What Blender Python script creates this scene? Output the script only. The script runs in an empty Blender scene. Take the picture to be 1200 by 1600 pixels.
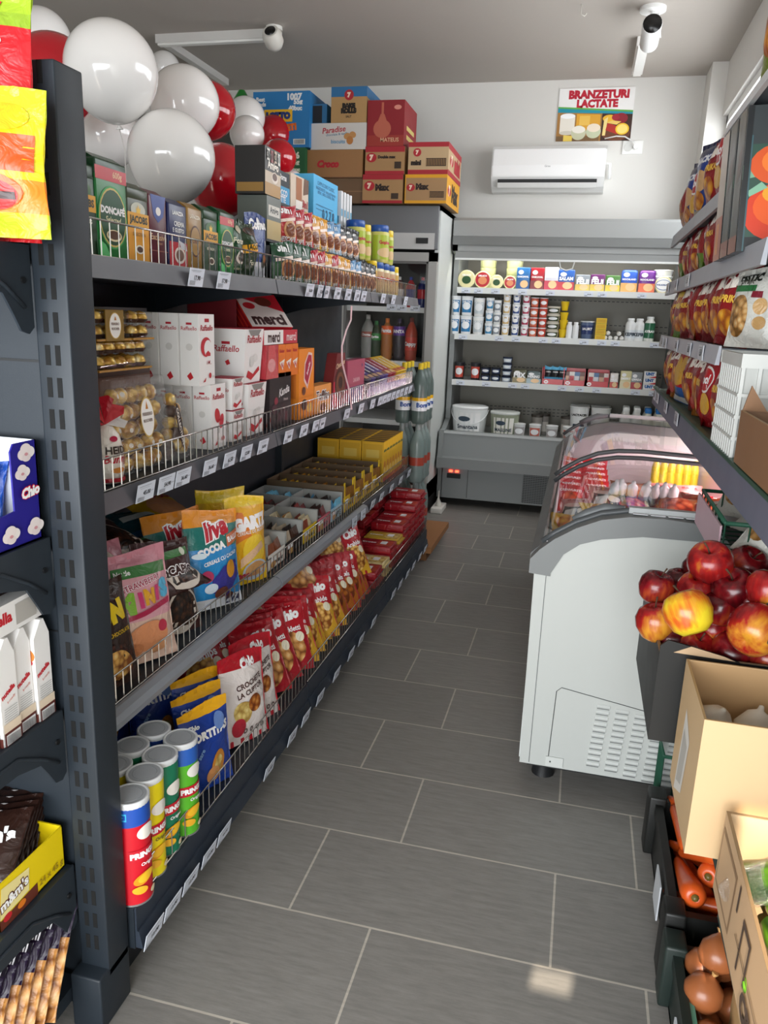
import bpy, bmesh, math, random
from mathutils import Vector, Matrix
PI = math.pi
SC = bpy.context.scene
COL = SC.collection

# ------------------------------------------------------------------ camera
YAW, PITCH, ROLL, FPX, CH = -0.2385408, -0.2493674, 0.0375635, 1216.66, 1.35755
def cam_axes():
    cy, sy, cp, sp, cr, sr = math.cos(YAW), math.sin(YAW), math.cos(PITCH), math.sin(PITCH), math.cos(ROLL), math.sin(ROLL)
    f = Vector((sy*cp, cy*cp, sp)); r = Vector((cy, -sy, 0)); u = r.cross(f)
    return cr*r + sr*u, -sr*r + cr*u, f
CR, CU, CF = cam_axes()
cd = bpy.data.cameras.new('camera'); cam = bpy.data.objects.new('camera', cd); COL.objects.link(cam)
M = Matrix((CR, CU, -CF)).transposed().to_4x4(); M.translation = (0, 0, CH); cam.matrix_world = M
cd.sensor_fit = 'VERTICAL'; cd.sensor_height = 24; cd.lens = FPX/1600*24; cd.clip_start = .02
SC.camera = cam
def at(px, py, ax, v):
    """world point seen at a photograph pixel, on the plane axis ax = v"""
    d = CF + (px-600)/FPX*CR - (py-800)/FPX*CU
    o = Vector((0, 0, CH)); return o + d*((v-o[ax])/d[ax])

# ------------------------------------------------------------------ light
SC.view_settings.view_transform = 'Standard'; SC.view_settings.look = 'None'
SC.view_settings.gamma = 1; SC.view_settings.use_curve_mapping = False
SC.view_settings.exposure = 0.0
w = bpy.data.worlds.new('world'); SC.world = w; w.use_nodes = True
bg = w.node_tree.nodes['Background']; bg.inputs[0].default_value = (.82, .91, 1, 1); bg.inputs[1].default_value = 1.9
def area(name, loc, size, rot, power, col=(1, 1, 1)):
    l = bpy.data.lights.new(name, 'AREA'); l.shape = 'RECTANGLE'; l.size, l.size_y = size; l.energy = power; l.color = col
    o = bpy.data.objects.new(name, l); o.location = loc; o.rotation_euler = rot; COL.objects.link(o); return o
area('daylight_shopfront', (-.9, -1.5, 1.10), (2.9, 1.6), (math.radians(77), 0, 0), 150, (.95, .98, 1))
area('daylight_side_window', (.86, 4.25, 2.27), (.75, 3.3), (0, PI/2, 0), 46, (.98, .99, 1))
sl = bpy.data.lights.new('sun', 'SUN'); sl.energy = 11; sl.angle = .006; sl.color = (1, .86, .68)
so = bpy.data.objects.new('sun', sl); COL.objects.link(so)
so.rotation_euler = Vector((.10, .78, -.60)).to_track_quat('-Z', 'Y').to_euler()
so.location = (0, -3, 4)

# ------------------------------------------------------------------ materials
def lin(h):
    h = h.lstrip('#'); c = [int(h[i:i+2], 16)/255 for i in (0, 2, 4)]
    return tuple(x/12.92 if x <= .04045 else ((x+.055)/1.055)**2.4 for x in c) + (1,)
MC = {}
FIN = {'paper': (.55, 0, 0), 'gloss': (.3, 0, .0), 'foil': (.34, 0, .5), 'plastic': (.35, 0, 0), 'metal': (.35, .9, 0), 'matte': (.85, 0, 0),
       'satin': (.45, 0, 0), 'balloon': (.12, 0, 0), 'chrome': (.2, 1, 0), 'powder': (.5, 0, .12), 'skin': (.3, 0, 0)}
FOOD = {'peanut': ('8a4a12', 'e9b45c', 'f7dc9a', 60), 'choco': ('160807', '3a1a10', '6d3a22', 70), 'pretzel': ('6d2d0c', 'b5651d', 'e0a458', 55),
        'chips': ('9a4a10', 'd08a20', 'e8b848', 30), 'gold': ('b07a24', 'f0c862', 'fff6d0', 45), 'meat': ('7a1d10', 'd9552e', 'f39a6a', 30),
        'stick': ('7c4318', 'd79a55', 'f6d49c', 40), 'pistachio': ('6d4a1f', 'c09055', 'e8cf9a', 45), 'herb': ('1e3512', '4f7a2b', 'b4c66a', 60),
        'coffee': ('120905', '3a2012', '6a4021', 80), 'waffle': ('b08a42', 'dcc06e', 'efe0a2', 60)}
def mat(c, fin='gloss'):
    k = (c, fin)
    if k in MC: return MC[k]
    m = bpy.data.materials.new(f'{fin}_{c}'); m.use_nodes = True; nt = m.node_tree; b = nt.nodes['Principled BSDF']
    N, L = nt.nodes.new, nt.links.new
    MC[k] = m
    if c == 'glass':
        nt.nodes.remove(b); out = nt.nodes['Material Output']
        t = N('ShaderNodeBsdfTransparent'); g = N('ShaderNodeBsdfGlossy'); g.inputs['Roughness'].default_value = .03
        t.inputs[0].default_value = (.985, .985, .985, 1) if fin != 'dark' else (.5, .53, .53, 1)
        fr = N('ShaderNodeFresnel'); ge = N('ShaderNodeNewGeometry'); mr = N('ShaderNodeMapRange'); mr.inputs['To Min'].default_value = 1.38; mr.inputs['To Max'].default_value = 1/1.38; L(ge.outputs['Backfacing'], mr.inputs[0]); L(mr.outputs[0], fr.inputs[0]); mx = N('ShaderNodeMixShader')
        L(fr.outputs[0], mx.inputs[0]); L(t.outputs[0], mx.inputs[1]); L(g.outputs[0], mx.inputs[2]); L(mx.outputs[0], out.inputs[0]); return m
    if c == 'cling':
        nt.nodes.remove(b); out = nt.nodes['Material Output']
        t = N('ShaderNodeBsdfTransparent'); g = N('ShaderNodeBsdfGlossy'); g.inputs['Roughness'].default_value = .15
        no = N('ShaderNodeTexNoise'); no.inputs['Scale'].default_value = 35; bu = N('ShaderNodeBump'); bu.inputs['Strength'].default_value = .9; bu.inputs['Distance'].default_value = .01
        L(no.outputs[0], bu.inputs['Height']); L(bu.outputs[0], g.inputs['Normal'])
        mx = N('ShaderNodeMixShader'); mx.inputs[0].default_value = .2
        L(t.outputs[0], mx.inputs[1]); L(g.outputs[0], mx.inputs[2]); L(mx.outputs[0], out.inputs[0]); return m
    r, me, bump = FIN.get(fin, FIN['gloss'])
    b.inputs['Roughness'].default_value = r; b.inputs['Metallic'].default_value = me
    tc = N('ShaderNodeTexCoord')
    if c in FOOD:
        a, d, e, s = FOOD[c]
        v = N('ShaderNodeTexVoronoi'); v.inputs['Scale'].default_value = s; L(tc.outputs['Object'], v.inputs['Vector'])
        cr = N('ShaderNodeValToRGB'); L(v.outputs['Distance'], cr.inputs[0])
        cr.color_ramp.elements[0].color = lin(e); cr.color_ramp.elements[1].color = lin(a); cr.color_ramp.elements[1].position = .75
        x = cr.color_ramp.elements.new(.4); x.color = lin(d); L(cr.outputs[0], b.inputs['Base Color'])
        if c == 'gold': b.inputs['Metallic'].default_value = .3; b.inputs['Roughness'].default_value = .3
    else:
        b.inputs['Base Color'].default_value = lin(c)
        if fin in ('paper', 'matte', 'satin', 'powder'):
            n = N('ShaderNodeTexNoise'); n.inputs['Scale'].default_value = 9; n.inputs['Detail'].default_value = 5; L(tc.outputs['Object'], n.inputs['Vector'])
            mr = N('ShaderNodeMapRange'); mr.inputs['To Min'].default_value = max(r-.08, 0); mr.inputs['To Max'].default_value = r+.1
            L(n.outputs[0], mr.inputs['Value']); L(mr.outputs[0], b.inputs['Roughness'])
    if bump:
        n = N('ShaderNodeTexNoise'); n.inputs['Scale'].default_value = 28 if fin == 'foil' else 400; n.inputs['Detail'].default_value = 3; n.inputs['Distortion'].default_value = 1.2
        L(tc.outputs['Object'], n.inputs['Vector']); bu = N('ShaderNodeBump'); bu.inputs['Strength'].default_value = bump; bu.inputs['Distance'].default_value = .012 if fin == 'foil' else .001
        L(n.outputs[0], bu.inputs['Height']); L(bu.outputs[0], b.inputs['Normal'])
        if fin == 'foil': b.inputs['Coat Weight'].default_value = .12; b.inputs['Coat Roughness'].default_value = .15
    if fin == 'balloon': b.inputs['Coat Weight'].default_value = .5
    return m

# ------------------------------------------------------------------ text and decals
TC = {}
def text2d(s, bold=0, shear=0):
    k = (s, bold, shear)
    if k in TC: return TC[k]
    cu = bpy.data.curves.new('t', 'FONT'); cu.body = s; cu.size = 1; cu.resolution_u = 2; cu.offset = .03*bold; cu.shear = shear; cu.space_line = .85; cu.align_x = 'CENTER'
    o = bpy.data.objects.new('t', cu); COL.objects.link(o)
    dg = bpy.context.evaluated_depsgraph_get(); me = bpy.data.meshes.new_from_object(o.evaluated_get(dg))
    vs = [(v.co.x, v.co.y) for v in me.vertices]; fs = [tuple(p.vertices) for p in me.polygons]
    bpy.data.objects.remove(o); bpy.data.curves.remove(cu); bpy.data.meshes.remove(me)
    x0 = min(v[0] for v in vs); x1 = max(v[0] for v in vs); y0 = min(v[1] for v in vs); y1 = max(v[1] for v in vs)
    W = x1-x0; H = y1-y0
    TC[k] = ([((x-(x0+x1)/2)/W, (y-(y0+y1)/2)/W) for x, y in vs], fs, H/W); return TC[k]
def shape2d(d, w, h):
    """decal -> points in (u,v) fractions, faces"""
    k = d[0]
    if k == 'r': _, a, b, c, e, col = d; return [(a, b), (c, b), (c, e), (a, e)], [(0, 1, 2, 3)], col
    if k == 'p': return list(d[1]), [tuple(range(len(d[1])))], d[2]
    if k == 'e':
        _, cu, cv, ru, rv, col = d[:6]; ro = math.radians(d[6]) if len(d) > 6 else 0; n = 22; P = []
        for i in range(n):
            a = 2*PI*i/n; x = ru*w*math.cos(a); y = rv*h*math.sin(a)
            P.append((cu+(x*math.cos(ro)-y*math.sin(ro))/w, cv+(x*math.sin(ro)+y*math.cos(ro))/h))
        return P, [tuple(range(n))], col
    if k == 't':
        _, s, cu, cv, wf, col = d[:6]; o = d[6] if len(d) > 6 else {}
        vs, fs, asp = text2d(s, o.get('b', 1), o.get('s', 0)); W = wf*w
        if 'mh' in o and asp*W > o['mh']*h: W = o['mh']*h/asp
        ys = o.get('ys', 1); a = math.radians(o.get('r', 0)); ca, sa = math.cos(a), math.sin(a); P = []
        arc = o.get('arc', 0)
        for x, y in vs:
            x *= W; y = y*W*ys + arc*(1-(2*x/W)**2)*W
            P.append((cu+(x*ca-y*sa)/w, cv+(x*sa+y*ca)/h))
        return P, fs, col
def cut2d(P, F, du, dv):
    bm = bmesh.new(); V = [bm.verts.new((p[0], p[1], 0)) for p in P]
    for f in F:
        try: bm.faces.new([V[i] for i in f])
        except ValueError: pass
    us = [p[0] for p in P]; vs = [p[1] for p in P]
    for ax, lo, hi, st in ((0, min(us), max(us), du), (1, min(vs), max(vs), dv)):
        if not st: continue
        c = math.ceil(lo/st+1e-6)*st
        while c < hi-1e-6:
            n = (1, 0, 0) if ax == 0 else (0, 1, 0)
            bmesh.ops.bisect_plane(bm, geom=bm.verts[:]+bm.edges[:]+bm.faces[:], plane_co=(c, c, 0), plane_no=n); c += st
    bm.verts.index_update(); P = [(v.co.x, v.co.y) for v in bm.verts]; F = [tuple(v.index for v in f.verts) for f in bm.faces]; bm.free(); return P, F

class MB:
    def __init__(s, fin='gloss'): s.v = []; s.f = []; s.m = []; s.sm = []; s.mats = []; s.fin = fin
    def mi(s, c, fin=None):
        m = mat(c, fin or s.fin)
        if m not in s.mats: s.mats.append(m)
        return s.mats.index(m)
    def add(s, vs, fs, c, fin=None, smooth=False, X=None):
        o = len(s.v); s.v += [tuple(X @ Vector(v)) if X else tuple(v) for v in vs]; k = s.mi(c, fin)
        for f in fs: s.f.append(tuple(i+o for i in f)); s.m.append(k); s.sm.append(smooth)
        return s
    def box(s, x0, x1, y0, y1, z0, z1, c, fin=None, X=None, ch=0):
        if ch:
            bm = bmesh.new(); bmesh.ops.create_cube(bm, size=1)
            for v in bm.verts: v.co = Vector((x0+(v.co.x+.5)*(x1-x0), y0+(v.co.y+.5)*(y1-y0), z0+(v.co.z+.5)*(z1-z0)))
            bmesh.ops.bevel(bm, geom=bm.edges[:], offset=ch, segments=2, affect='EDGES', profile=.6)
            bm.verts.index_update(); s.add([v.co.copy() for v in bm.verts], [tuple(v.index for v in f.verts) for f in bm.faces], c, fin, True, X); bm.free(); return s
        V = [(x0, y0, z0), (x1, y0, z0), (x1, y1, z0), (x0, y1, z0), (x0, y0, z1), (x1, y0, z1), (x1, y1, z1), (x0, y1, z1)]
        return s.add(V, [(0, 3, 2, 1), (4, 5, 6, 7), (0, 1, 5, 4), (1, 2, 6, 5), (2, 3, 7, 6), (3, 0, 4, 7)], c, fin, False, X)
    def lathe(s, prof, c, fin=None, n=20, X=None, a0=0, a1=2*PI):
        full = abs(a1-a0-2*PI) < 1e-6; V = []; k = n if full else n+1
        for r, z in prof:
            for i in range(k):
                a = a0+(a1-a0)*i/n; V.append((r*math.cos(a), r*math.sin(a), z))
        F = []
        for j in range(len(prof)-1):
            for i in range(n):
                q = (i+1) % k
                F.append((j*k+i, j*k+q, (j+1)*k+q, (j+1)*k+i))
        s.add(V, F, c, fin, True, X)
        if full and not (len(prof) == 2 and min(prof[0][0], prof[1][0]) < 1e-5):
            if prof[0][0] > 1e-5: s.add(V[:k], [tuple(reversed(range(k)))], c, fin, False, X)
            if prof[-1][0] > 1e-5: s.add(V[-k:], [tuple(range(k))], c, fin, False, X)
        return s
    def tube(s, pts, r, c, fin=None, n=6, X=None):
        pts = [Vector(p) for p in pts]; V = []; F = []
        up = None
        for i, p in enumerate(pts):
            t = (pts[min(i+1, len(pts)-1)]-pts[max(i-1, 0)]).normalized()
            if up is None: up = Vector((0, 0, 1)) if abs(t.z) < .9 else Vector((1, 0, 0))
            a = t.cross(up).normalized(); b = t.cross(a).normalized(); up = -b if (-b).dot(up) > 0 else b
            rr = r[i] if isinstance(r, (list, tuple)) else r
            V += [p + rr*(math.cos(2*PI*k/n)*a + math.sin(2*PI*k/n)*b) for k in range(n)]
        for i in range(len(pts)-1):
            for k in range(n): F.append((i*n+k, i*n+(k+1) % n, (i+1)*n+(k+1) % n, (i+1)*n+k))
        F += [tuple(reversed(range(n))), tuple(range((len(pts)-1)*n, len(pts)*n))]
        return s.add(V, F, c, fin, n > 4, X)
    def prism(s, poly, a, b, ax, c, fin=None, X=None):
        """polygon in the two other axes extruded along axis ax from a to b"""
        n = len(poly)
        def pt(p, t): q = list(p); q.insert(ax, t); return tuple(q)
        V = [pt(p, a) for p in poly]+[pt(p, b) for p in poly]
        F = [tuple(range(n)), tuple(reversed(range(n, 2*n)))]+[(i, n+i, n+(i+1) % n, (i+1) % n) for i in range(n)]
        return s.add(V, F, c, fin, False, X)
    def decals(s, ds, S, w, h, du=0, dv=0, e0=.0006, fin=None, X=None):
        for i, d in enumerate(ds):
            if d[0] == 't' and not d[1].strip(): continue
            P, F, col = shape2d(d, w, h)
            if du or dv: P, F = cut2d(P, F, du, dv)
            e = e0+.00025*i
            s.add([S(u, v, e) for u, v in P], F, col, fin, bool(du), X)
        return s
    def face(s, side, b, ds, fin=None, X=None):
        """decals on a box face; b = (x0,x1,y0,y1,z0,z1)"""
        x0, x1, y0, y1, z0, z1 = b
        S = {'F': lambda u, v, e: (x0+u*(x1-x0), y0-e, z0+v*(z1-z0)), 'L': lambda u, v, e: (x0-e, y1-u*(y1-y0), z0+v*(z1-z0)),
             'R': lambda u, v, e: (x1+e, y0+u*(y1-y0), z0+v*(z1-z0)), 'T': lambda u, v, e: (x0+u*(x1-x0), y0+v*(y1-y0), z1+e),
             'B': lambda u, v, e: (x1-u*(x1-x0), y1+e, z0+v*(z1-z0))}[side]
        W = (y1-y0) if side in 'LR' else (x1-x0); H = (y1-y0) if side == 'T' else (z1-z0)
        return s.decals(ds, S, W, H, fin=fin, X=X)
    def mesh(s, name):
        me = bpy.data.meshes.new(name); me.from_pydata(s.v, [], s.f)
        for m in s.mats: me.materials.append(m)
        me.polygons.foreach_set('material_index', s.m); me.polygons.foreach_set('use_smooth', s.sm); me.update(); return me
    def build(s, name, parent=None, loc=(0, 0, 0), rz=0): return put(name, s.mesh(name), parent, loc, (0, 0, rz))
def put(name, me, parent=None, loc=(0, 0, 0), rot=(0, 0, 0), sc=None):
    o = bpy.data.objects.new(name, me); COL.objects.link(o); o.location = loc; o.rotation_euler = rot
    if sc: o.scale = sc if isinstance(sc, tuple) else (sc,)*3
    if parent: o.parent = parent
    return o
def empty(name, loc=(0, 0, 0), rz=0):
    o = bpy.data.objects.new(name, None); COL.objects.link(o); o.location = loc; o.rotation_euler = (0, 0, rz); o.empty_display_size = .05; return o
def tag(o, label, cat, group=None):
    o['label'] = label; o['category'] = cat
    if group: o['group'] = group
    return o
def struct(o): o['kind'] = 'structure'; return o
def kids(o): return [c for c in COL.objects if c.parent == o]
def dup(o, loc, rot=None, parent=None):
    c = o.copy(); COL.objects.link(c)
    c.location = loc
    if rot is not None: c.rotation_euler = rot
    if parent: c.parent = parent
    for k in KIDS.get(o.name, []):
        q = k.copy(); COL.objects.link(q); q.parent = c
    return c
KIDS = {}
class Kind:
    """a thing kind: root mesh plus child meshes; each stand() makes one more individual"""
    def __init__(s, name, me, parts=()): s.name = name; s.me = me; s.parts = parts
    def stand(s, loc, rz=0, label='', cat='', group=None, tilt=(0, 0), sc=None):
        o = put(s.name, s.me, None, loc, (tilt[0], tilt[1], rz), sc)
        for n, m in s.parts: put(n, m, o)
        return tag(o, label, cat, group)
NTH = ['first', 'second', 'third', 'fourth', 'fifth', 'sixth', 'seventh', 'eighth', 'ninth', 'tenth', 'eleventh', 'twelfth', 'thirteenth', 'fourteenth', 'fifteenth', 'sixteenth', 'seventeenth', 'eighteenth', 'nineteenth', 'twentieth'] + ['twenty-'+x for x in ('first', 'second', 'third', 'fourth', 'fifth', 'sixth', 'seventh', 'eighth', 'ninth')] + ['thirtieth'] + ['thirty-'+x for x in ('first', 'second', 'third', 'fourth', 'fifth', 'sixth', 'seventh', 'eighth', 'ninth')]

# ------------------------------------------------------------------ pack makers (origin at the base centre, front faces local -Y)
def carton(w, d, h, body, F=(), L=(), R=(), T=(), fin='paper', ch=0, name='carton', mats=None):
    b = (-w/2, w/2, -d/2, d/2, 0, h); m = MB(fin); m.box(*b, body, ch=ch)
    for k, ds in (('F', F), ('L', L), ('R', R), ('T', T)):
        if ds: m.face(k, b, ds)
    return m.mesh(name)
def cyl_S(prof, h, arc=2.6, z0=0):
    """surface of a lathe over its front: u 0..1 across `arc` radians"""
    def rad(z):
        for (r0, a), (r1, b) in zip(prof, prof[1:]):
            if a <= z <= b and b > a: return r0+(r1-r0)*(z-a)/(b-a)
        return prof[-1][0]
    def S(u, v, e):
        z = z0+v*h; r = rad(z)+e; a = -PI/2+(u-.5)*arc; return (r*math.cos(a), r*math.sin(a), z)
    return S
def bag(w, h, t, bands, ds=(), seed=0, fin='foil', nu=12, nv=18, name='snack_bag', back=None, flop=0, dv=.08):
    rnd = random.Random(seed); ph = [rnd.uniform(0, 6.28) for _ in range(8)]
    def core(u, v, side, e=0):
        vv = min(max((v-.07)/.86, 0), 1); pr = math.sin(PI*vv)**.45 if 0 < vv < 1 else 0
        uu = min(max(u, 0), 1); ed = max(math.sin(PI*uu), 0)**.55
        x = (u-.5)*w*(1-.07*math.sin(PI*v)+.012*math.sin(9*v+ph[0]))
        y = t/2*pr*ed*(1+.1*math.sin(5*u+7*v+ph[1])+.07*math.sin(11*u-6*v+ph[2]))
        y += .0022*math.sin(30*u+ph[3])*(1-pr)
        rad = abs(u-.5)*2; y -= .003*abs(math.sin(14*v+ph[4]))*pr*rad
        z = v*h*(1-.02*(1-pr))+.006*math.sin(4*u+ph[5])*(v > .9)
        Y = -side*y*(1 if side > 0 else .8)-e*side
        if flop and v > .8: Y -= flop*(v-.8)*h
        if pr == 0: Y += .0016*math.sin(30*u+ph[3])-.0004*side
        return (x, Y, z)
    m = MB(fin)
    for side in (1, -1):
        V = [core(i/nu, j/nv, side) for j in range(nv+1) for i in range(nu+1)]; k = nu+1
        for j in range(nv):
            vm = (j+.5)/nv; c = [b for b in bands if vm <= b[0]][0][1]
            if side < 0 and back: c = back
            F = [(j*k+i, j*k+i+1, (j+1)*k+i+1, (j+1)*k+i) for i in range(nu)]
            if side < 0: F = [tuple(reversed(f)) for f in F]
            vs = V; o = len(m.v)
            if j == 0: base = len(m.v); m.v += V
            mi = m.mi(c)
            for f in F: m.f.append(tuple(i+base for i in f)); m.m.append(mi); m.sm.append(True)
    m.decals(ds, lambda u, v, e: core(u, v, 1, e), w, h, du=1/nu, dv=dv, e0=.0015)
    return m.mesh(name)
def tubm(r0, r1, h, body, ds=(), fin='plastic', n=20, name='tub', rim=0, arc=2.6):
    prof = [(r0*.94, 0), (r0, .003), (r1, h)]; m = MB(fin); m.lathe(prof, body, n=n)
    if ds: m.decals(ds, cyl_S(prof, h, arc), r0*arc, h, du=.12)
    return m.mesh(name)
def lidm(r, z, t, c, fin='plastic', top=None, n=20, name='lid'):
    m = MB(fin); m.lathe([(r, z-.003), (r*1.03, z-.001), (r*1.03, z+t*.8), (r*.97, z+t)], c, n=n)
    if top: m.lathe([(r*.9, z+t+.0004), (0, z+t+.0005)], top, n=n)
    return m.mesh(name)
print('base ready')
# ================================================================== ROOM
RH = 3.03; XL, XR, YF, YB = -5.0, .74, -1.6, 6.3
def floor_mat():
    m = bpy.data.materials.new('floor_tiles'); m.use_nodes = True; nt = m.node_tree; b = nt.nodes['Principled BSDF']; N, L = nt.nodes.new, nt.links.new
    tc = N('ShaderNodeTexCoord'); mp = N('ShaderNodeMapping'); mp.inputs['Location'].default_value = (.34655+.1977+6, -1.13864+.30675*20, 0); L(tc.outputs['Object'], mp.inputs[0])
    br = N('ShaderNodeTexBrick'); br.offset = .6705; br.offset_frequency = 2; br.squash = 1
    for k, v in (('Scale', 1), ('Mortar Size', .0028), ('Mortar Smooth', .1), ('Bias', 0), ('Brick Width', .6), ('Row Height', .30675)): br.inputs[k].default_value = v
    br.inputs['Color1'].default_value = (.215, .205, .190, 1); br.inputs['Color2'].default_value = (.24, .229, .212, 1); br.inputs['Mortar'].default_value = (.48, .44, .38, 1)
    L(mp.outputs[0], br.inputs['Vector'])
    m2 = N('ShaderNodeMapping'); m2.inputs['Scale'].default_value = (1.2, 9, 1); L(tc.outputs['Object'], m2.inputs[0])
    n = N('ShaderNodeTexNoise'); n.inputs['Scale'].default_value = 9; n.inputs['Detail'].default_value = 10; n.inputs['Roughness'].default_value = .75; L(m2.outputs[0], n.inputs['Vector'])
    mr = N('ShaderNodeMapRange'); mr.inputs['From Min'].default_value = .3; mr.inputs['From Max'].default_value = .7; mr.inputs['To Min'].default_value = .78; mr.inputs['To Max'].default_value = 1.2; L(n.outputs[0], mr.inputs[0])
    mx = N('ShaderNodeMix'); mx.data_type = 'RGBA'; mx.blend_type = 'MULTIPLY'; mx.inputs[0].default_value = 1; L(br.outputs['Color'], mx.inputs[6]); L(mr.outputs[0], mx.inputs[7])
    L(mx.outputs[2], b.inputs['Base Color']); b.inputs['Roughness'].default_value = .42
    bu = N('ShaderNodeBump'); bu.inputs['Strength'].default_value = .3; bu.inputs['Distance'].default_value = .002; bu.invert = True; L(br.outputs['Fac'], bu.inputs['Height']); L(bu.outputs[0], b.inputs['Normal'])
    return m
def plaster(name, c, bump=.15):
    m = bpy.data.materials.new(name); m.use_nodes = True; nt = m.node_tree; b = nt.nodes['Principled BSDF']; N, L = nt.nodes.new, nt.links.new
    b.inputs['Base Color'].default_value = lin(c); b.inputs['Roughness'].default_value = .85
    n = N('ShaderNodeTexNoise'); n.inputs['Scale'].default_value = 3; n.inputs['Detail'].default_value = 8; bu = N('ShaderNodeBump'); bu.inputs['Strength'].default_value = bump; bu.inputs['Distance'].default_value = .02
    tc = N('ShaderNodeTexCoord'); L(tc.outputs['Object'], n.inputs['Vector']); L(n.outputs[0], bu.inputs['Height']); L(bu.outputs[0], b.inputs['Normal']); return m
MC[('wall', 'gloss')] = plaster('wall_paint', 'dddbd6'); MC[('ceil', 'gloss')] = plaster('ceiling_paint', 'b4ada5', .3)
fl = MB(); MC[('floor', 'gloss')] = floor_mat()
fl.box(XL, XR+.3, YF-.2, YB+.2, -.1, 0, 'floor'); struct(fl.build('floor'))
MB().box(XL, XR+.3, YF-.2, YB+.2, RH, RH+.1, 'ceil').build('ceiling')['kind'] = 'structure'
struct(MB().box(XL-.1, XR+.3, YB, YB+.12, 0, RH, 'wall').build('wall_back'))
struct(MB().box(XL-.1, XL, YF, YB, 0, RH, 'wall').build('wall_left'))
m = MB(); WZ0, WZ1, WY0, WY1 = 1.85, 2.70, 2.5, 6.0
m.box(XR, XR+.12, YF, YB, 0, WZ0, 'wall').box(XR, XR+.12, YF, YB, WZ1, RH, 'wall').box(XR, XR+.12, YF, WY0, WZ0, WZ1, 'wall').box(XR, XR+.12, WY1, YB, WZ0, WZ1, 'wall')
struct(m.build('wall_right'))
struct(MB().box(.64, XR, 6.0, YB, 0, RH, 'wall').build('trim_1'))
m = MB(); z0, z1 = .12, 1.92
m.box(XL, XR+.12, YF-.1, YF, 0, z0, 'wall').box(XL, -2.5, YF-.1, YF, z0, z1, 'wall').box(.62, XR+.12, YF-.1, YF, z0, z1, 'wall').box(XL, XR+.12, YF-.1, YF, z1, 2.295, 'wall').box(XL, -.38, YF-.1, YF, 2.295, 2.415, 'wall').box(-.285, XR+.12, YF-.1, YF, 2.295, 2.415, 'wall').box(XL, XR+.12, YF-.1, YF, 2.415, 2.42, 'wall')  # narrow slit in this unseen wall is added to throw the floor's sun patch
m.box(XL, -.06, YF-.1, YF, 2.42, 2.85, 'wall').box(.24, XR+.12, YF-.1, YF, 2.42, 2.85, 'wall').box(XL, XR+.12, YF-.1, YF, 2.85, RH, 'wall')  # high gap likewise added, sized to aim sun at the right-hand boxes
struct(m.build('wall_front'))
w1 = empty('window_1', (XR+.06, (WY0+WY1)/2, (WZ0+WZ1)/2)); struct(w1)
m = MB('satin'); hy = (WY1-WY0)/2; hz = (WZ1-WZ0)/2
for a, b, c, d in ((-hy, hy, -hz, -hz+.05), (-hy, hy, hz-.05, hz), (-hy, -hy+.05, -hz, hz), (hy-.05, hy, -hz, hz), (-.6, -.54, -hz, hz), (.54, .6, -hz, hz)): m.box(-.03, .03, a, b, c, d, 'f2f2f0')
m.build('window_frame', w1); MB().box(-.004, .004, -hy+.05, hy-.05, -hz+.05, hz-.05, 'glass').build('window_pane', w1)

# ------------------------------------------------------------------ ceiling battens, cameras
for i, (x, y, lab) in enumerate(((-2.42, 5.05, 'white ceiling light batten on the left, behind the round dome camera'), (.17, 5.75, 'white ceiling light batten beside the bullet camera over the dairy fridge'))):
    o = empty('ceiling_light', (x, y, RH), 0); tag(o, lab, 'ceiling light', 'ceiling lights')
    if i == 0:
        MB('satin').box(-.42, .42, -.03, .03, -.05, 0, 'dcdad6').build('housing', o); MB('satin').box(-.41, .41, -.02, .02, -.062, -.05, 'f4f4f0').build('diffuser', o)
        MB('satin').box(-.42, -.37, .03, .95, -.045, 0, 'dcdad6').build('side_batten', o)
    else:
        MB('satin').box(-.035, .035, -.3, .3, -.05, 0, 'e8e6e2').build('housing', o); MB('satin').box(-.025, .025, -.29, .29, -.062, -.05, 'f4f4f0').build('diffuser', o)
o = empty('security_camera', (-2.02, 5.0, RH)); tag(o, 'round white dome camera with a black lens at the end of the left ceiling batten', 'camera')
MB('satin').lathe([(.05, 0), (.05, -.02)][::-1], 'e4e2dc').build('mount', o)
Xr = Matrix.Translation((0, -.02, -.07)) @ Matrix.Rotation(math.radians(60), 4, 'X')
MB('satin').lathe([(.001, -.07), (.04, -.06), (.058, -.03), (.06, .02), (.05, .05), (.046, .055)], 'dedbd2', X=Xr).build('housing', o)
MB('gloss').lathe([(.034, .05), (.034, .058), (.001, .06)], '0b0b0b', X=Xr).build('lens', o)
o = empty('security_camera', (.19, 5.0, RH)); tag(o, 'white bullet camera with a round black face hanging near the right of the ceiling', 'camera')
MB('satin').lathe([(.07, -.02), (.07, 0)], 'e8e8e6').build('mount', o)
MB('satin').tube([(.0, 0, -.02), (.0, -.02, -.09)], .014, 'e8e8e6').tube([(.03, .02, -.01), (.06, .1, -.12)], .004, 'e8e8e6').build('arm', o)
Xr = Matrix.Translation((0, -.06, -.13)) @ Matrix.Rotation(math.radians(80), 4, 'X')
MB('satin').lathe([(.03, -.16), (.05, -.14), (.052, .06), (.05, .065)], 'ececea', X=Xr).build('housing', o)
MB('gloss').lathe([(.049, .06), (.049, .07), (.001, .072)], '080808', X=Xr).build('lens', o)
o = empty('ceiling_hook', (-.19, 4.9, RH)); tag(o, 'small white hook in the ceiling above the wall air conditioner', 'hook')
MB('satin').tube([(0, 0, 0), (0, 0, -.05), (.02, 0, -.06), (.03, 0, -.045)], .004, 'c8c4bc').build('hook', o)

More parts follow.
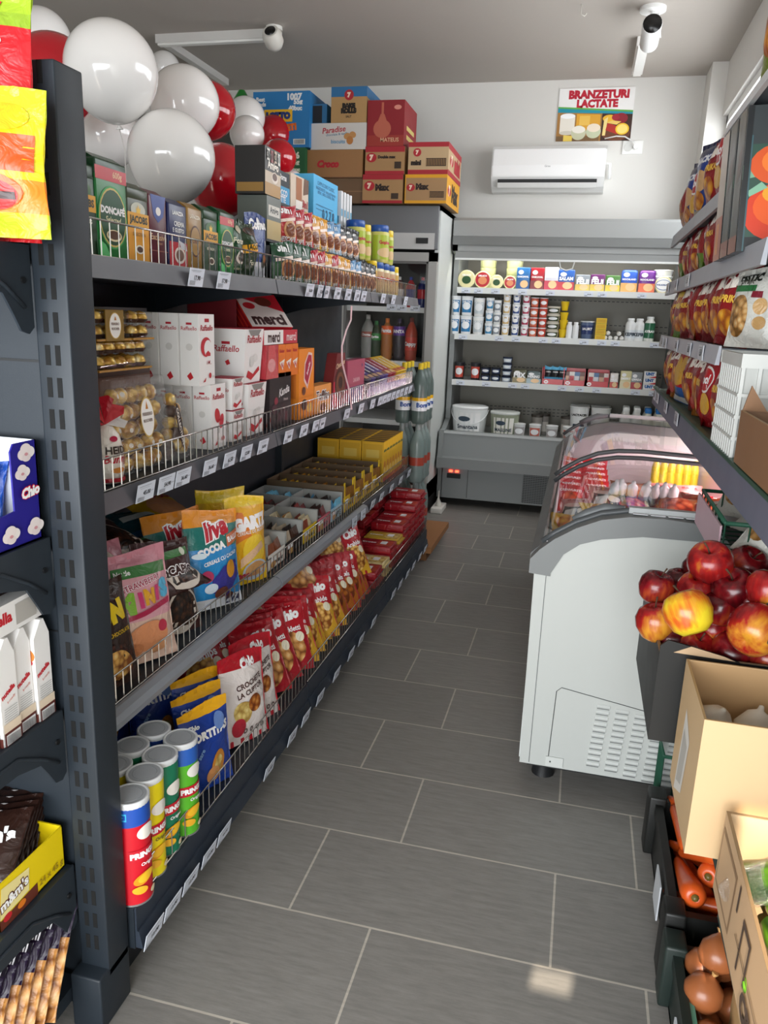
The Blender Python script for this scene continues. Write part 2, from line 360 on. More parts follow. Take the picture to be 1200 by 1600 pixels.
# ------------------------------------------------------------------ air conditioner, sign, socket
ac = empty('air_conditioner', (-.375, YB, 2.26)); tag(ac, 'white wall mounted air conditioner above the dairy fridge', 'air conditioner')
ACW = .40
prof = [(0, .0), (0, .30), (-.17, .30), (-.2, .27), (-.215, .16), (-.205, .09), (-.15, .03), (-.1, 0)]
MB('satin').prism(prof, -ACW, ACW, 0, 'eeeeec').build('housing', ac)
MB('satin').prism([(-.2, .275), (-.205, .275), (-.224, .165), (-.212, .095), (-.205, .1), (-.215, .165)], -ACW+.01, ACW-.01, 0, 'f7f7f6').decals([('t', 'Gree', .5, .3, .05, '8a8d90', {'b': 0})], lambda u, v, e: (-ACW+u*2*ACW, -.2245-e+.018*(v-.5)**2, .11+v*.16), .8, .16).build('front_panel', ac)
m = MB('satin'); m.box(-ACW+.05, ACW-.05, -.2, -.12, .04, .075, '101214')
m.build('air_outlet', ac)
MB('satin').prism([(-.205, .045), (-.212, .05), (-.18, .022), (-.172, .018)], -ACW+.05, ACW-.05, 0, 'f4f4f2').build('louver', ac)
MB('satin').tube([(ACW-.02, -.05, .2), (ACW+.03, -.05, .2), (ACW+.035, -.03, .1)], .012, 'eeeeec').build('pipe_cover', ac)
SX0, SX1, SZ0, SZ1 = -.345, .178, 2.62, 2.97
sg = tag(MB('satin').box(SX0, SX1, YB-.008, YB-.002, SZ0, SZ1, 'f6f4f2').face('F', (SX0, SX1, YB-.008, YB, SZ0, SZ1), [
    ('t', 'BRANZETURI', .53, .88, .80, 'c11531', {'b': 2.2}), ('t', 'LACTATE', .52, .71, .55, 'c11531', {'b': 2.2}),
    ('p', [(0, .63), (1, .52), (1, .57), (.45, .62), (0, .66)], '5fb04a'), ('p', [(0, .55), (1, .50), (1, .535), (0, .63)], '1592a8'),
    ('p', [(0, 0), (1, 0), (1, .50), (0, .55)], 'a9793a'), ('r', 0, 0, .58, .1, '7a5a34'), ('p', [(.6, .0), (1, 0), (1, .5), (.6, .52)], '3b1d12'),
    ('p', [(.26, .2), (.58, .2), (.58, .5), (.26, .52)], 'e2a52e'), ('r', .3, .3, .44, .48, 'f0c256'),
    ('r', .04, .16, .24, .48, 'efe9dc'), ('e', .14, .48, .1, .05, 'ffffff'), ('e', .14, .16, .1, .04, 'd8d2c2'), ('e', .3, .16, .1, .14, 'cfd0b0'), ('e', .3, .22, .09, .07, 'f6f1e4'),
    ('e', .5, .18, .1, .13, 'c9cfae'), ('e', .5, .25, .09, .08, 'f3e3cc'), ('p', [(.1, .0), (.22, 0), (.22, .1), (.1, .12)], 'f1d25c'),
    ('e', .8, .14, .19, .14, '6a3a1e'), ('e', .7, .42, .09, .07, 'f0b92f'), ('p', [(.62, .1), (.66, .1), (.68, .45), (.63, .4)], 'f3d98c'), ('e', .85, .42, .09, .1, '8d1526'), ('e', .78, .44, .05, .06, 'a51c2c'),
    ('p', [(.66, .2), (.82, .12), (.84, .26), (.68, .34)], 'b5281c'), ('p', [(.66, .34), (.8, .3), (.86, .36), (.74, .38)], 'f0c868'), ('e', .88, .22, .09, .11, 'f4c628'), ('e', .88, .22, .07, .085, 'fbe07a')]).build('wall_sign'),
    'white, green and blue poster reading BRANZETURI LACTATE with dairy foods, high on the back wall', 'sign')
so_ = empty('wall_socket', (.2, YB, 2.575)); tag(so_, 'white double wall socket below the cheese poster with a plug in it', 'socket')
MB('satin').box(-.07, .07, -.012, 0, -.045, .045, 'f1f1ee', ch=.003).build('socket_plate', so_)
m = MB('satin'); m.lathe([(.028, 0), (.028, .006)], 'd9d9d5', X=Matrix.Translation((-.03, -.012, 0)) @ Matrix.Rotation(PI/2, 4, 'X')); m.build('outlet', so_)
m = MB('satin'); m.lathe([(.02, 0), (.016, .03)], 'f4f4f2', X=Matrix.Translation((.02, -.012, 0)) @ Matrix.Rotation(PI/2, 4, 'X')); m.tube([(.02, -.04, 0), (.0, -.045, .03), (-.06, -.02, .07), (-.12, -.012, .075), (-.2, -.012, .06)], .005, 'f4f4f2')
m.build('plug', so_)

# ================================================================== GONDOLA
AN = '1f272f'; RAILC = '4a4b50'
XF, XB = -.875, -1.285; SH = [1.437, .997, .540]; BASEZ = .195; BX = -.757
YS = [1.15, 2.17, 3.2, 4.15]
def wires(L, h, step=.029, c='d8d8d6'):
    m = MB('chrome'); n = int(L/step)
    for i in range(n+1):
        y = .008+i*(L-.016)/n; m.tube([(0, y, 0), (0, y, h)], .0015, c, n=4)
    for z in (h, .004): m.tube([(0, .004, z), (0, L-.004, z)], .0022, c, n=5)
    return m.mesh('wire_guard')
def price_card(txt, w=.068, h=.04):
    m = MB('satin'); m.box(-w/2, w/2, -.0012, 0, 0, h, 'dfe6f2'); b = (-w/2, w/2, -.0012, 0, 0, h)
    m.face('F', b, [('t', txt, .55, .48, .42, '20242c', {'b': 1}), ('t', 'LEI/BUC', .86, .5, .16, '555a63', {'b': 0}), ('r', .06, .86, .75, .88, '777c86')]+[('r', .06+i*.035, .08, .075+i*.035, .32, '3a3f49') for i in range(9)]+[('r', .06, .80, .6, .815, '9aa0aa')])
    return m.mesh('price_card')
CARDS = {t: price_card(t) for t in ('12.00', '6.50', '17.90', '45.00', '28.50', '36.60', '54.90', '4.99')}
def rail_profile(kind):
    if kind == 'round': return [(0, .0), (.012, -.004), (.024, .006), (.028, .022), (.022, .036), (.008, .042), (0, .042)]
    return [(0, 0), (.012, 0), (.004, .04), (0, .04)]
guards = {i: wires(YS[i+1]-YS[i]-.01, .068) for i in range(3)}
cardspec = {  # shelf level -> y positions (world) of price cards
    0: [1.66, 1.80, 2.42, 2.53, 2.58, 2.71, 2.84, 2.96, 3.05, 3.36, 3.55, 3.80],
    1: [1.415, 1.50, 1.575, 1.71, 1.82, 1.925, 2.04, 2.24, 2.38, 2.50, 2.56, 2.86, 3.06, 3.24, 3.37, 3.45, 3.53, 3.62, 3.71, 3.80, 3.90, 4.0],
    2: [2.97, 3.10, 3.30, 3.46, 3.66, 3.86, 4.06],
    3: [1.185, 1.262, 1.342, 1.432, 1.512, 1.80, 1.98, 2.10, 2.24, 2.42, 2.60, 2.74, 2.93, 3.28, 3.42, 3.58, 3.72, 3.88, 4.02]}
for i in range(3):
    y0, y1 = YS[i], YS[i+1]; L = y1-y0
    u = empty('shelving_unit', (XB, y0, 0)); tag(u, ['nearest of the dark aisle shelving units, holding coffee packs above and chip cans below', 'middle one of the three dark shelving units, holding red snack bags at the bottom', 'farthest of the three dark shelving units, ending at the water bottle stack'][i], 'shelving unit', 'shelving units along the left of the aisle')
    MB('powder').box(-.03, 0, 0, L, 0, 1.60, AN).build('back_panel', u)
    m = MB('powder'); m.box(0, .03, -.0, .03, 0, 1.60, AN)
    for k in range(26): m.box(.03, .0306, .010, .013, .2+k*.05, .232+k*.05, '06080a')
    m.build('upright', u)
    bs = MB('powder').box(0, BX-XB-.004, 0.001, L-.001, BASEZ-.095, BASEZ, AN).box(0, BX-XB-.05, .01, L-.01, 0, BASEZ-.095, '15191e').build('base_shelf', u)
    for lv in range(4):
        if lv < 3:
            z = SH[lv]; xf = XF
            s = MB('powder').box(0, xf-XB, .002, L-.002, z-.028, z, AN).prism([(0.03, z-.028), (xf-XB-.01, z-.028), (xf-XB-.01, z-.04), (.12, z-.075), (.03, z-.10)], .004, .007, 1, AN).build('shelf', u)
        else: z = BASEZ; xf = BX; s = bs
        kind = 'round' if lv == 2 and i < 2 else 'flat'
        rm = MB('satin').prism(rail_profile(kind), .004, L-.004, 1, ('8d929a' if kind == 'round' else '55565c') if lv < 3 else '2c3440', 'gloss' if kind == 'round' else None, X=Matrix.Translation((xf-XB, 0, z-.036 if lv < 3 else z-.094)) @ Matrix.Scale(1 if lv < 3 else 1.0, 4))
        if lv == 3: rm.box(xf-XB-.004, xf-XB, .004, L-.004, z-.094, z, '2c3440')
        rm.build('price_rail', s)
        put('wire_guard', guards[i], s, (xf-XB-.006, .005, z))
        for cy in cardspec[lv]:
            if y0+.034 < cy < y1-.034:
                t = '12.00' if lv == 3 and cy < 1.5 else random.Random(cy*100+lv).choice(list(CARDS))
                tilt = math.atan2(.008, .04)
                if lv == 3: loc = (xf-XB+.0145, cy-y0, z-.097); 
                else: loc = (xf-XB+.0145, cy-y0, z-.036)
                if kind == 'round': loc = (xf-XB+.03, cy-y0, z-.034)
                put('price_card', CARDS[t], s, loc, (tilt if kind == 'flat' else 0, 0, PI/2))

# end display facing the camera
ed = empty('end_display_unit', (-1.3, 1.11, 0)); tag(ed, 'dark grey end display shelving facing the camera at the left edge', 'shelving unit')
EX = -.83+1.3; EY = 1.075-1.11
MB('powder').box(-.47, EX, -.02, .0, 0, 1.69, AN).box(-.47, EX, -.0215, -.02, 1.262, 1.266, '0a0d10').box(-.47, EX, -.0215, -.02, .8, .803, '0a0d10').build('back_panel', ed)
m = MB('powder'); m.box(EX, EX+.06, EY, EY+.068, .10, 1.692, AN, ch=.003); m.box(EX-.004, EX+.06, EY-.03, EY+.068, 0, .12, AN, ch=.004)
for k in range(31):
    z = .16+k*.05
    if z < 1.67:
        for xx in (.014, .032): m.box(EX+xx, EX+xx+.009, EY-.0006, EY, z, z+.031, '020304', 'matte')
m.build('upright', ed)
for z in (1.437, .975, .657, .338, .085):
    s = MB('powder').box(-.47, EX-.006, EY-.5, EY, z-.03, z, AN).build('shelf', ed)
    if z > .1:
        pl = [(EY, z+.002), (EY-.5, z+.002), (EY-.5, z-.045), (EY-.12, z-.055), (EY-.065, z-.07), (EY-.045, z-.1), (EY-.03, z-.125), (EY-.012, z-.13), (EY, z-.12)]
        MB('powder').prism(pl, EX-.006, EX-.002, 0, '252d35').tube([(EX-.001, EY-.5, z-.02), (EX-.001, EY-.12, z-.026), (EX-.001, EY-.06, z-.06), (EX-.001, EY-.02, z-.09)], .0035, '252d35').lathe([(.005, 0), (.005, .003)], '0a0c0f', n=10, X=Matrix.Translation((EX-.002, EY-.02, z-.05)) @ Matrix.Rotation(PI/2, 4, 'Y')).build('bracket', s)

# ================================================================== FRIDGES AT THE BACK
GX0, GX1, GY = -1.66, -.97, 5.2
dk = empty('drinks_fridge', ((GX0+GX1)/2, GY, 0)); tag(dk, 'tall drinks fridge with a pale grey door frame beside the open dairy fridge', 'fridge', 'tall drinks fridges along the back wall')
def tall_fridge(o, W, side='d5d9d6'):
    h = 2.04; d = .72; w2 = W/2
    m = MB('satin'); m.box(-w2, -w2+.03, .04, d, .1, h, side).box(w2-.03, w2, .04, d, .1, h, side).box(-w2, w2, d-.03, d, .1, h, '1a1c1e').box(-w2, w2, .04, d, h-.03, h, '55585a').box(-w2, w2, .04, d, .1, .22, '1a1c1e')
    m.box(-w2, w2, .08, d-.05, 0, .1, '111214'); m.build('body', o)
    m = MB('satin'); m.box(-w2+.01, w2-.01, 0.01, .05, h-.27, h-.004, '6d6f72', ch=.004).box(-w2+.012, w2-.03, .004, .011, h-.27, h-.17, 'c2c3c2').box(w2-.15, w2-.07, -.002, .004, h-.235, h-.2, '1a1b1d'); m.build('header', o)
    f = MB('satin'); z0, z1 = .14, h-.29
    for a, b, c, e in ((-w2+.005, -w2+.06, z0, z1), (w2-.06, w2-.005, z0, z1), (-w2+.005, w2-.005, z1-.055, z1), (-w2+.005, w2-.005, z0, z0+.06)): f.box(a, b, -.0, .035, c, e, 'a9a9a6')
    for a, b, c, e in ((-w2+.06, -w2+.075, z0+.06, z1-.055), (w2-.075, w2-.06, z0+.06, z1-.055), (-w2+.06, w2-.06, z1-.07, z1-.055)): f.box(a, b, .006, .03, c, e, '6f6f6d')
    dd = f.build('door', o); MB().box(-w2+.06, w2-.06, .016, .02, z0+.06, z1-.055, 'glass').build('door_glass', dd)
    sh = []
    for z in (.24, .64, 1.045, 1.40):
        s = MB('satin').box(-w2+.03, w2-.03, .06, d-.04, z-.012, z, 'c5c8c8').box(-w2+.03, w2-.03, .052, .06, z-.03, z+.004, 'dfe3e3').build('shelf', o); sh.append(s)
    return sh
shs = tall_fridge(dk, GX1-GX0)
for px, i in ((612, 0), (628, 0), (649, 1)):
    q = at(px, 476, 1, GY+.05); put('price_card', CARDS['6.50'], shs[3], (q.x-(GX0+GX1)/2, .05, 1.38))
dk2 = empty('drinks_fridge', (-2.1, 5.22, 0)); tag(dk2, 'second tall fridge under the blue snack carton, mostly behind the shelving', 'fridge', 'tall drinks fridges along the back wall')
tall_fridge(dk2, .84)

# open dairy fridge
DX0, DX1, DY = -.955, .62, 5.5
df = empty('dairy_fridge', ((DX0+DX1)/2, DY, 0)); tag(df, 'grey open fronted dairy fridge with five lit levels across the back wall', 'fridge')
W2 = (DX1-DX0)/2; G1 = '8a8e8e'
m = MB('satin'); sp = [(.0, .28), (-.02, .33), (.02, .56), (.10, .56), (.26, .62), (.26, 1.78), (.17, 1.80), (.17, 2.0), (.2, 2.02), (.78, 2.02), (.78, .06), (.05, .06), (.05, .28)]
for a, b in ((-W2, -W2+.035), (W2-.035, W2)): MB('satin').prism(sp, a, b, 0, '8d9191').build('side_panel', df)
m = MB('satin'); m.prism([(.0, .30), (-.025, .31), (-.025, .36), (.0, .38), (.03, .535), (.05, .555), (.09, .555), (.09, .53), (.06, .50), (.06, .30)], -W2, W2, 0, G1)
m.box(-W2, W2, -.032, -.02, .295, .37, '8a8d8d'); m.box(-W2+.03, W2-.03, .022, .03, .54, .556, 'c9cccc'); m.build('front_bumper', df)
m = MB('satin'); m.box(-W2+.03, W2-.03, .05, .07, .06, .30, '8b8f8f').box(-W2+.22, -W2+.225, .047, .05, .07, .29, '5b5e5e')
for k in range(17): m.box(-W2+.62, -W2+1.02, .046, .05, .075+k*.0125, .082+k*.0125, '17191a')
for k in range(24): m.box(-W2+.62+k*.0167, -W2+.625+k*.0167, .0445, .046, .075, .285, '6f7272')
m.build('base_panel', df)
m = MB('satin'); m.box(-W2+.07, -W2+.17, .042, .05, .21, .245, '0c0d0e').build('thermostat', df)
rl = bpy.data.materials.new('red_display'); rl.use_nodes = True; rl.node_tree.nodes['Principled BSDF'].inputs['Emission Color'].default_value = (1, .05, .02, 1); rl.node_tree.nodes['Principled BSDF'].inputs['Emission Strength'].default_value = 8; rl.node_tree.nodes['Principled BSDF'].inputs['Base Color'].default_value = (.5, .02, .01, 1); MC[('redled', 'gloss')] = rl
MB().box(-W2+.085, -W2+.11, .04, .043, .255, .27, 'redled').box(-W2+.13, -W2+.155, .04, .043, .255, .27, 'redled').build('display', df)
m = MB('satin'); m.prism([(.17, 1.88), (.155, 1.90), (.155, 2.0), (.18, 2.02), (.5, 2.02), (.5, 1.98), (.2, 1.98), (.2, 1.80), (.17, 1.80)], -W2+.0, W2, 0, '9c9e9d').box(-W2, W2, .150, .156, 1.84, 1.895, '747675').box(-W2+.02, W2-.02, .175, .19, 1.755, 1.80, '8f9190').box(-W2+.02, W2-.02, .168, .18, 1.742, 1.755, 'e6e8e6')
m.box(-W2+.02, W2-.02, .2, .48, 1.80, 1.82, 'd0d0cc'); m.build('canopy', df)
MB('satin').tube([(-.05, .172, 1.742), (-.04, .172, 1.70), (0, .172, 1.685), (.04, .172, 1.70), (.05, .172, 1.742)], .005, 'c9ccc9').build('curtain_handle', df)
m = MB('satin'); m.box(-W2+.035, W2-.035, .70, .72, .4, 1.82, '8f8b80')
for zz in (1.50, 1.33, 1.29, .99, .965, .68, .655, .63):
    for k in range(46): m.box(-W2+.05+k*.0325, -W2+.07+k*.0325, .6985, .70, zz, zz+.006, '3c3a36')
m.build('back_wall', df)
DS = [1.555, 1.232, .905]; FSY = .24
for z in DS:
    s = MB('satin').box(-W2+.036, W2-.036, FSY, .69, z-.02, z, 'd9dcda').box(-W2+.036, W2-.036, FSY-.01, FSY, z-.035, z+.006, 'e4e7e5').build('shelf', df)
    r = random.Random(z); x = -W2+.1
    while x < W2-.12:
        put('price_card', CARDS[r.choice(list(CARDS))], s, (x, FSY-.0105, z-.034), (0, 0, 0), (.9, 1, .8)); x += r.choice((.09, .12, .19, .26))
MB('satin').box(-W2+.035, W2-.035, .07, .70, .47, .52, 'c3c6c4').build('deck', df)
lt = bpy.data.lights.new('fridge_light', 'AREA'); lt.shape = 'RECTANGLE'; lt.size = 1.4; lt.size_y = .03; lt.energy = 4; lt.color = (1, .98, .93)
lo = put('fridge_light', lt, df, (0, .22, 1.795), (math.radians(20), 0, 0))

# ================================================================== SERVE-OVER CHEST COUNTER
CX0, CX1, CY0, CY1 = -.078, .70, 2.11, 4.2
ch = empty('chest_counter', (0, CY0, 0)); tag(ch, 'white chest freezer counter with grey arched trim and curved glass lids', 'freezer'); CL = CY1-CY0
low = [(-.070, .08), (-.076, .67), (-.031, .677), (-.001, .735), (.04, .768), (.095, .788), (.2, .806), (.353, .808), (CX1, .80), (CX1, .08)]
top = [(-.090, .672), (-.090, .712), (-.066, .742), (-.030, .775), (.025, .812), (.089, .842), (.16, .857), (.25, .860), (.363, .853), (CX1, .84), (CX1, .80), (.353, .808), (.2, .806), (.095, .788), (.04, .768), (-.001, .735), (-.031, .677), (-.031, .668)]
m = MB('satin')
MB('satin').prism(low, CL-.03, CL, 1, 'c6c9c5').build('end_panel', ch); m.prism(low, 0, .03, 1, 'b4b7b3')
m.box(-.0435, -.0415, -.0008, 0, .085, .67, '5d6060')
for p in (((.018, .095), (.022, .33)), ): m.tube([(.012, -.0006, .115), (.017, -.0006, .325), (.03, -.0006, .338), (.2, -.0006, .312), (.6, -.0006, .25)], .0012, '4a4d4c', n=4)
m.build('end_panel', ch)
m = MB('satin'); 
for c in range(5):
    for r_ in range(11):
        x = .15+c*.052-.0012*r_; z = .292-c*.007-r_*.0185
        X_ = Matrix.Translation((x, -.001, z)); m.add([(-.018, 0, 0), (.018, 0, 0), (.018, -.006, .0065), (-.018, -.006, .0065), (-.018, 0, .011), (.018, 0, .011)], [(0, 1, 2, 3), (3, 2, 5, 4), (0, 3, 4), (1, 5, 2)], 'cfd2cf', X=X_)
        m.box(-.017, .017, -.0004, 0, -.003, 0, '6f7271', X=X_)
m.build('louvre_grille', ch); MB('satin').box(.005, .055, -.004, 0, .085, .115, 'c2c5c1').box(.016, .02, -.006, -.004, .098, .102, '2a2c2c').build('corner_plate', ch)
m = MB('satin')
m.prism(top, -.004, .05, 1, '717474'); m.prism(top, CL-.05, CL+.004, 1, '717474')
m.prism([(-.092, .668), (-.092, .714), (-.06, .748), (-.055, .742), (-.055, .70), (-.07, .668)], .05, CL-.05, 1, '6a6d6d'); m.prism([(.62, .80), (.62, .85), (CX1, .845), (CX1, .80)], .05, CL-.05, 1, '717474')
m.build('arched_frame', ch)
MB('satin').box(-.074, -.05, .03, CL-.03, .08, .67, 'd2d5d2').build('front_panel', ch)
m = MB('satin'); m.box(-.05, -.045, .03, CL-.03, .45, .70, 'c9c2c6').box(.615, .62, .03, CL-.03, .45, .80, 'c9c2c6').box(-.05, .62, .03, CL-.03, .445, .45, 'c9c2c6').box(-.05, .62, .03, .034, .45, .76, 'c9c2c6').box(-.05, .62, CL-.034, CL-.03, .45, .76, 'c9c2c6').box(-.04, .61, .9, .905, .45, .64, 'd8d4d6')
m.build('inner_liner', ch)
for x in (-.0, .6):
    for y in (.1, CL-.1): MB('satin').lathe([(.035, 0), (.03, .03), (.03, .085)], '17181a', n=14, X=Matrix.Translation((x, y, 0))).build('foot', ch)
MB('satin').box(-.05, CX1-.02, .06, CL-.06, .04, .085, '1b1c1d').build('underside', ch)
gp = [(-.062, .752), (-.03, .780), (.025, .817), (.089, .847), (.16, .862), (.25, .866), (.4, .862), (.63, .855)]
def lid(y0, y1, dz, hl):
    o = MB().add([(x, y, z+dz) for x, z in gp for y in (y0, y1)], [(2*i, 2*i+2, 2*i+3, 2*i+1) for i in range(len(gp)-1)], 'glass', smooth=True).build('glass_lid', ch)
    m = MB('satin')
    for y in (y0, y1): MB('satin').tube([(x, y, z+dz) for x, z in gp], .009, '45484a', n=6).build('lid_edge', o)
    hy = y0 if hl else y1
    m = MB('satin'); m.tube([(.015, hy+(.012 if hl else -.012), gp[2][1]+dz+.004), (.05, hy+(.02 if hl else -.02), .838+dz), (.1, hy+(.02 if hl else -.02), .86+dz), (.15, hy+(.012 if hl else -.012), .865+dz)], [.008, .014, .014, .008], '5d6062', n=8)
    m.box(.16, .6, hy-.012, hy+.012, .858+dz, .874+dz, 'a9acac'); m.build('handle', o)
lid(.05, .93, 0, True); lid(.90, CL-.05, .03, False)
m = MB('satin')
for k in range(9): m.box(.17+k*.045, .208+k*.045, -.001+.02, .05, .8605, .862, 'd5d8dc')
m.build('price_strip', ch)
lt = bpy.data.lights.new('counter_light', 'AREA'); lt.shape = 'RECTANGLE'; lt.size = .02; lt.size_y = 1.9; lt.energy = 13; lt.color = (1, .80, .82)
put('counter_light', lt, ch, (.60, CL/2, .80), (0, math.radians(-60), 0)).rotation_euler = (0, math.radians(50), 0)
# ================================================================== GOODS ON THE LONG GONDOLA
FX = -.912
def gx(k, y, z, label, cat, group=None, d=.06, rz=PI/2, x=None, tilt=(0, 0), sc=None):
    return k.stand(((FX if x is None else x)-d/2, y, z+.001), rz, label, cat, group, tilt, sc)
Z1, Z2, Z3, Z4 = SH[0], SH[1], SH[2], BASEZ
# --- top shelf: vacuum bricks of coffee
def brick(w, d, h, body, F, L=(), top=None, name='coffee_pack'):
    m = MB('gloss'); b = (-w/2, w/2, -d/2, d/2, 0, h); m.box(*b, body, ch=.004)
    if top: m.box(-w/2-.0005, w/2+.0005, -d/2-.0005, d/2+.0005, h*.84, h+.0006, top, ch=.004)
    m.prism([(-d/2+.004, h), (d/2-.004, h), (.004, h+.012), (-.004, h+.012)], -w/2+.003, w/2-.003, 0, top or body)
    m.face('F', b, F)
    if L: m.face('L', b, L)
    return m.mesh(name)
def jacobs(w, h, c1, c2, sub):
    return brick(w, .055, h, c1, [('r', 0, 0, 1, .66, c2), ('e', .5, .72, .34, .1, 'c9ccbc' if c1 != c2 else '3f6b3c'), ('p', [(0, .5), (1, .5), (1, .68), (.6, .68), (.5, .75), (.4, .68), (0, .68)], 'e9a821'),
        ('p', [(.42, .68), (.39, .76), (.46, .73), (.5, .79), (.54, .73), (.61, .76), (.58, .68)], 'f3c63a'), ('t', 'JACOBS', .5, .58, .84, '1d2a16', {'b': 1.3}), ('t', sub, .5, .40, .6, 'f4efd8' if c1 == c2 else '8a5c10', {'b': .5}), ('e', .5, .2, .2, .06, 'f2ead6'), ('e', .5, .2, .14, .04, '4a2a14')],
        L=[('r', .1, .1, .9, .5, 'c9b98a')], top=c1)
def doncafe(w, h):
    return brick(w, .06, h, '0f7a35', [('r', 0, .80, 1, .93, 'c9202b'), ('t', '600g', .7, .865, .3, 'f3c9a0', {'b': .8}), ('e', .5, .44, .47, .32, '2ea34f'), ('e', .5, .44, .44, .30, 'd8c06a'), ('e', .5, .44, .41, .28, '0b4d2a'),
        ('t', 'DONCAFÉ', .5, .52, .78, 'ffffff', {'b': 1.8}), ('t', 'Selected', .5, .42, .5, 'f0e9c0', {'b': .5, 's': .2}), ('e', .5, .26, .25, .06, 'f0e2b8'), ('e', .5, .265, .2, .045, '5a3214'), ('p', [(0, .0), (.4, 0), (.2, .16), (0, .2)], '5fd07a')], top='0c3d20')
K = lambda name, me, parts=(): Kind(name, me, parts)
JG = K('coffee_pack', jacobs(.078, .165, '1d3f24', '1d3f24', 'KRÖNUNG')); JY = K('coffee_pack', jacobs(.080, .148, '39452f', 'e8a019', 'SELECTION'))
DC = K('coffee_pack', doncafe(.104, .182)); DC2 = K('coffee_pack', doncafe(.082, .152)); JG2 = K('coffee_pack', jacobs(.076, .146, '1d3f24', '1d3f24', 'KRÖNUNG'))
EXC = K('coffee_pack', brick(.074, .055, .146, '5a1226', [('p', [(.1, 1), (.95, 1), (.8, .72), (.5, .62), (.25, .72)], '1d3f94'), ('e', .52, .78, .14, .06, 'e8e4e0'), ('t', 'Exclusive', .5, .42, .86, 'e0b98c', {'b': .4}), ('t', 'ESPRESSO', .55, .33, .3, 'c99a70', {'b': .4}), ('r', 0, .22, 1, .23, 'a4685a')]))
LVR = K('coffee_pack', brick(.082, .055, .140, '1b2457', [('r', 0, 0, 1, .42, 'c4182c'), ('t', 'LAVAZZA', .5, .86, .6, 'ffffff', {'b': 1.4}), ('t', 'CREMA', .55, .70, .56, 'f2f2f2', {'b': .8}), ('t', 'E GUSTO', .5, .60, .62, 'f2f2f2', {'b': .8}), ('e', .55, .22, .3, .13, 'e9dcd2'), ('e', .55, .22, .22, .09, '6d4a38'), ('p', [(.5, .45), (.9, .40), (.95, .3), (.6, .33)], 'd9dbe2')]))
LVG = K('coffee_pack', brick(.070, .055, .142, '9a7436', [('t', 'LAVAZZA', .5, .86, .7, 'f6efdc', {'b': 1.2}), ('e', .5, .48, .38, .25, '4e2414'), ('e', .5, .48, .34, .22, 'a8803e'), ('t', 'ORO', .5, .48, .45, '6d3a16', {'b': 1.5})]))
row1 = [(JG, 1.338, 'green coffee pack with an orange band, cut by the dark post at the near end'), (DC, 1.428, 'biggest green coffee pack, with a red 600g band, on the top shelf'), (JY, 1.524, 'yellow and dark coffee pack beside the biggest green one'),
 (EXC, 1.603, 'maroon coffee pack with a blue top, right of the yellow one'), (LVR, 1.690, 'navy and red coffee pack on the top shelf'), (LVG, 1.772, 'gold brown coffee pack with a dark ring'),
 (JG2, 1.852, 'small green coffee pack with an orange band, right of the gold brown one'), (DC2, 1.94, 'small green coffee pack with a round emblem and a red top band')]
for k, y, l in row1:
    gx(k, y, Z1, l, 'coffee', 'coffee packs on the top shelf', d=.06)
FAB = K('coffee_bag', bag(.085, .15, .05, [(1, '1a4a2a')], [('t', 'Fortuna', .5, .62, .8, 'e9e4cc', {'b': .8, 's': .3}), ('e', .5, .82, .2, .07, 'c9c2a8'), ('e', .5, .35, .28, .12, 'e9e4d8'), ('e', .5, .35, .2, .08, 'coffee'), ('t', 'rendez-vous', .5, .15, .6, 'd9d2b0')], 3))
JB = K('coffee_bag', bag(.095, .155, .06, [(1, '223c1f')], [('e', .5, .82, .42, .09, 'coffee'), ('p', [(.05, .42), (.95, .52), (.95, .66), (.05, .56)], 'e9a821'), ('t', 'JACOBS', .5, .54, .72, '1d2a16', {'b': 1.2, 'r': 6}), ('t', 'Fortuna', .6, .28, .6, 'e9e4cc', {'b': .6, 's': .3})], 4))
KAF = K('coffee_creamer_bag', bag(.15, .19, .05, [(.3, 'e9eaf0'), (1, '1f3f86')], [('t', 'Coffeeta', .52, .84, .9, 'ffffff', {'b': 1.6, 's': .25, 'r': 4}), ('e', .66, .3, .2, .1, '3a1a12'), ('e', .66, .34, .16, .06, 'a9683c'), ('p', [(.6, .6), (.64, .6), (.72, .45), (.68, .42)], 'f4f0e6')], 5))
gx(FAB, 2.028, Z1, 'dark green soft coffee bag right of the last hard coffee pack', 'coffee', 'coffee packs on the top shelf', d=.05)
gx(JB, 2.12, Z1, 'dark soft coffee bag with beans and a slanting orange band', 'coffee', 'coffee packs on the top shelf', d=.06)
gx(KAF, 2.25, Z1, 'blue and white creamer bag with white script behind the wire on the top shelf', 'creamer', None, d=.07, x=-.935)
g3 = 'sachet bags of instant coffee on the top shelf'
def nes(body, lo, txt, seed, w=.095, h=.125):
    return K('instant_coffee_bag', bag(w, h, .03, [(.5, lo), (1, body)], [('t', txt, .45, .84, .5, 'ffffff', {'b': 1.6}), ('e', .62, .34, .34, .24, 'c99362'), ('e', .62, .34, .25, .17, '7a3f1c'), ('t', 'NESCAFÉ', .5, .12, .8, 'f4f4f4', {'b': 1.2}), ('p', [(.1, .5), (.9, .6), (.9, .68), (.1, .58)], 'f2ded0')], seed))
NR, NG, NY, NB, NK = nes('b3182a', 'c23a3a', '3in1', 1), nes('174a2c', '2c5a34', '3in1', 2), nes('d99a1d', 'e8b53a', '3in1', 3), nes('5f8fb8', 'a5c4d8', '3in1', 4), nes('1d1e22', '2b2b2f', 'Classic', 5)
seq = [(NG, 'green'), (NG, 'green'), (NG, 'green'), (NR, 'red'), (NR, 'red'), (NY, 'golden'), (NR, 'red'), (NY, 'golden'), (NY, 'golden'), (NB, 'pale blue'), (NB, 'pale blue'), (NK, 'black'), (NK, 'black'), (NK, 'black')]
y = 2.39
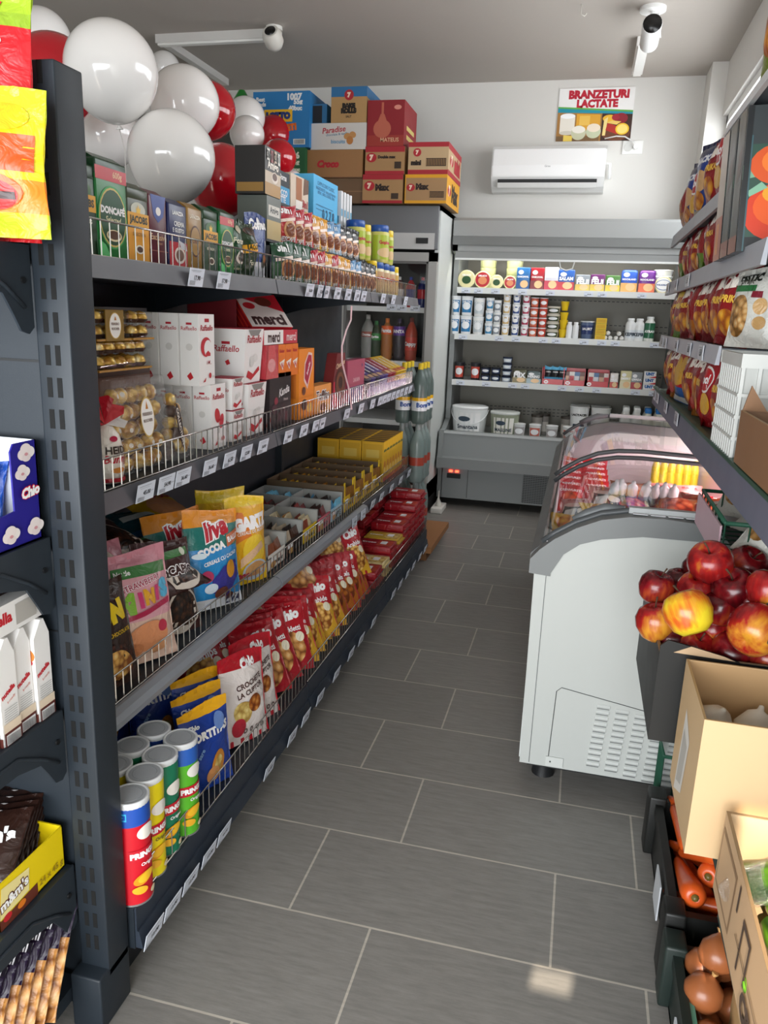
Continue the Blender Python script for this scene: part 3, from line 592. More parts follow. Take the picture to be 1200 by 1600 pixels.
for i, (k, c) in enumerate(seq):
    gx(k, y, Z1, f'{c} instant coffee sachet bag, {NTH[i]} from the near end of the lower sachet row', 'instant coffee', g3, d=.04, rz=PI/2-.5, tilt=(-.08, 0)); y += .078
# a shelf riser carries the upper row
ris = MB('powder').box(-.09, 0, 0, .98, .128, .136, '14171a').box(-.09, -.08, 0, .98, 0, .128, '14171a').box(-.09, -.02, 0, .006, 0, .128, '14171a').box(-.09, -.02, .974, .98, 0, .128, '14171a').build('shelf_riser', None, (-.965, 2.575, Z1+.001))
tag(ris, 'thin black riser holding the upper row of coffee sachets on the top shelf', 'riser')
seq = [(NR, 'red'), (NR, 'red'), (NR, 'red'), (NY, 'golden'), (NY, 'golden'), (NB, 'pale blue'), (NB, 'pale blue'), (NK, 'black'), (NK, 'black'), (NK, 'black'), (NK, 'black')]
y = 2.60
for i, (k, c) in enumerate(seq):
    gx(k, y, Z1+.137, f'{c} instant coffee sachet bag, {NTH[i]} from the near end of the upper sachet row', 'instant coffee', g3, d=.04, x=-.985, rz=PI/2-.5, tilt=(-.08, 0)); y += .085 if i < 7 else .09
# upper goods behind: black Amigo box, ness boxes
AM = K('sachet_box', carton(.13, .1, .14, '1b1817', F=[('r', 0, .0, 1, .26, 'b0843a'), ('r', 0, .26, 1, .5, 'c9b8a0'), ('t', 'Amigo', .5, .62, .7, 'f3ece0', {'b': 1.2}), ('e', .6, .4, .2, .12, 'e9ddcf'), ('e', .6, .42, .15, .08, '5a3018'), ('r', .1, .72, .28, .96, 'd8d3cc'), ('r', .34, .70, .5, .95, '8a2a2a'), ('r', .56, .72, .72, .97, 'c8b49c'), ('r', .78, .7, .93, .95, 'd8d3cc'), ('t', '3in1 2in1', .5, .84, .8, '111111', {'b': 1})], L=[('r', .05, .05, .95, .24, '9a7432')], fin='gloss'))
AM2 = K('sachet_box', carton(.12, .1, .13, '5f665f', F=[('r', 0, 0, 1, .45, 'c2a968'), ('r', .1, .55, .9, .8, 'd8d6cc'), ('t', 'Amigo', .5, .67, .6, '1f1a14', {'b': 1})], fin='gloss'))
gx(AM2, 2.50, Z1+.137, 'grey and gold sachet box under the black open one, beside the red balloon', 'box', None, d=.1, x=-1.01)
ris2 = MB('powder').box(-.12, 0, -.08, .08, .128, .136, '14171a').box(-.12, -.11, -.08, .08, 0, .128, '14171a').build('shelf_riser', None, (-1.0, 2.49, Z1+.0005)); tag(ris2, 'small black riser under the two stacked sachet boxes', 'riser')
gx(AM, 2.49, Z1+.269, 'black open sachet box with pictures of cups, stacked on the grey and gold one', 'box', None, d=.1, x=-1.01)
GT = K('tea_tube', MB('gloss').lathe([(.012, 0), (.014, .004), (.014, .10), (.009, .112)], '1f7a4a', n=10).lathe([(.0143, .03), (.0143, .07)], 'd8e8dc', n=10, X=Matrix.Identity(4)).mesh('tea_tube'))
for i in range(4): gx(GT, 2.585+i*.028, Z1+.27, f'slim green and white tube, {NTH[i]} of four behind the red instant coffee bags', 'tube', 'slim green tubes', d=.03, x=-1.075)
tag(MB('powder').box(-.1, 0, 0, .10, 0, .008, '14171a').box(-.1, -.092, 0, .10, -.133, 0, '14171a').build('shelf_riser', None, (-1.058, 2.57, Z1+.2605)), 'small black ledge carrying the slim green tubes', 'riser')
LC = K('cocoa_box', carton(.16, .08, .11, '18202c', F=[('r', 0, 0, 1, .55, '3f9fd0'), ('t', 'LaDorna', .5, .82, .6, 'f4f4f4', {'b': 1, 's': .2}), ('t', 'CIOCCO', .5, .36, .7, 'ffffff', {'b': 1}), ('t', 'LATTE', .5, .16, .5, 'ffffff', {'b': .8})]))
LC2 = K('cocoa_box', carton(.19, .08, .12, 'd9c8b4', F=[('r', .3, .1, .62, .95, 'a9683c'), ('r', .28, .0, .64, .3, 'f1ece4'), ('p', [(.7, .5), (1, .6), (1, 1), (.75, 1)], '6d4a35'), ('t', '3in1', .8, .25, .3, 'b3182a', {'b': 1})]))
LB = K('wafer_box', carton(.31, .1, .155, '4fb2e2', F=[('t', 'CAPPUCCINO CLASSIC', .5, .83, .7, '2a6e9c', {'b': .3}), ('t', 'INGREDIENTE: lapte praf degresat', .5, .7, .8, '2a6e9c', {'b': .2}), ('t', 'zahar, cafea solubila, sare', .5, .62, .7, '2a6e9c', {'b': .2}), ('r', .1, .2, .45, .22, '2a6e9c'), ('r', .1, .3, .8, .32, '2a6e9c'), ('t', '0 2 7 8', .6, .13, .5, '1f4a6c', {'b': .5})]))
LW = K('wafer_box', carton(.022, .09, .145, 'e6e8ea', F=[('r', 0, .3, 1, .5, '6fa9c9')], L=[('r', .1, .1, .9, .3, '6fa9c9')]))
gx(LC, 2.74, Z1+.279, 'navy and blue cocoa box above the red sachet bags', 'box', None, d=.08, x=-1.08)
gx(LC2, 2.925, Z1+.279, 'beige box with an iced coffee glass, left of the plain sky blue box', 'box', None, d=.08, x=-1.08)
gx(LB, 3.22, Z1+.279, 'plain sky blue carton with small print standing above the coffee sachets', 'box', None, d=.1, x=-1.075)
for i in range(4): gx(LW, 3.44+i*.045, Z1+.28, f'slim white and blue box, {NTH[i]} of four right of the sky blue carton', 'box', 'slim white and blue boxes', d=.09, x=-1.075)
tag(MB('powder').box(-.13, 0, 0, .95, -.009, 0, '14171a').box(-.13, -.12, 0, .95, -.27, -.009, '14171a').build('shelf_riser', None, (-1.058, 2.67, Z1+.2785)), 'long thin black ledge behind the sachets carrying the sky blue carton', 'riser')
# kids' cereal tubs, two tiers
def tubk(body, lab, txt, cap, r=.038, h=.125):
    m = MB('gloss'); m.lathe([(r*.9, 0), (r, .006), (r, h*.86), (r*.86, h*.92), (r*.86, h)], body, n=18)
    pr = [(r, 0), (r, h)]
    m.decals([('r', .02, .1, .98, .8, lab), ('t', txt, .5, .58, .5, 'b3182a', {'b': 1.6}), ('e', .5, .3, .3, .14, 'd7b98a')], cyl_S(pr, h, 3.0), r*3, h, du=.1)
    return K('snack_jar', m.mesh('snack_jar'), [('lid', lidm(r*.9, h-.012, .026, cap))])
T1, T2 = tubk('c9c66a', 'a9bc3a', 'Goplana', '1f4f9c', .045, .15), tubk('c9c66a', 'a9bc3a', 'Goplana', 'e9c81d', .03, .14)
T3, T4 = tubk('d8cfa0', 'c9a884', 'Goplana', '1f4f9c', .042, .13), tubk('d8cfa0', 'd8b060', 'Goplana', 'e9c81d', .026, .13)
for i, (k, y, x, c) in enumerate([(T3, 3.60, -.96, 'blue lid'), (T3, 3.71, -.96, 'blue lid'), (T3, 3.82, -.96, 'blue lid'), (T4, 3.92, -.95, 'yellow lid'), (T4, 3.50, -.95, 'yellow lid')]):
    k.stand((x, y, Z1+.001), PI/2-.6, f'clear snack jar with a {c} in the lower tier, {("nearest", "second", "third", "farthest", "leftmost slim")[i]} one', 'jar', 'snack jars at the far end of the top shelf')
for i, (k, y, x, c) in enumerate([(T1, 3.66, -.96, 'green labelled jar with a blue lid stacked highest at the far end'), (T2, 3.79, -.955, 'slim green labelled jar with a yellow lid beside the tall blue lidded jar'), (T1, 3.47, -1.02, 'green labelled jar with a blue lid, left in the upper tier'), (T2, 3.55, -1.0, 'slim jar with a yellow lid, left in the upper tier')]):
    k.stand((x, y, Z1+(.146 if i < 2 else .146)), PI/2-.6, c, 'jar', 'snack jars at the far end of the top shelf')
KB = K('box', carton(.10, .09, .14, '26272b', F=[('r', .1, .5, .9, .9, '3c3d42'), ('t', 'COFFEE', .5, .75, .6, '8a8b90', {'b': 1})]))
for i, y in enumerate((3.47, 3.37)): gx(KB, y, Z1, f'dark grey box on the top shelf near the jars, {("right", "left")[i]} one', 'box', 'dark grey boxes', d=.09, x=-.99 if i == 0 else -.985)

# --- second shelf: chocolates
def ferrero_tray(cols, rows, label=True):
    o = MB('gloss'); w = cols*.038; d = .075; h = .055
    m = MB('foil')
    for i in range(cols):
        for j in range(2):
            for k in range(rows):
                X_ = Matrix.Translation((-w/2+.019+i*.038, -.02+j*.04, .014+k*.03))
                m.lathe([(0, -.008), (.013, -.006), (.017, .002), (.013, .012), (0, .017)], 'gold', n=12, X=X_)
                m.lathe([(.012, -.009), (.0185, -.001)], '3a1f12', n=12, X=X_, fin='paper')
    return m.mesh('chocolates')
def clear_case(w, d, h):
    m = MB(); m.box(-w/2, w/2, -d/2, d/2, 0, h, 'glass', ch=.006); m.box(-w/2, w/2, -d/2-.001, d/2, -.0, .004, 'b0802e', 'foil'); return m.mesh('clear_case')
def ferrero(cols, lab):
    w = cols*.038+.008; parts = [('chocolates', ferrero_tray(cols, 2))]
    if lab:
        m = MB('paper'); m.box(-.032, .032, -.0425, -.0405, .0, .0605, '8a6a1c').box(-.032, .032, -.0425, .04, .06, .0612, '8a6a1c'); b = (-.032, .032, -.0425, .04, 0, .06)
        m.face('F', b, [('e', .5, .5, .34, .44, 'caa348'), ('e', .5, .5, .31, .41, 'f7f4ee'), ('t', 'FERRERO', .5, .56, .44, '5a3214', {'b': .8}), ('t', 'ROCHER', .5, .40, .42, '5a3214', {'b': .8}), ('p', [(.44, .68), (.56, .68), (.5, .82)], 'c9822a')]); parts.append(('label', m.mesh('label')))
    return K('chocolate_box', clear_case(w, .08, .06), parts)
FA, FB, FC = ferrero(3, True), ferrero(2, False), ferrero(5, False)
gf = 'clear boxes of gold wrapped chocolates'
gx(FC, 1.475, Z2+.225, 'long clear box of gold chocolates, lower of the two layers above the big gold pack', 'chocolates', gf, d=.08, x=-.925)
gx(FA, 1.435, Z2+.286, 'clear box of gold chocolates with an oval white label, top layer', 'chocolates', gf, d=.08, x=-.925)
gx(FB, 1.545, Z2+.286, 'small clear box of gold chocolates, top layer right of the labelled one', 'chocolates', gf, d=.08, x=-.925)
tag(MB('paper').box(-.15, .15, -.04, .04, 0, .222, '3a2418').box(-.149, .149, -.041, -.04, .01, .21, '553522').build('display_box', None, (-1.0, 1.475, Z2+.001), PI/2), 'brown carton behind the big gold chocolate pack, carrying the clear boxes', 'box')
def gold_pack(w, h, t, n, seed, name='chocolate_gift_pack'):
    r = random.Random(seed); m = MB('foil')
    for a in range(n[0]):
        for b in range(n[1]):
            X_ = Matrix.Translation((-w/2+(a+.5)*w/n[0]+(.006 if b % 2 else -.004), r.uniform(-.006, .006), (b+.5)*h/n[1])) @ Matrix.Rotation(r.uniform(-.5, .5)+PI/2, 4, 'X') @ Matrix.Rotation(r.uniform(-.6, .6), 4, 'Y')
            m.lathe([(0, -.019), (.014, -.013), (.019, 0), (.016, .012), (.006, .019), (0, .017)], 'gold', n=12, X=X_); m.lathe([(.0, .0192), (.006, .0188)], 'f4efe4', n=8, X=X_, fin='paper')
    return m.mesh('chocolates')
case = MB(); case.box(-.108, .108, -.028, .028, 0, .205, 'cling', ch=.01); case.box(-.10, .10, .02, .026, .004, .2, 'b88a34', 'foil')
lab = MB('paper'); lab.decals([('e', .5, .5, .5, .5, 'd8b45c'), ('e', .5, .5, .46, .46, 'faf8f4'), ('p', [(.40, .70), (.60, .70), (.5, .9)], 'c9822a'), ('t', 'FERRERO', .5, .58, .72, '5a3214', {'b': .8}), ('t', 'ROCHER', .5, .42, .66, '5a3214', {'b': .8})], lambda u, v, e: ((u-.5)*.056+.012, -.030-e, .07+v*.09), .056, .09)
K('chocolate_gift_pack', case.mesh('clear_wrap'), [('chocolates', gold_pack(.19, .185, .04, (5, 5), 2)), ('label', lab.mesh('label'))]).stand((-.945, 1.535, Z2+.002), PI/2, 'large clear pack of gold wrapped chocolates with an oval white label behind the wire', 'chocolates', None, (-.08, 0))
m = MB(); m.prism([(-.055, 0), (.055, 0), (.055, .02), (.0, .165), (-.03, .165), (-.055, .02)], -.025, .025, 1, 'cling')
lab = MB('paper'); lab.decals([('e', .5, .5, .5, .5, '2a1710'), ('t', 'COLLECTION', .5, .5, .82, 'f4efe6', {'b': 1})], lambda u, v, e: (-.018+.055*(.5-u)*-.62+(v-.5)*.02-.0, -.0265-e, .135-u*.11+(v-.5)*.012), .12, .03)
g = MB('foil'); r = random.Random(8)
for q in range(13):
    a, b = [(-.035, .03), (0, .03), (.035, .03), (-.03, .06), (.005, .06), (.035, .055), (-.028, .088), (.004, .088), (-.022, .115), (.0, .118), (-.02, .142), (.03, .02), (-.04, .015)][q]
    g.lathe([(0, -.017), (.013, -.011), (.016, 0), (.012, .012), (0, .017)], 'gold' if q % 4 else '4a2c1c', n=10, X=Matrix.Translation((a, r.uniform(-.004, .004), b)) @ Matrix.Rotation(r.uniform(0, 1.5), 4, 'X'))
K('chocolate_gift_pack', m.mesh('clear_wrap'), [('chocolates', g.mesh('chocolates')), ('label', lab.mesh('label'))]).stand((-.945, 1.70, Z2+.002), PI/2, 'tapering clear pack of gold and brown chocolates with a dark oval label reading COLLECTION', 'chocolates')
# foil wrapped chocolate figure by the post
m = MB('foil'); m.lathe([(.0, 0), (.03, .002), (.034, .03), (.033, .07), (.026, .10), (.015, .115), (0, .12)], 'eee6dc', n=18)
pr = [(.0345, 0), (.0345, .12)]
m.decals([('r', 0, .05, 1, .12, 'b3182a'), ('t', 'HEIDI', .5, .62, .5, '3a2a20', {'b': 1}), ('t', 'Bunny', .5, .44, .6, 'c2182c', {'b': .7, 's': .3}), ('e', .5, .26, .16, .05, 'd98a3a'), ('e', .45, .82, .1, .05, 'b31840')], cyl_S([(.034, 0), (.034, .07), (.027, .10), (.02, .12)], .115, 3.0), .1, .115, du=.08)
bow = MB('foil')
for a, c in ((.3, 'c2202c'), (1.2, 'b31a2a'), (2.2, 'c2202c'), (-.3, 'd8d4d0'), (2.9, 'b31a2a')):
    bow.add([(0, 0, .12), (.04*math.cos(a), -.012, .125+.05*math.sin(a)), (.055*math.cos(a+.25), -.004, .125+.055*math.sin(a+.25)), (.03*math.cos(a+.5), .012, .125+.05*math.sin(a+.5))], [(0, 1, 2), (0, 2, 3), (0, 3, 1)], c)
K('chocolate_figure', m.mesh('chocolate_figure'), [('foil_bow', bow.mesh('foil_bow'))]).stand((-.93, 1.395, Z2+.001), PI/2-.3, 'white foil chocolate figure with a red and silver bow, beside the post', 'chocolates')
# coconut chocolate boxes
def raf(w, d, h, pic, taper=0):
    F = [('r', .38, .90, .66, .95, 'b3182a'), ('t', 'Raffaello', .5, .82, .78, 'b3182a', {'b': .6, 's': .15})] + pic
    m = MB('paper'); b = (-w/2, w/2, -d/2, d/2, 0, h)
    if taper:
        t = taper; V = [(-w/2+t, -d/2+t, 0), (w/2-t, -d/2+t, 0), (w/2-t, d/2-t, 0), (-w/2+t, d/2-t, 0), (-w/2, -d/2, h), (w/2, -d/2, h), (w/2, d/2, h), (-w/2, d/2, h)]
        m.add(V, [(0, 3, 2, 1), (4, 5, 6, 7), (0, 1, 5, 4), (1, 2, 6, 5), (2, 3, 7, 6), (3, 0, 4, 7)], 'f2f0ee')
        m.decals(F, lambda u, v, e: ((u-.5)*(w-2*t*(1-v)), -d/2+t*(1-v)-e, v*h), w, h)
        m.decals([('r', .38, .72, .6, .77, 'b3182a'), ('t', 'Raffaello', .5, .64, .7, 'b3182a', {'b': .5, 's': .15}), ('p', [(.45, .4), (.55, .44), (.6, .36), (.5, .33)], 'c2202c')], lambda u, v, e: (-w/2+t*(1-v)-e, d/2-t*(1-v)-u*(d-2*t*(1-v)), v*h), d, h)
    else:
        m.box(*b, 'f2f0ee'); m.face('F', b, F)
        m.face('L', b, [('r', .35, .86, .65, .89, 'b3182a'), ('t', 'Raffaello', .5, .81, .85, 'b3182a', {'b': .3}), ('e', .5, .55, .18, .05, 'dcdad6'), ('p', [(.35, .14), (.55, .2), (.7, .12), (.5, .08)], 'c2202c')])
    m.box(-w/2+(taper and 0), w/2, -d/2, d/2, h, h+.002, 'a31a30' if taper else 'f2f0ee')
    return K('chocolate_box', m.mesh('chocolate_box'))
P1 = [('e', .45, .55, .34, .14, 'c2202c'), ('e', .56, .53, .25, .12, 'f2f0ee'), ('p', [(.4, .42), (.7, .42), (.7, .46), (.55, .5), (.4, .46)], 'c2202c'), ('t', 'I M...', .6, .33, .3, 'b3182a', {'b': .3, 's': .3}), ('p', [(.2, .05), (.4, .12), (.35, .06)], 'c2202c'), ('e', .65, .14, .08, .04, 'c2202c'), ('e', .85, .12, .08, .02, 'dcdad6')]
P2 = [('e', .4, .52, .17, .12, 'c2202c', 20), ('e', .68, .42, .14, .12, 'c93040', -20), ('e', .5, .28, .05, .05, 'd8d6d0'), ('p', [(.2, .05), (.4, .14), (.35, .06)], 'c2202c'), ('e', .75, .14, .1, .04, 'c2202c')]
P3 = [('p', [(.15, .99), (.85, .99), (.7, .88), (.3, .88)], '8d8a86'), ('p', [(.1, .12), (.4, .05), (.9, .22), (.85, .3), (.5, .16), (.2, .24)], 'c2202c'), ('e', .4, .4, .12, .1, 'dcdad6'), ('e', .6, .46, .12, .08, 'e4e2de')]
RT, RS, RC = raf(.085, .05, .172, P1), raf(.085, .05, .165, P2), raf(.13, .12, .15, P3, .010)
gr = 'white boxes of coconut chocolates'
for i in range(4):
    gx(RT, 1.815-i*.0035, Z2+.168, ['white tall coconut chocolate box with a red shape, front one of the upper row', 'white tall coconut chocolate box, second deep in the upper row', 'white tall coconut chocolate box, third deep in the upper row', 'white tall coconut chocolate box, deepest of the upper row'][i], 'chocolates', gr, d=.05, x=FX-i*.053)
    gx(RS, 1.875-i*.003, Z2, ['white short coconut chocolate box with two red petals, front of the lower row', 'white short coconut chocolate box, second deep in the lower row', 'white short coconut chocolate box, third deep in the lower row', 'white short coconut chocolate box, deepest of the lower row'][i], 'chocolates', gr, d=.05, x=FX-i*.053)
RC2 = raf(.075, .07, .085, P3, .006)
gx(RC, 2.135, Z2, 'white tapering chocolate box, lower right of the group beside the black flat box', 'chocolates', gr, d=.12)
gx(RC, 2.115, Z2+.153, 'white tapering chocolate box, upper right of the group with a red rim', 'chocolates', gr, d=.12)
gx(RC2, 2.0, Z2, 'small white chocolate box at the bottom beside the petal box', 'chocolates', gr, d=.07)
gx(RC2, 2.0, Z2+.088, 'small white chocolate box stacked on the other small one', 'chocolates', gr, d=.07)
gx(K('carton', carton(.30, .05, .35, '8f9698', F=[('r', .02, .02, .98, .98, '9aa1a3')])), 1.86, Z2, 'plain grey carton standing at the back behind the white chocolate boxes', 'box', None, d=.05, x=-1.19)
# merci pile, kinder orange etc.
MC_ = carton(.17, .013, .135, 'c0182a', F=[('p', [(0, 0), (1, 0), (1, .45), (0, .9)], 'ded2cc'), ('t', 'merci', .5, .22, .8, '3a1210', {'b': 1.6}), ('e', .6, .75, .2, .14, '6a2a1c'), ('e', .2, .62, .14, .1, 'c2202c')], L=[('r', 0, 0, 1, 1, 'b01020'), ('r', .7, 0, 1, 1, 'e0402a')])
MK = K('chocolate_box', MC_)
for i in range(9):
    MK.stand((-.955-i*.019*math.sin(PI/2-.45), 2.35+i*.019*math.cos(PI/2-.45), Z2+.303), PI/2-.45, f'thin red chocolate box, {NTH[i]} in the leaning row above the orange boxes', 'chocolates', 'thin red chocolate boxes leaning in a row', (-.75, 0))
TR = K('display_tray', carton(.28, .20, .042, 'c8283a', F=[('r', .0, .0, .55, 1, 'f3efec'), ('t', 'merci', .28, .5, .35, '3a1210', {'b': 1.2}), ('t', 'merci', .8, .5, .3, 'f6dede', {'b': .6})]))
gx(TR, 2.32, Z2+.257, 'red and white tray under the leaning chocolate boxes', 'tray', None, d=.20)
tag(MB('paper').box(-.16, .0, 0, .003, 0, .10, '7a1420').build('display_card', None, (-1.02, 2.225, Z2+.30)), 'dark red card panel at the near end of the leaning thin red boxes', 'card')
BL = K('chocolate_box', carton(.10, .14, .10, 'c03a44', F=[('p', [(0, 0), (1, .0), (.7, 1), (.2, 1)], 'd85a5c'), ('e', .45, .4, .3, .2, 'e9a0a0')], fin='foil'))
gx(BL, 2.245, Z2+.155, 'shiny red heart patterned chocolate box, right of the upper white tapering box', 'chocolates', None, d=.14)
OR = K('chocolate_box', carton(.055, .14, .10, 'e8781c', F=[('t', 'Kinder', .5, .8, .7, 'c2202c', {'b': 1}), ('p', [(.1, .45), (.9, .55), (.6, .2)], 'f4ece0'), ('t', 'N', .5, .36, .3, 'c2202c', {'b': 1.5})]))
for i in range(3): gx(OR, 2.325+i*.058, Z2+.155, f'small orange chocolate box, {NTH[i]} of three beneath the red tray', 'chocolates', 'small orange boxes under the red tray', d=.14)
gx(K('display_tray', carton(.27, .15, .154, '2a1a18')), 2.335, Z2, 'dark carton behind the black flat box that lifts the orange boxes', 'box', None, d=.15, x=-.975)
KD = K('chocolate_box', carton(.18, .035, .168, '2a2023', F=[('t', 'Kandia', .66, .66, .5, 'f2eeee', {'b': .8, 's': .35, 'r': 8}), ('t', 'Primola', .74, .5, .2, 'c9b8b8'), ('e', .28, .5, .08, .07, '8d2038'), ('e', .2, .35, .12, .1, '4a2230'), ('e', .62, .28, .16, .16, '3b2228'), ('e', .75, .18, .1, .09, '5a2a34'), ('e', .4, .2, .09, .08, '46202c')], fin='gloss'))
gx(KD, 2.315, Z2, 'black flat chocolate box with white script behind the wire guard', 'chocolates', None, d=.035)
KO = K('chocolate_box', carton(.15, .05, .235, 'ee8a1a', F=[('p', [(.3, .55), (.55, .42), (.9, .75), (.85, .93), (.6, .95), (.35, .8)], 'e8c8c0'), ('p', [(.36, .58), (.55, .48), (.84, .76), (.8, .9), (.6, .91), (.4, .78)], 'b31c3c'), ('t', 'Scandic', .6, .72, .34, 'ffffff', {'b': 1, 'r': 55}), ('e', .35, .2, .2, .08, '4a2412'), ('e', .7, .14, .2, .07, 'f7c05a'), ('e', .3, .4, .12, .06, '6a3414')], L=[('r', .1, .3, .8, .7, 'd9741a')]))
gx(KO, 2.555, Z2, 'tall orange chocolate box with a pink ribbon shape, right of the black flat box', 'chocolates', None, d=.05)
TF = K('chocolate_box', carton(.19, .045, .10, 'f0a050', F=[('t', 'Toffifee', .5, .62, .8, 'ffffff', {'b': 3}), ('t', 'Toffifee', .5, .62, .78, '5a2a14', {'b': .4}), ('e', .5, .18, .4, .2, 'd8a060'), ('e', .5, .2, .2, .14, '6a3414')], T=[('r', 0, 0, 1, 1, 'd8904a')]))
gx(TF, 2.735, Z2, 'low peach orange box at the foot of the chocolate row', 'chocolates', None, d=.045)
MR = K('chocolate_box', carton(.085, .04, .185, '5a1020', F=[('r', .1, .1, .9, .9, '6d1626'), ('t', 'Cherry', .5, .5, .6, 'd8a0a0', {'b': .6, 'r': 90}), ('e', .5, .8, .2, .08, '3a0a12')]))
for i in range(2): gx(MR, 2.72+i*.092, Z2, f'dark maroon chocolate box, {("left", "right")[i]} of the pair behind the peach orange box', 'chocolates', 'dark maroon boxes', d=.04, x=-.985)
m = MB('gloss'); m.prism([(-.09, .0), (.075, 0), (.09, .10), (.07, .205), (-.03, .205), (-.075, .10)], -.02, .02, 1, '7a3030')
m.decals([('p', [(.06, 0), (.5, 0), (.3, .5), (.1, .48)], 'd02a44'), ('e', .55, .42, .36, .3, '4a2416'), ('e', .55, .42, .28, .23, '7a4526'), ('e', .58, .45, .16, .12, '3a1a0e'), ('t', 'Chocolate', .55, .80, .6, 'f4d8b0', {'b': .8, 's': .3, 'r': 10})], lambda u, v, e: (-.09+u*.18, -.0203-e, v*.205), .18, .205)
gx(K('chocolate_box', m.mesh('chocolate_box')), 2.93, Z2, 'brown and red angular box reading Chocolate, left of the pink one', 'chocolates', None, d=.04)
m = MB('gloss'); m.prism([(-.115, 0), (.115, 0), (.13, .17), (-.13, .17)], -.02, .02, 1, 'b8566e')
m.decals([('r', .04, 0, .96, .36, '40306e'), ('t', 'DAR BUN', .5, .52, .4, 'f0c8d0', {'b': .8}), ('t', 'Milk', .5, .22, .3, 'd0a8c8', {'b': .6, 's': .3}), ('e', .85, .85, .04, .04, '6a4a7a')], lambda u, v, e: (-.115+u*.23, -.0203-e, v*.17), .23, .17)
gx(K('chocolate_box', m.mesh('chocolate_box')), 3.17, Z2, 'pink box with a purple bottom, left of the chocolate bars', 'chocolates', None, d=.04)
def bar(c1, c2, txt):
    m = MB('foil'); m.box(-.08, .08, -.038, .038, 0, .010, c1, ch=.002); m.decals([('t', txt, .42, .5, .6, 'f4f2f6', {'b': 1.4, 's': .25}), ('r', .8, .1, .95, .9, c2)], lambda u, v, e: (-.08+u*.16, -.038+v*.076, .0104+e), .16, .076); return K('chocolate_bar', m.mesh('chocolate_bar'))
BM, BD, BR, BY, BT = bar('4c3a86', 'd8b088', 'Milka'), bar('2b2433', 'c9a07a', 'Milka'), bar('a31c30', 'e8c890', 'Poiana'), bar('e2b81c', 'c23a20', 'Choco'), bar('5d4a97', '8d5a3a', 'Milka')
cl = {id(BM): 'purple', id(BD): 'dark', id(BR): 'red', id(BY): 'yellow', id(BT): 'lilac'}
stacks = [(BD, 3.34), (BM, 3.42), (BD, 3.50), (BM, 3.58), (BT, 3.66), (BR, 3.74), (BR, 3.82), (BY, 3.90), (BY, 3.98), (BY, 4.06)]
for i, (k, y) in enumerate(stacks):
    for j in range(5):
        k.stand((-.985+j*.002, y, Z2+.050+j*.0130), 0, f'{cl[id(k)]} wrapped chocolate bar in the {NTH[i]} sloping pile from the pink box, {("bottom", "second", "middle", "fourth", "top")[j]} bar', 'chocolate bar', 'sloping piles of chocolate bars', (0, .42))
tag(MB('gloss').box(-.10, .10, -.36, .40, 0, .002, '3a3346').box(.095, .10, -.36, .40, 0, .035, '54458a').box(-.1, -.095, -.36, .4, 0, .05, '3a3346').build('display_tray', None, (-1.005, 3.70, Z2+.001)), 'low purple tray under the sloping chocolate bars', 'tray')

# --- third shelf: cereal bags
MN = bag(.20, .27, .075, [(.40, 'e9c7b4'), (.82, 'e6a9b4'), (1, 'd8909e')], [('p', [(.12, .76), (.92, .76), (.94, .86), (.14, .86)], '3f7d3f'), ('t', 'Nestle', .27, .81, .22, 'ffffff', {'b': 1}), ('t', 'STRAWBERRY', .5, .70, .62, 'ffffff', {'b': 2.4, 'r': 9}), ('t', 'STRAWBERRY', .5, .70, .6, 'b3204c', {'b': .5, 'r': 9}),
    ('t', 'M', .22, .55, .24, '8cc63a', {'b': 3, 'r': -4}), ('t', 'I', .42, .56, .06, 'd8407a', {'b': 3}), ('t', 'N', .56, .575, .18, 'f0b02a', {'b': 3}), ('t', 'I', .70, .59, .06, 'd8407a', {'b': 3}), ('t', 'S', .83, .62, .16, '5ab8e0', {'b': 3, 'r': 8}), ('p', [(.2, .40), (.9, .48), (.92, .53), (.2, .44)], 'b3204c'), ('e', .5, .24, .3, .13, 'e89a6a'), ('e', .72, .3, .08, .05, 'c2304a'), ('e', .3, .14, .12, .06, 'd98a58'), ('e', .65, .12, .12, .06, 'e0a070')], 11, name='cereal_bag')
LI = bag(.17, .24, .06, [(1, '2e1a12')], [('t', 'LION', .45, .68, .8, 'f2d21c', {'b': 3, 'r': 6}), ('t', 'CARAMEL & CHOCOLATE', .5, .5, .85, 'e9c21c', {'b': .6}), ('e', .5, .22, .42, .2, 'choco'), ('e', .5, .2, .36, .16, 'peanut')], 12, name='cereal_bag')
CP = bag(.19, .25, .07, [(1, '3d1d1a')], [('p', [(.1, .78), (.9, .80), (.9, .88), (.1, .86)], '3f7d3f'), ('e', .78, .84, .06, .045, 'dfe6d0'), ('t', 'CHOCAPIC', .5, .58, .86, 'ffffff', {'b': 4, 'arc': .12, 'r': 8}), ('t', 'CHOCAPIC', .5, .58, .84, '3a1a14', {'b': 1.6, 'arc': .12, 'r': 8}), ('e', .62, .24, .34, .24, 'd9cdc0'), ('e', .62, .24, .31, .21, 'coffee'), ('e', .18, .35, .12, .1, '7a3a20'), ('e', .2, .66, .1, .08, 'c07a30')], 13, name='cereal_bag')
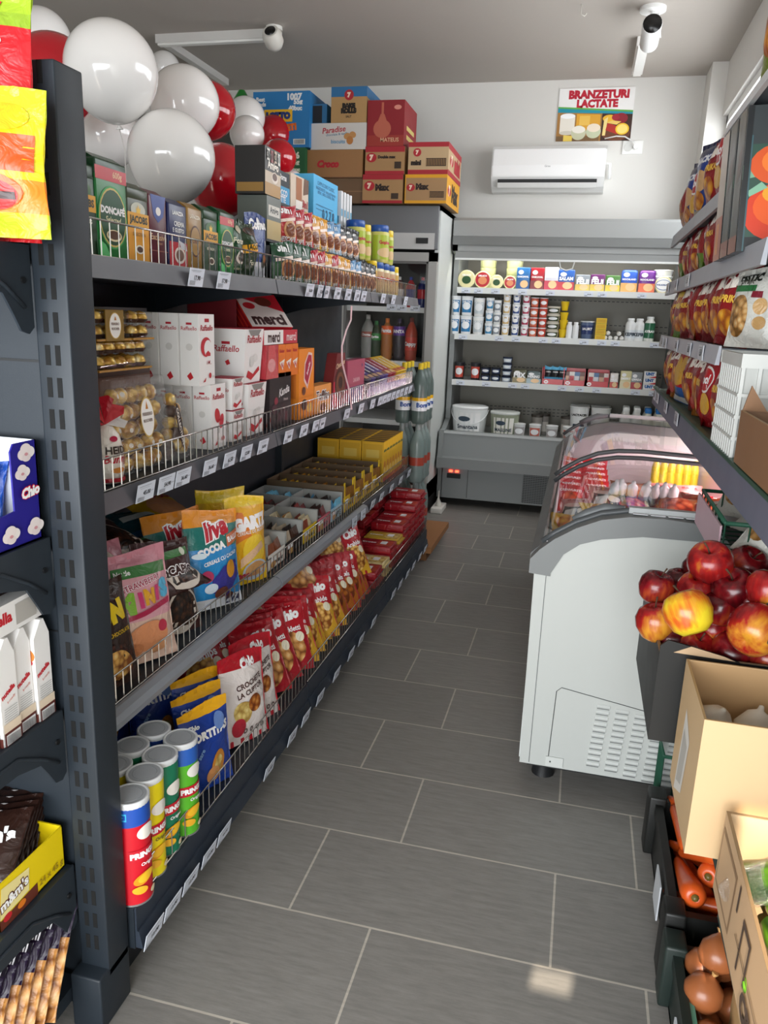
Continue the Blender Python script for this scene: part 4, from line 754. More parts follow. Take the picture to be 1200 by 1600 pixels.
LV = bag(.21, .28, .075, [(.12, 'e6e9ee'), (.62, '2a8fd0'), (.86, '257a72'), (1, 'ef9a2a')], [('t', 'liva', .45, .80, .5, 'ffffff', {'b': 4.5, 's': .3, 'r': 14}), ('t', 'liva', .45, .80, .46, 'c2182c', {'b': 1.5, 's': .3, 'r': 14}), ('t', 'COCOA', .34, .60, .5, 'ffffff', {'b': 2.4, 'r': 12}), ('p', [(.62, .60), (.92, .66), (.92, .78), (.62, .72)], 'c86a3a'), ('t', 'BALLS', .77, .69, .26, 'ffffff', {'b': 1.2, 'r': 12}), ('t', 'CEREALE CU CACAO', .5, .50, .66, 'ffffff', {'b': 1, 'r': 10}),
    ('p', [(.3, .18), (.62, .10), (.9, .3), (.85, .46), (.5, .42), (.3, .3)], '3a3590'), ('e', .22, .34, .1, .06, 'c2406a'), ('e', .30, .22, .1, .05, 'd8e4f0'), ('e', .68, .38, .12, .09, 'e8a028', 60), ('e', .5, .16, .13, .06, '6a3420'), ('e', .7, .1, .08, .04, '5a2a18'), ('t', 'LIVA', .8, .06, .3, '2a2a4a', {'b': 1}), ('e', .12, .55, .1, .03, 'dfeef6')], 14, name='cereal_bag')
GZ = bag(.19, .27, .06, [(.22, 'f0c418'), (.88, 'f2b51a'), (1, 'f4d11e')], [('p', [(.0, .45), (.45, .55), (.3, .82), (.0, .85)], 'e07a22'), ('t', 'GARTZ', .52, .70, .9, 'ffffff', {'b': 3, 'r': 5}), ('t', 'CEREALE DE MONCUTZI', .55, .60, .8, 'f8ece0', {'b': .8, 'r': 5}), ('e', .55, .38, .3, .18, 'f6cf3a'), ('p', [(.2, .2), (.8, .4), (.7, .48), (.2, .3)], 'eec39a'), ('e', .6, .15, .34, .12, 'c8d4e4'), ('e', .6, .16, .28, .09, 'e0a86a'), ('t', 'ooo', .3, .1, .3, 'b8283a', {'b': 2})], 15, name='cereal_bag')
PK = bag(.2, .27, .07, [(.5, 'e0d2c0'), (1, 'd98a98')], [('p', [(.1, .74), (.9, .74), (.9, .84), (.1, .84)], '3f7d3f'), ('t', 'MINIS', .5, .55, .7, 'b3204c', {'b': 2})], 16, name='cereal_bag')
BB = bag(.2, .26, .07, [(.5, '1c6a9a'), (1, '1f5a68')], [('p', [(.1, .7), (.9, .74), (.9, .84), (.1, .8)], 'dfe9ea'), ('e', .5, .3, .3, .2, '14486a')], 17, name='cereal_bag')
YB_ = bag(.2, .27, .06, [(.85, 'e0b41c'), (1, 'e9cf2a')], [('e', .5, .45, .36, .2, 'e0a070'), ('t', 'CROCO', .5, .7, .7, 'b8283a', {'b': 2}), ('e', .5, .2, .26, .1, 'c8d4e4')], 18, name='cereal_bag')
gb = 'cereal bags on the third shelf'
def cb(me, x, y, z, rz, tx, ty, lab): Kind('cereal_bag', me).stand((x, y, z), rz, lab, 'cereal', gb, (tx, ty))
cb(LI, -.915, 1.345, Z3+.012, PI/2-.25, -.2, 0, 'dark cereal bag with yellow lettering beside the post')
cb(MN, -.925, 1.495, Z3+.008, PI/2-.35, -.22, .06, 'pink strawberry cereal bag in front, behind the wire guard')
cb(PK, -1.0, 1.50, Z3+.006, PI/2-.3, -.3, -.05, 'second pink cereal bag, standing behind the front pink one')
cb(CP, -.935, 1.655, Z3+.008, PI/2-.3, -.25, .05, 'dark brown cereal bag with a green band, standing right of the pink ones')
cb(LV, -.925, 1.865, Z3+.008, PI/2-.3, -.16, .1, 'blue cocoa cereal bag with an orange top, standing in front')
cb(LV, -1.0, 1.85, Z3+.004, PI/2-.3, -.2, -.03, 'second blue cereal bag with an orange top edge, behind the front one')
cb(GZ, -.925, 2.085, Z3+.006, PI/2-.25, -.13, .1, 'yellow cereal bag right of the standing blue one')
cb(YB_, -1.05, 2.14, Z3+.01, PI/2-.4, -.05, .1, 'yellow cereal bag with a pale brown picture, upright behind the front yellow one')
for i, (me, x, y, z, rz, tx, ty, lab) in enumerate([(CP, -1.10, 1.52, .10, 1.2, -1.3, .1, 'dark brown cereal bag lying low in the heap behind the pink bags'), (CP, -1.15, 1.60, .17, 1.0, -1.35, .0, 'dark brown cereal bag with a green band lying in the heap behind the pink bags'), (PK, -1.08, 1.42, .14, 1.4, -1.3, 0, 'pink cereal bag lying in the heap beside the post'),
      (CP, -1.04, 1.72, .12, 1.3, -1.2, 0, 'dark brown cereal bag lying flat behind the standing brown one'), (PK, -1.15, 1.50, .235, 1.0, -1.4, .0, 'cream cereal bag topping the heap at the back left'), (CP, -1.17, 1.66, .235, 1.2, -1.35, .0, 'dark cereal bag with a green strip on top of the heap'), (BB, -1.13, 1.86, .15, 1.1, -1.2, .1, 'blue cereal bag lying behind the standing blue ones'),
      (YB_, -1.16, 2.0, .20, 1.3, -1.25, .1, 'yellow cereal bag lying at the back above the blue one'), (BB, -1.15, 1.80, .07, 1.1, -1.3, 0, 'blue cereal bag at the bottom of the heap at the back')]):
    cb(me, x+.13, y-.05, Z3+z*.8+.03, rz, tx, ty, lab)
# display trays of sachets
def tray(w, d, h, fr, body='b9b8b2', seed=0, cont=('5a3a24', '8d6a4a', 'c2b49a'), tabs=None, txt=None):
    m = MB('paper'); t = .003
    m.box(-w/2, w/2, -d/2, d/2, 0, t, body); m.box(-w/2, -w/2+t, -d/2, d/2, 0, h, body); m.box(w/2-t, w/2, -d/2, d/2, 0, h, body); m.box(-w/2, w/2, d/2-t, d/2, 0, h, body)
    fh = h*.55; m.box(-w/2, w/2, -d/2, -d/2+t, 0, fh, fr)
    if tabs:
        for x in (-w/2, w/2-.02): m.prism([(x, 0), (x+.02, 0), (x+.016, h*1.1), (x+.004, h*1.1)], -d/2-.001, -d/2+t, 1, tabs)
    b = (-w/2, w/2, -d/2, d/2, 0, fh)
    if txt: m.face('F', b, [('r', .1, .5, .45, .8, 'ffffff'), ('t', txt, .6, .35, .5, '2a2a2a', {'b': 1.5}), ('e', .3, .3, .14, .2, 'cfa060')])
    c = MB('foil'); r = random.Random(seed)
    n = int(d/.028)
    for i in range(n):
        for j in range(max(1, int(w/.075))):
            nw = max(1, int(w/.075)); x = -w/2+(j+.5)*w/nw+r.uniform(-.006, .006); yy = -d/2+.014+i*(d-.02)/n
            X_ = Matrix.Translation((x, yy, h*.12)) @ Matrix.Rotation(r.uniform(-.35, .1), 4, 'X') @ Matrix.Rotation(r.uniform(-.2, .2), 4, 'Z')
            a = w/nw*.46; hh = h*.72; c.add([(-a, -.004, 0), (a, -.004, 0), (a*.9, -.009, hh*.5), (a, -.001, hh), (-a, -.001, hh), (-a*.9, -.009, hh*.5), (-a, .004, 0), (a, .004, 0), (a*.9, .009, hh*.5), (-a*.9, .009, hh*.5)],
                [(0, 1, 2, 5), (5, 2, 3, 4), (7, 6, 9, 8), (8, 9, 4, 3), (0, 5, 9, 6), (5, 4, 9), (1, 7, 8, 2), (2, 8, 3)], r.choice(cont), X=X_)
    return K('sachet_tray', m.mesh('sachet_tray'), [('sachets', c.mesh('sachets'))])
trs = [('ece8e0', ('c9a070', '8a4a2c', 'e4d8c4'), 'white fronted', 'CROISSANT'), ('2a1c18', ('2a1a14', '4a2a1c', 'b8a890'), 'dark brown fronted', 'CACAO'), ('e8c41c', ('b8843a', '8a3a24', 'd8c8a0'), 'yellow fronted', 'CARAMEL'), ('d06a78', ('7a1c24', 'b03a3a', '3a1a14'), 'pink fronted', 'CAPSUNI'), ('b8d4e4', ('3a8ab8', '2a1a14', '7ac0dc'), 'pale blue fronted', 'LAPTE')]
for i, (fr, cont, nm, tx) in enumerate(trs):
    for j in range(2):
        k = tray(.155, .17, .095, fr, 'a9aaa6', i*3+j, cont, None, tx); y = 2.285+i*.162
        gx(k, y, Z3, f'{nm} card tray of small sachets, {("front", "back")[j]} one', 'tray', 'card trays of sachets', d=.17, x=FX-j*.175)
yk = tray(.145, .345, .115, 'e2b41c', '6d5a44', 40, ('c9881c', 'e0b83a', '8a5a1a', '3a2414'), 'f2c81e', 'GOPLANA')
for i in range(4): gx(yk, 3.105+i*.148, Z3, f'yellow card tray with pointed tabs full of wrapped sweets, {NTH[i]} from the near end', 'tray', 'yellow trays of sweets', d=.345)
BV = K('biscuit_box', carton(.058, .112, .20, 'dfae1c', F=[('t', 'belVita', .5, .78, .85, '1f5a3a', {'b': 1.4, 's': .2}), ('e', .5, .4, .36, .12, 'c9822a'), ('e', .45, .28, .3, .09, 'e9c06a'), ('r', 0, 0, 1, .1, 'c93a2a')], L=[('r', .06, .06, .94, .48, 'c99a1c'), ('r', .06, .52, .94, .94, 'cfa11c'), ('r', .2, .6, .8, .8, 'd8b850')], T=[('r', .1, .05, .9, .95, '7a5a2a')]))
for i in range(7):
    for j in range(3): gx(BV, 3.725+i*.0605, Z3, f'yellow upright biscuit box, {NTH[i]} along and {("in the front row", "in the middle row", "in the rear row")[j]}', 'biscuits', 'yellow upright biscuit boxes', d=.112, x=FX-j*.116)

# --- base shelf
def can(body, bandc, txtc='ffffff'):
    r, h = .0365, .225; m = MB('satin'); m.lathe([(r, 0), (r, h)], body, n=28); m.lathe([(r+.001, 0), (r+.001, .004)], 'c9ccd0', 'metal', n=28)
    S = cyl_S([(r, 0), (r, h)], h, 3.0)
    m.decals([('r', 0, .80, 1, 1, bandc)] + [('r', .08, .865, .24, .94, '3fb8e8'), ('r', .10, .88, .22, .925, bandc), ('p', [(.14, .885), (.14, .92), (.19, .903)], '3fb8e8')] + [('r', .25, .455, .95, .565, 'c9182c'), ('t', 'PRINGLES', .60, .51, .66, 'ffffff', {'b': 2}), ('e', .6, .72, .2, .07, 'f6f2ea'), ('e', .5, .27, .2, .055, 'e89a1c', 20), ('e', .55, .28, .17, .045, 'f6c02a', 20), ('e', .42, .16, .14, .04, 'f2b42a', -10), ('e', .7, .1, .08, .03, 'f4e6c0'), ('t', 'Original', .6, .41, .3, txtc, {'b': .8})], S, r*3, h, du=.06)
    lid = MB('gloss'); lid.lathe([(r+.0005, h-.006), (r+.0012, h-.004), (r+.0012, h+.006), (r-.001, h+.008), (r-.004, h+.0055)], 'd9dbdc', n=28).lathe([(r-.0045, h+.0061), (0, h+.0062)], 'a8acb0', 'satin', n=28).tube([((r-.012)*math.cos(a*PI/10), (r-.012)*math.sin(a*PI/10), h+.0062) for a in range(21)], .0006, '8a8e92', n=4)
    return K('chip_can', m.mesh('chip_can'), [('lid', lid.mesh('lid'))])
CR_, CY_, CG_, CL_, CB_ = can('cf1226', '1d4fae'), can('f2dc12', 'f2dc12', '2a2a2a'), can('1c7a58', '1c7a58'), can('5cb82a', '2a5fb8'), can('1d3f94', '1d3f94')
CANP = {}
for q in ((203, 1245), (226, 1211), (250, 1182), (282, 1156), (240, 1146), (207, 1171), (186, 1197)):
    p = at(q[0], q[1], 2, Z4+.226); CANP[q] = [p.x, p.y]
for _ in range(80):
    for a in CANP:
        if a[1] in (1245, 1211, 1182, 1156): continue
        for b in CANP:
            if a != b:
                dx_, dy_ = CANP[b][0]-CANP[a][0], CANP[b][1]-CANP[a][1]; dd = math.hypot(dx_, dy_)
                if dd < .076:
                    s_ = (.076-dd)/dd/2; CANP[a][0] -= dx_*s_; CANP[a][1] -= dy_*s_
for px, py, k, l in [(203, 1245, CR_, 'red chip can with a blue band nearest the post'), (226, 1211, CY_, 'yellow chip can in the front row, between the red and the green'), (250, 1182, CG_, 'dark green chip can in the front row'), (282, 1156, CL_, 'lime green and blue chip can at the right end of the front row'), (240, 1146, CB_, 'dark blue chip can in the back, behind the green ones'), (207, 1171, CG_, 'green chip can in the back row'), (186, 1197, CY_, 'yellow chip can in the back row, mostly behind the post')]:
    p = CANP[(px, py)]; k.stand((p[0], p[1], Z4+.001), PI/2-.45, l, 'chip can', 'chip cans on the bottom shelf')
TO = bag(.145, .215, .05, [(.87, '1c3f9a'), (1, 'f0b01c')], [('t', 'Chio', .22, .80, .22, 'ffffff', {'b': 1.6, 's': .2}), ('t', 'TORTITAS', .5, .68, .86, 'ffffff', {'b': 2, 'r': 4}), ('e', .62, .30, .16, .16, 'c9822a', -20), ('e', .62, .30, .1, .1, 'waffle', -20), ('e', .5, .2, .14, .1, 'd8965a'), ('e', .72, .78, .12, .1, '6a8ac8'), ('t', 'cu sare', .25, .45, .3, '8ab0e0', {'r': 50})], 21)
kT = Kind('snack_bag', TO)
for i, (x, y, rz, tx, l) in enumerate([(-.80, 1.56, 1.15, -.1, 'blue snack bag with a yellow top, front one behind the cans'), (-.845, 1.625, 1.1, -.14, 'blue snack bag with a yellow top, second behind the cans'), (-.88, 1.70, 1.0, -.2, 'blue snack bag with a yellow top, third behind the cans'), (-.99, 1.66, .9, -.3, 'blue snack bag with a yellow top at the back, upright'), (-1.12, 1.60, .8, -.35, 'blue snack bag far back on the left of the bottom shelf')]):
    kT.stand((x, y, Z4+.003), rz, l, 'snack bag', 'blue snack bags on the bottom shelf', (tx, 0), 1.05)
def chio(lo, food, txt, seed, w=.17, h=.24): return bag(w, h, .06, [(.5, lo), (1, 'b81222')], [('e', .5, .30, .40, .24, food), ('t', 'Chio', .60, .76, .54, 'ffffff', {'b': 2.2, 's': .25, 'r': 12}), ('t', txt, .60, .56, .5, '1a1a1a' if lo.startswith('f') or lo.startswith('e') else 'ffffff', {'b': 1, 'r': 8}), ('e', .8, .45, .1, .07, 'f2ead0')], seed, back='a31020')
CHS = [chio('d9a62c', 'peanut', 'Arahide', 31), chio('b5651d', 'pretzel', 'Pretzels', 32), chio('f0e6e2', 'waffle', 'Crochete', 33), chio('a81424', 'stick', 'Stickletti', 34), chio('b01626', 'peanut', 'Chips', 35)]
WH = bag(.18, .25, .05, [(.82, 'efe6e2'), (1, 'b81222')], [('t', 'Chio', .58, .88, .42, 'ffffff', {'b': 1.8, 's': .25, 'r': 6, 'mh': .1}), ('t', 'CROCHETE', .55, .66, .6, '4a2a24', {'b': 1, 'r': 12}), ('t', 'LA CUPTOR', .55, .57, .6, '4a2a24', {'b': 1, 'r': 12}), ('e', .35, .35, .2, .12, 'waffle'), ('e', .62, .42, .16, .1, 'pretzel'), ('e', .25, .2, .14, .1, 'b8283a'), ('t', 'o o o o', .6, .14, .5, '6a5a54', {'b': 1})], 36, back='c2182c')
gc = 'red snack bags heaped on the bottom shelf'
Kind('snack_bag', WH).stand((-.80, 1.79, Z4+.004), 1.25, 'white baked snack bag leaning on the wire, nearer one', 'snack bag', gc, (-.22, .12))
Kind('snack_bag', WH).stand((-.81, 1.90, Z4+.004), 1.25, 'white baked snack bag, farther one of the two', 'snack bag', gc, (-.25, .1))
KC = [Kind('snack_bag', m_) for m_ in CHS]; r = random.Random(5); cnt = 0
foodn = ['peanut', 'pretzel', 'crispbread', 'stick', 'crisp']
for ri, (x, y0, y1, st, lean, rn) in enumerate([(-.835, 2.03, 3.0, .046, -.62, 'front row'), (-.945, 1.88, 2.98, .052, -.72, 'middle row'), (-1.07, 1.74, 2.95, .065, -.75, 'back row')]):
    y = y0; i = 0
    while y < y1:
        k = r.choice(range(5)) if ri else (0 if 2.25 < y < 2.6 else (3 if y <= 2.25 else 1))
        KC[k].stand((x+r.uniform(-.01, .01), y, Z4+.012+ri*.035+r.uniform(0, .008)), .85+r.uniform(-.18, .18), f'red {foodn[k]} bag in the {rn} of the heap, {NTH[i]} from the near end', 'snack bag', gc, (lean+r.uniform(-.05, .05), r.uniform(-.04, .04))); y += st*r.uniform(.85, 1.2); i += 1
for i, (x, y, z, rz, tx) in enumerate([(-1.05, 1.95, .19, .9, -1.0), (-1.12, 2.1, .2, .7, -1.1), (-.98, 2.2, .19, 1.0, -.9), (-1.13, 2.3, .2, .6, -1.1), (-1.0, 2.42, .2, .9, -.9), (-1.12, 2.55, .2, .7, -1.), (-.97, 2.66, .19, .9, -.9), (-1.08, 2.8, .2, .8, -1.), (-.9, 2.52, .18, 1.0, -.8), (-.93, 2.9, .19, .8, -.7), (-.86, 3.0, .12, .95, -.5)]):
    KC[i % 5].stand((x+.02, y, Z4+z-.035), rz, f'red {foodn[i % 5]} bag lying on top of the heap, {NTH[i]} from the near end', 'snack bag', gc, (tx, r.uniform(-.1, .1)))
def bisc(c, top, w=.19, d=.125, h=.036, t='Croco'):
    m = MB('foil'); m.box(-w/2+.01, w/2-.01, -d/2, d/2, 0, h, c, ch=.006); m.box(-w/2, -w/2+.01, -d/2+.005, d/2-.005, h*.4, h*.55, c).box(w/2-.01, w/2, -d/2+.005, d/2-.005, h*.4, h*.55, c)
    m.decals([('r', .55, .1, .95, .9, top), ('t', t, .3, .5, .4, 'ffffff', {'b': 1.2}), ('r', .62, .35, .8, .75, 'eef0f2')], lambda u, v, e: (-w/2+.01+u*(w-.02), -d/2+.006+v*(d-.012), h+e), w, d); return K('biscuit_pack', m.mesh('biscuit_pack'))
B1, B2, B3 = bisc('9a1420', 'b8402a'), bisc('c9a238', 'waffle'), bisc('d8c48a', 'waffle')
for i in range(8):
    for j in range(2):
        n = 2+i//2+(1 if i == 7 else 0)
        for kx in range(n):
            k = B2 if (i == 3 and kx == n-1 and j == 0) else B3 if (i == 1 and j == 0) else B1
            cn = 'golden wafer' if k is B2 else 'pale wafer' if k is B3 else 'red'
            k.stand((-.865-j*.2, 3.16+i*.135, Z4+.001+kx*.0372), r.uniform(-.03, .03), f'{cn} biscuit pack, {NTH[kx]} from the bottom of the {NTH[i]} {("front", "rear")[j]} pile', 'biscuits', 'flat biscuit packs in piles')
# ================================================================== BOTTLES, FRIDGE GOODS, CARTONS, BALLOONS
def bottle(r, h, body, cap, lab=None, lz=(.35, .6), txt=None, tc='ffffff', neck='long', fin='gloss', liq=None, n=16, lab2=None, name='bottle'):
    if neck == 'milk': pr = [(r*.9, 0), (r, .004), (r, h*.62), (r*.82, h*.74), (r*.55, h*.86), (r*.5, h*.9)]
    elif neck == 'wide': pr = [(r*.9, 0), (r, .004), (r, h*.7), (r*.95, h*.78), (r*.62, h*.88), (r*.6, h*.92)]
    else: pr = [(r*.8, 0), (r, .015), (r*.93, h*.12), (r, h*.2), (r, h*.62), (r*.92, h*.7), (r*.6, h*.82), (r*.32, h*.9), (r*.3, h*.94)]
    m = MB(fin); m.lathe(pr, body, n=n)
    if lab:
        m.lathe([(r+.0006, h*lz[0]), (r+.0006, h*lz[1])], lab, n=n)
        if lab2: m.lathe([(r+.0009, h*(lz[0]+(lz[1]-lz[0])*.75)), (r+.0009, h*lz[1])], lab2, n=n)
        if txt:
            S = cyl_S([(r+.001, 0), (r+.001, h)], h*(lz[1]-lz[0]), 2.8, h*lz[0]); m.decals([('t', txt, .5, .45, .8, tc, {'b': 1.6, 'mh': .5})], S, r*2.8, h*(lz[1]-lz[0]), du=.1)
    cr = pr[-1][0]; c = MB('plastic').lathe([(cr*1.15, h*.90), (cr*1.15, h*.985), (cr, h)], cap, n=n).mesh('cap')
    return K(name, m.mesh(name), [('cap', c)])
# packs of mineral water stacked at the end of the aisle
SW = bottle(.043, .335, '5a6a66', 'e8c82a', 'e9edf0', (.22, .44), 'Borsec', '1f4f9c', lab2='e9b41c', name='water_bottle'); SW2 = bottle(.043, .335, '7f8f8c', '8a9492', 'b04a3a', (.30, .44), None, name='water_bottle')
pl = empty('wooden_board', (-1.06, 4.46, 0)); tag(pl, 'low wooden board on the floor under the bottle stack', 'board')
MB('matte').box(-.30, .33, -.30, .30, .05, .085, '9a6a42').box(-.30, -.24, -.28, .28, 0, .05, '7d5434').box(.24, .30, -.28, .28, 0, .05, '7d5434').build('board', pl)
for lv in range(3):
    for a in range(2):
        for b in range(3):
            k = SW if lv == 2 else SW2
            k.stand((-.868-a*.093, 4.31+b*.093, .087+lv*.338), PI/2-.6, f'{"blue and yellow labelled" if lv == 2 else "clear"} water bottle, {("bottom", "middle", "top")[lv]} layer, {NTH[a]} from the aisle in the {("near", "middle", "far")[b]} row', 'water bottle', 'shrink wrapped water bottles in three layers')
# drinks inside the tall fridge
fz = 1.362
for px, k, l in [(575, bottle(.046, .30, '8d8f8c', 'c9cac6', 'a85a50', (.5, .62), 'Dorna', name='drink_bottle'), 'clear water bottle left of the soft drinks'), (588, bottle(.04, .26, '1d3a1c', '1f7a3a', '2a8a3c', (.5, .68), 'Sprite', name='drink_bottle'), 'dark green bottle with a green label'), (605, bottle(.042, .28, 'a8641c', 'e07a1c', 'e8621c', (.62, .82), 'Fanta', name='drink_bottle'), 'orange drink bottle with an orange label'), (624, bottle(.042, .28, '1a1222', '2a1a4a', '5a2a9a', (.60, .82), 'FANTA', name='drink_bottle'), 'dark bottle with a purple label'), (643, bottle(.042, .29, 'b8381c', '7a1a14', 'd83a2a', (.25, .55), 'Cappy', name='drink_bottle'), 'red orange juice bottle by the fridge frame')]:
    q = at(px, 520, 1, 5.36); k.stand((q.x, 5.36, 1.047), 0, l+', inside the tall fridge', 'drink bottle', 'soft drinks in the tall fridge', (0, 0), 1.0)
for i, (c, c2) in enumerate((('1f2a6a', 'c2202c'), ('c2202c', '1d3a9a'), ('5a1a2a', 'e0e0e0'))):
    bottle(.034, .2, c, c2, c2, (.3, .6), name='drink_can').stand((-1.09-i*.08, 5.34, 1.402), 0, f'dark and red drink on the top fridge shelf, {NTH[i]} from the right', 'drink', 'soft drinks in the tall fridge')
# socket strip
pw = empty('power_strip', (-.915, 5.37, 0)); tag(pw, 'white power strip with a plug on the floor by the dairy fridge', 'power strip')
MB('satin').box(-.03, .05, -.1, .1, 0, .04, 'e6e4de', ch=.006).build('housing', pw); MB('satin').lathe([(.02, .04), (.018, .07), (.006, .10), (.005, .15)], 'd8d4cc', n=12, X=Matrix.Translation((.01, -.02, 0))).build('plug', pw)

# --- cartons on top of the tall fridges
def fbox(pxl, pxr, pyt, pyb, y, dep, body, F=(), R=(), label='', z0=None, top=None, L=(), open_=False):
    a = at(pxl, pyb, 1, y); b = at(pxr, pyt, 1, y); z = a.z if z0 is None else z0
    w = b.x-a.x; h = b.z-z; m = MB('paper'); bb = (-w/2, w/2, -dep/2, dep/2, 0, h-.001); m.box(*bb, body)
    m.face('F', bb, F); m.face('R', bb, R)
    m.face('T', bb, [('r', 0, .49, 1, .51, 'a8895c'), ('r', 0, .495, 1, .505, '6d5434')])
    return tag(put('carton', m.mesh('carton'), None, ((a.x+b.x)/2, y+dep/2, z)), label, 'carton', 'cartons stacked on the tall fridges'), b.z
BR_ = 'a98356'
def bar_(u0, v0, u1, v1): return [('r', u0, v0, u1, v1, '2a1a12')]+[('r', u0+.006+(u1-u0)*i/12, v0+.02, u0+(u1-u0)*(i+.5)/12, v1-.02, BR_) for i in range(12)]
def d7(u, v, s=.13): return [('e', u, v, s, s*1.3, 'b3202c'), ('t', '7', u, v, s*.8, 'f0d8c0', {'b': 3})]
FT = 2.043
_, zA = fbox(566, 630, 272, 312, 5.16, .4, BR_, [('r', 0, .82, 1, 1, 'a8202c'), ('r', 0, 0, 1, .1, 'a8202c')]+d7(.17, .6)+[('t', 'Max', .5, .55, .36, '2a1a12', {'b': 2.5}), ('r', .72, .15, .9, .35, '3a2a1c')], label='brown carton with a red edge in the bottom row, left of the yellow one', z0=FT)
_, zB = fbox(632, 699, 272, 313, 5.16, .5, 'a8835a', [('r', 0, 0, .02, 1, 'e0a01c'), ('r', 0, .88, 1, 1, 'e0a01c'), ('r', 0, 0, 1, .1, 'e0a01c')]+d7(.14, .55, .1)+[('t', 'Max', .42, .58, .32, '2a1a12', {'b': 3})]+bar_(.6, .2, .94, .42), [('r', 0, 0, 1, 1, 'e0a01c')]+d7(.2, .5, .13)+[('t', 'Max', .62, .5, .5, '2a1a12', {'b': 3})], label='yellow and brown carton at the bottom right of the pile', z0=FT)
_, zC = fbox(570, 633, 228, 272, 5.16, .4, BR_, [('r', 0, .8, 1, 1, 'a8202c'), ('r', 0, 0, 1, .12, 'a8202c')]+d7(.16, .6)+[('t', 'Double max', .55, .62, .45, '2a1a12', {'b': 2.5}), ('r', .75, .2, .92, .45, '3a2a1c')], label='brown and red carton directly under the red wine carton', z0=zA)
_, zD = fbox(637, 702, 221, 272, 5.16, .5, 'c2a47c', [('r', 0, .85, 1, 1, 'a8202c'), ('r', 0, 0, 1, .14, 'a8202c')]+d7(.22, .68, .1)+[('t', 'mini', .2, .36, .26, '2a1a12', {'b': 3})]+bar_(.45, .25, .95, .5), [('r', 0, .8, 1, 1, 'a8202c'), ('r', 0, 0, 1, .16, 'a8202c')]+d7(.25, .5, .13)+[('t', 'mini', .68, .5, .45, 'b3202c', {'b': 3})], label='brown and red carton on the yellow one at the right end', z0=zB)
_, zE = fbox(573, 633, 155, 228, 5.16, .36, '8a1620', [('r', .0, 0, 1, .24, '9a3026'), ('r', .38, .45, .44, .95, 'b8604a'), ('e', .41, .38, .24, .2, 'b8604a'), ('p', [(.36, .7), (.46, .7), (.55, .5), (.27, .5)], 'b8604a'), ('t', 'MATEUS', .62, .14, .5, 'd8a884', {'b': .8}), ('e', .82, .84, .1, .05, 'd88a7a')], [('r', .2, .2, .8, .3, 'c9b86a'), ('r', .2, .4, .8, .5, 'c9b86a')], 'red wine carton with a pale bottle shape', z0=zC)
zf = FT
tag(put('carton', carton(.40, .36, .151, '6d5238', F=[('r', 0, .46, 1, .5, '8a6a48')]), None, (-1.64, 5.35, FT)), 'plain brown carton beneath the brown one with red script', 'carton', 'cartons stacked on the tall fridges')
_, zG = fbox(480, 567, 233, 276, 5.16, .38, '9a6f44', [('r', .0, .0, 1, .03, '5a3a20'), ('t', 'Croco', .38, .5, .4, 'b3202c', {'b': 2.5, 's': .2})], label='brown carton with red script below the white biscuit carton', z0=FT+.152)
_, zH = fbox(485, 573, 191, 233, 5.16, .38, 'd0ccc6', [('t', 'Paradise', .42, .75, .42, 'b3303c', {'b': .7, 's': .2, 'r': 5}), ('t', 'chocolate & vanilla', .48, .58, .4, '4a7a9a', {'b': .4, 'r': 4}), ('e', .66, .5, .06, .12, 'c08a50', 20), ('e', .76, .55, .06, .12, 'c08a50', -20), ('e', .71, .34, .06, .16, 'b8783c'), ('t', 'biscuits', .5, .3, .25, '5a9ac0', {'b': .6})], label='white carton with biscuit pictures and red script', z0=zG)
_, zI = fbox(517, 574, 134, 191, 5.16, .34, 'b08a58', [('r', 0, .72, 1, 1, '2a6a9a'), ('e', .5, .77, .13, .15, 'a8202c'), ('t', '7', .5, .77, .1, 'f0d8c0', {'b': 3}), ('t', 'BAKE\nROLLS', .5, .40, .44, '1a1410', {'b': 4}), ('t', 'SALT', .5, .17, .16, '1a1410', {'b': 1})], [('r', 0, .7, 1, 1, '2a6a9a'), ('e', .5, .6, .2, .14, 'a8202c')], 'brown and blue carton of salted rolls, topmost of the pile', z0=zH)
fbox(486, 511, 162, 191, 5.18, .3, '2a6a96', [('r', .1, .05, .7, .92, '1a1c20')], label='small dark and blue box between the blue snack carton and the topmost one', z0=zH)
_, zJ = fbox(399, 477, 230, 318, 5.12, .42, '1d5a34', [('t', '1006', .75, .86, .28, 'e4ead8', {'b': 2}), ('t', '55g', .80, .72, .18, 'd8e0c8', {'b': 2}), ('t', '40buc', .78, .60, .24, 'd8e0c8', {'b': 2})], label='green snack carton reading 1006 under the blue one', z0=FT)
fbox(396, 484, 141, 230, 5.12, .42, '2478b4', [('t', '1007', .74, .90, .26, 'e8ecec', {'b': 2}), ('t', '55g', .80, .80, .16, 'e8ecec', {'b': 2}), ('t', '40buc', .75, .70, .24, 'e8ecec', {'b': 2}), ('t', 'Best\nfoods', .13, .82, .2, 'e8ecec', {'b': 1.5}), ('r', .2, .46, .7, .68, 'e8b81c'), ('t', 'LOTTO', .45, .57, .44, '1f3a7a', {'b': 4}), ('t', 'PUFULETI', .5, .34, .55, 'e8701c', {'b': 3, 'r': 6}), ('r', .72, .05, .93, .15, 'e8ecec')]+[('r', .74+i*.02, .06, .75+i*.02, .14, '222222') for i in range(9)], label='blue snack carton reading 1007 at the left of the pile', z0=zJ)
m = MB(); m.lathe([(.06, 0), (.09, .05), (.07, .12), (.02, .2)], '2f8a3a', n=12).lathe([(.05, .02), (.1, .1), (.03, .19)], 'cling', n=9, X=Matrix.Translation((-.13, .02, 0)))
a = at(378, 150, 1, 5.3); tag(put('wrapped_bottles', m.mesh('wrapped_bottles'), None, (a.x, 5.3, FT+.52)), 'green items in clear wrap left of the blue 1007 carton', 'package')
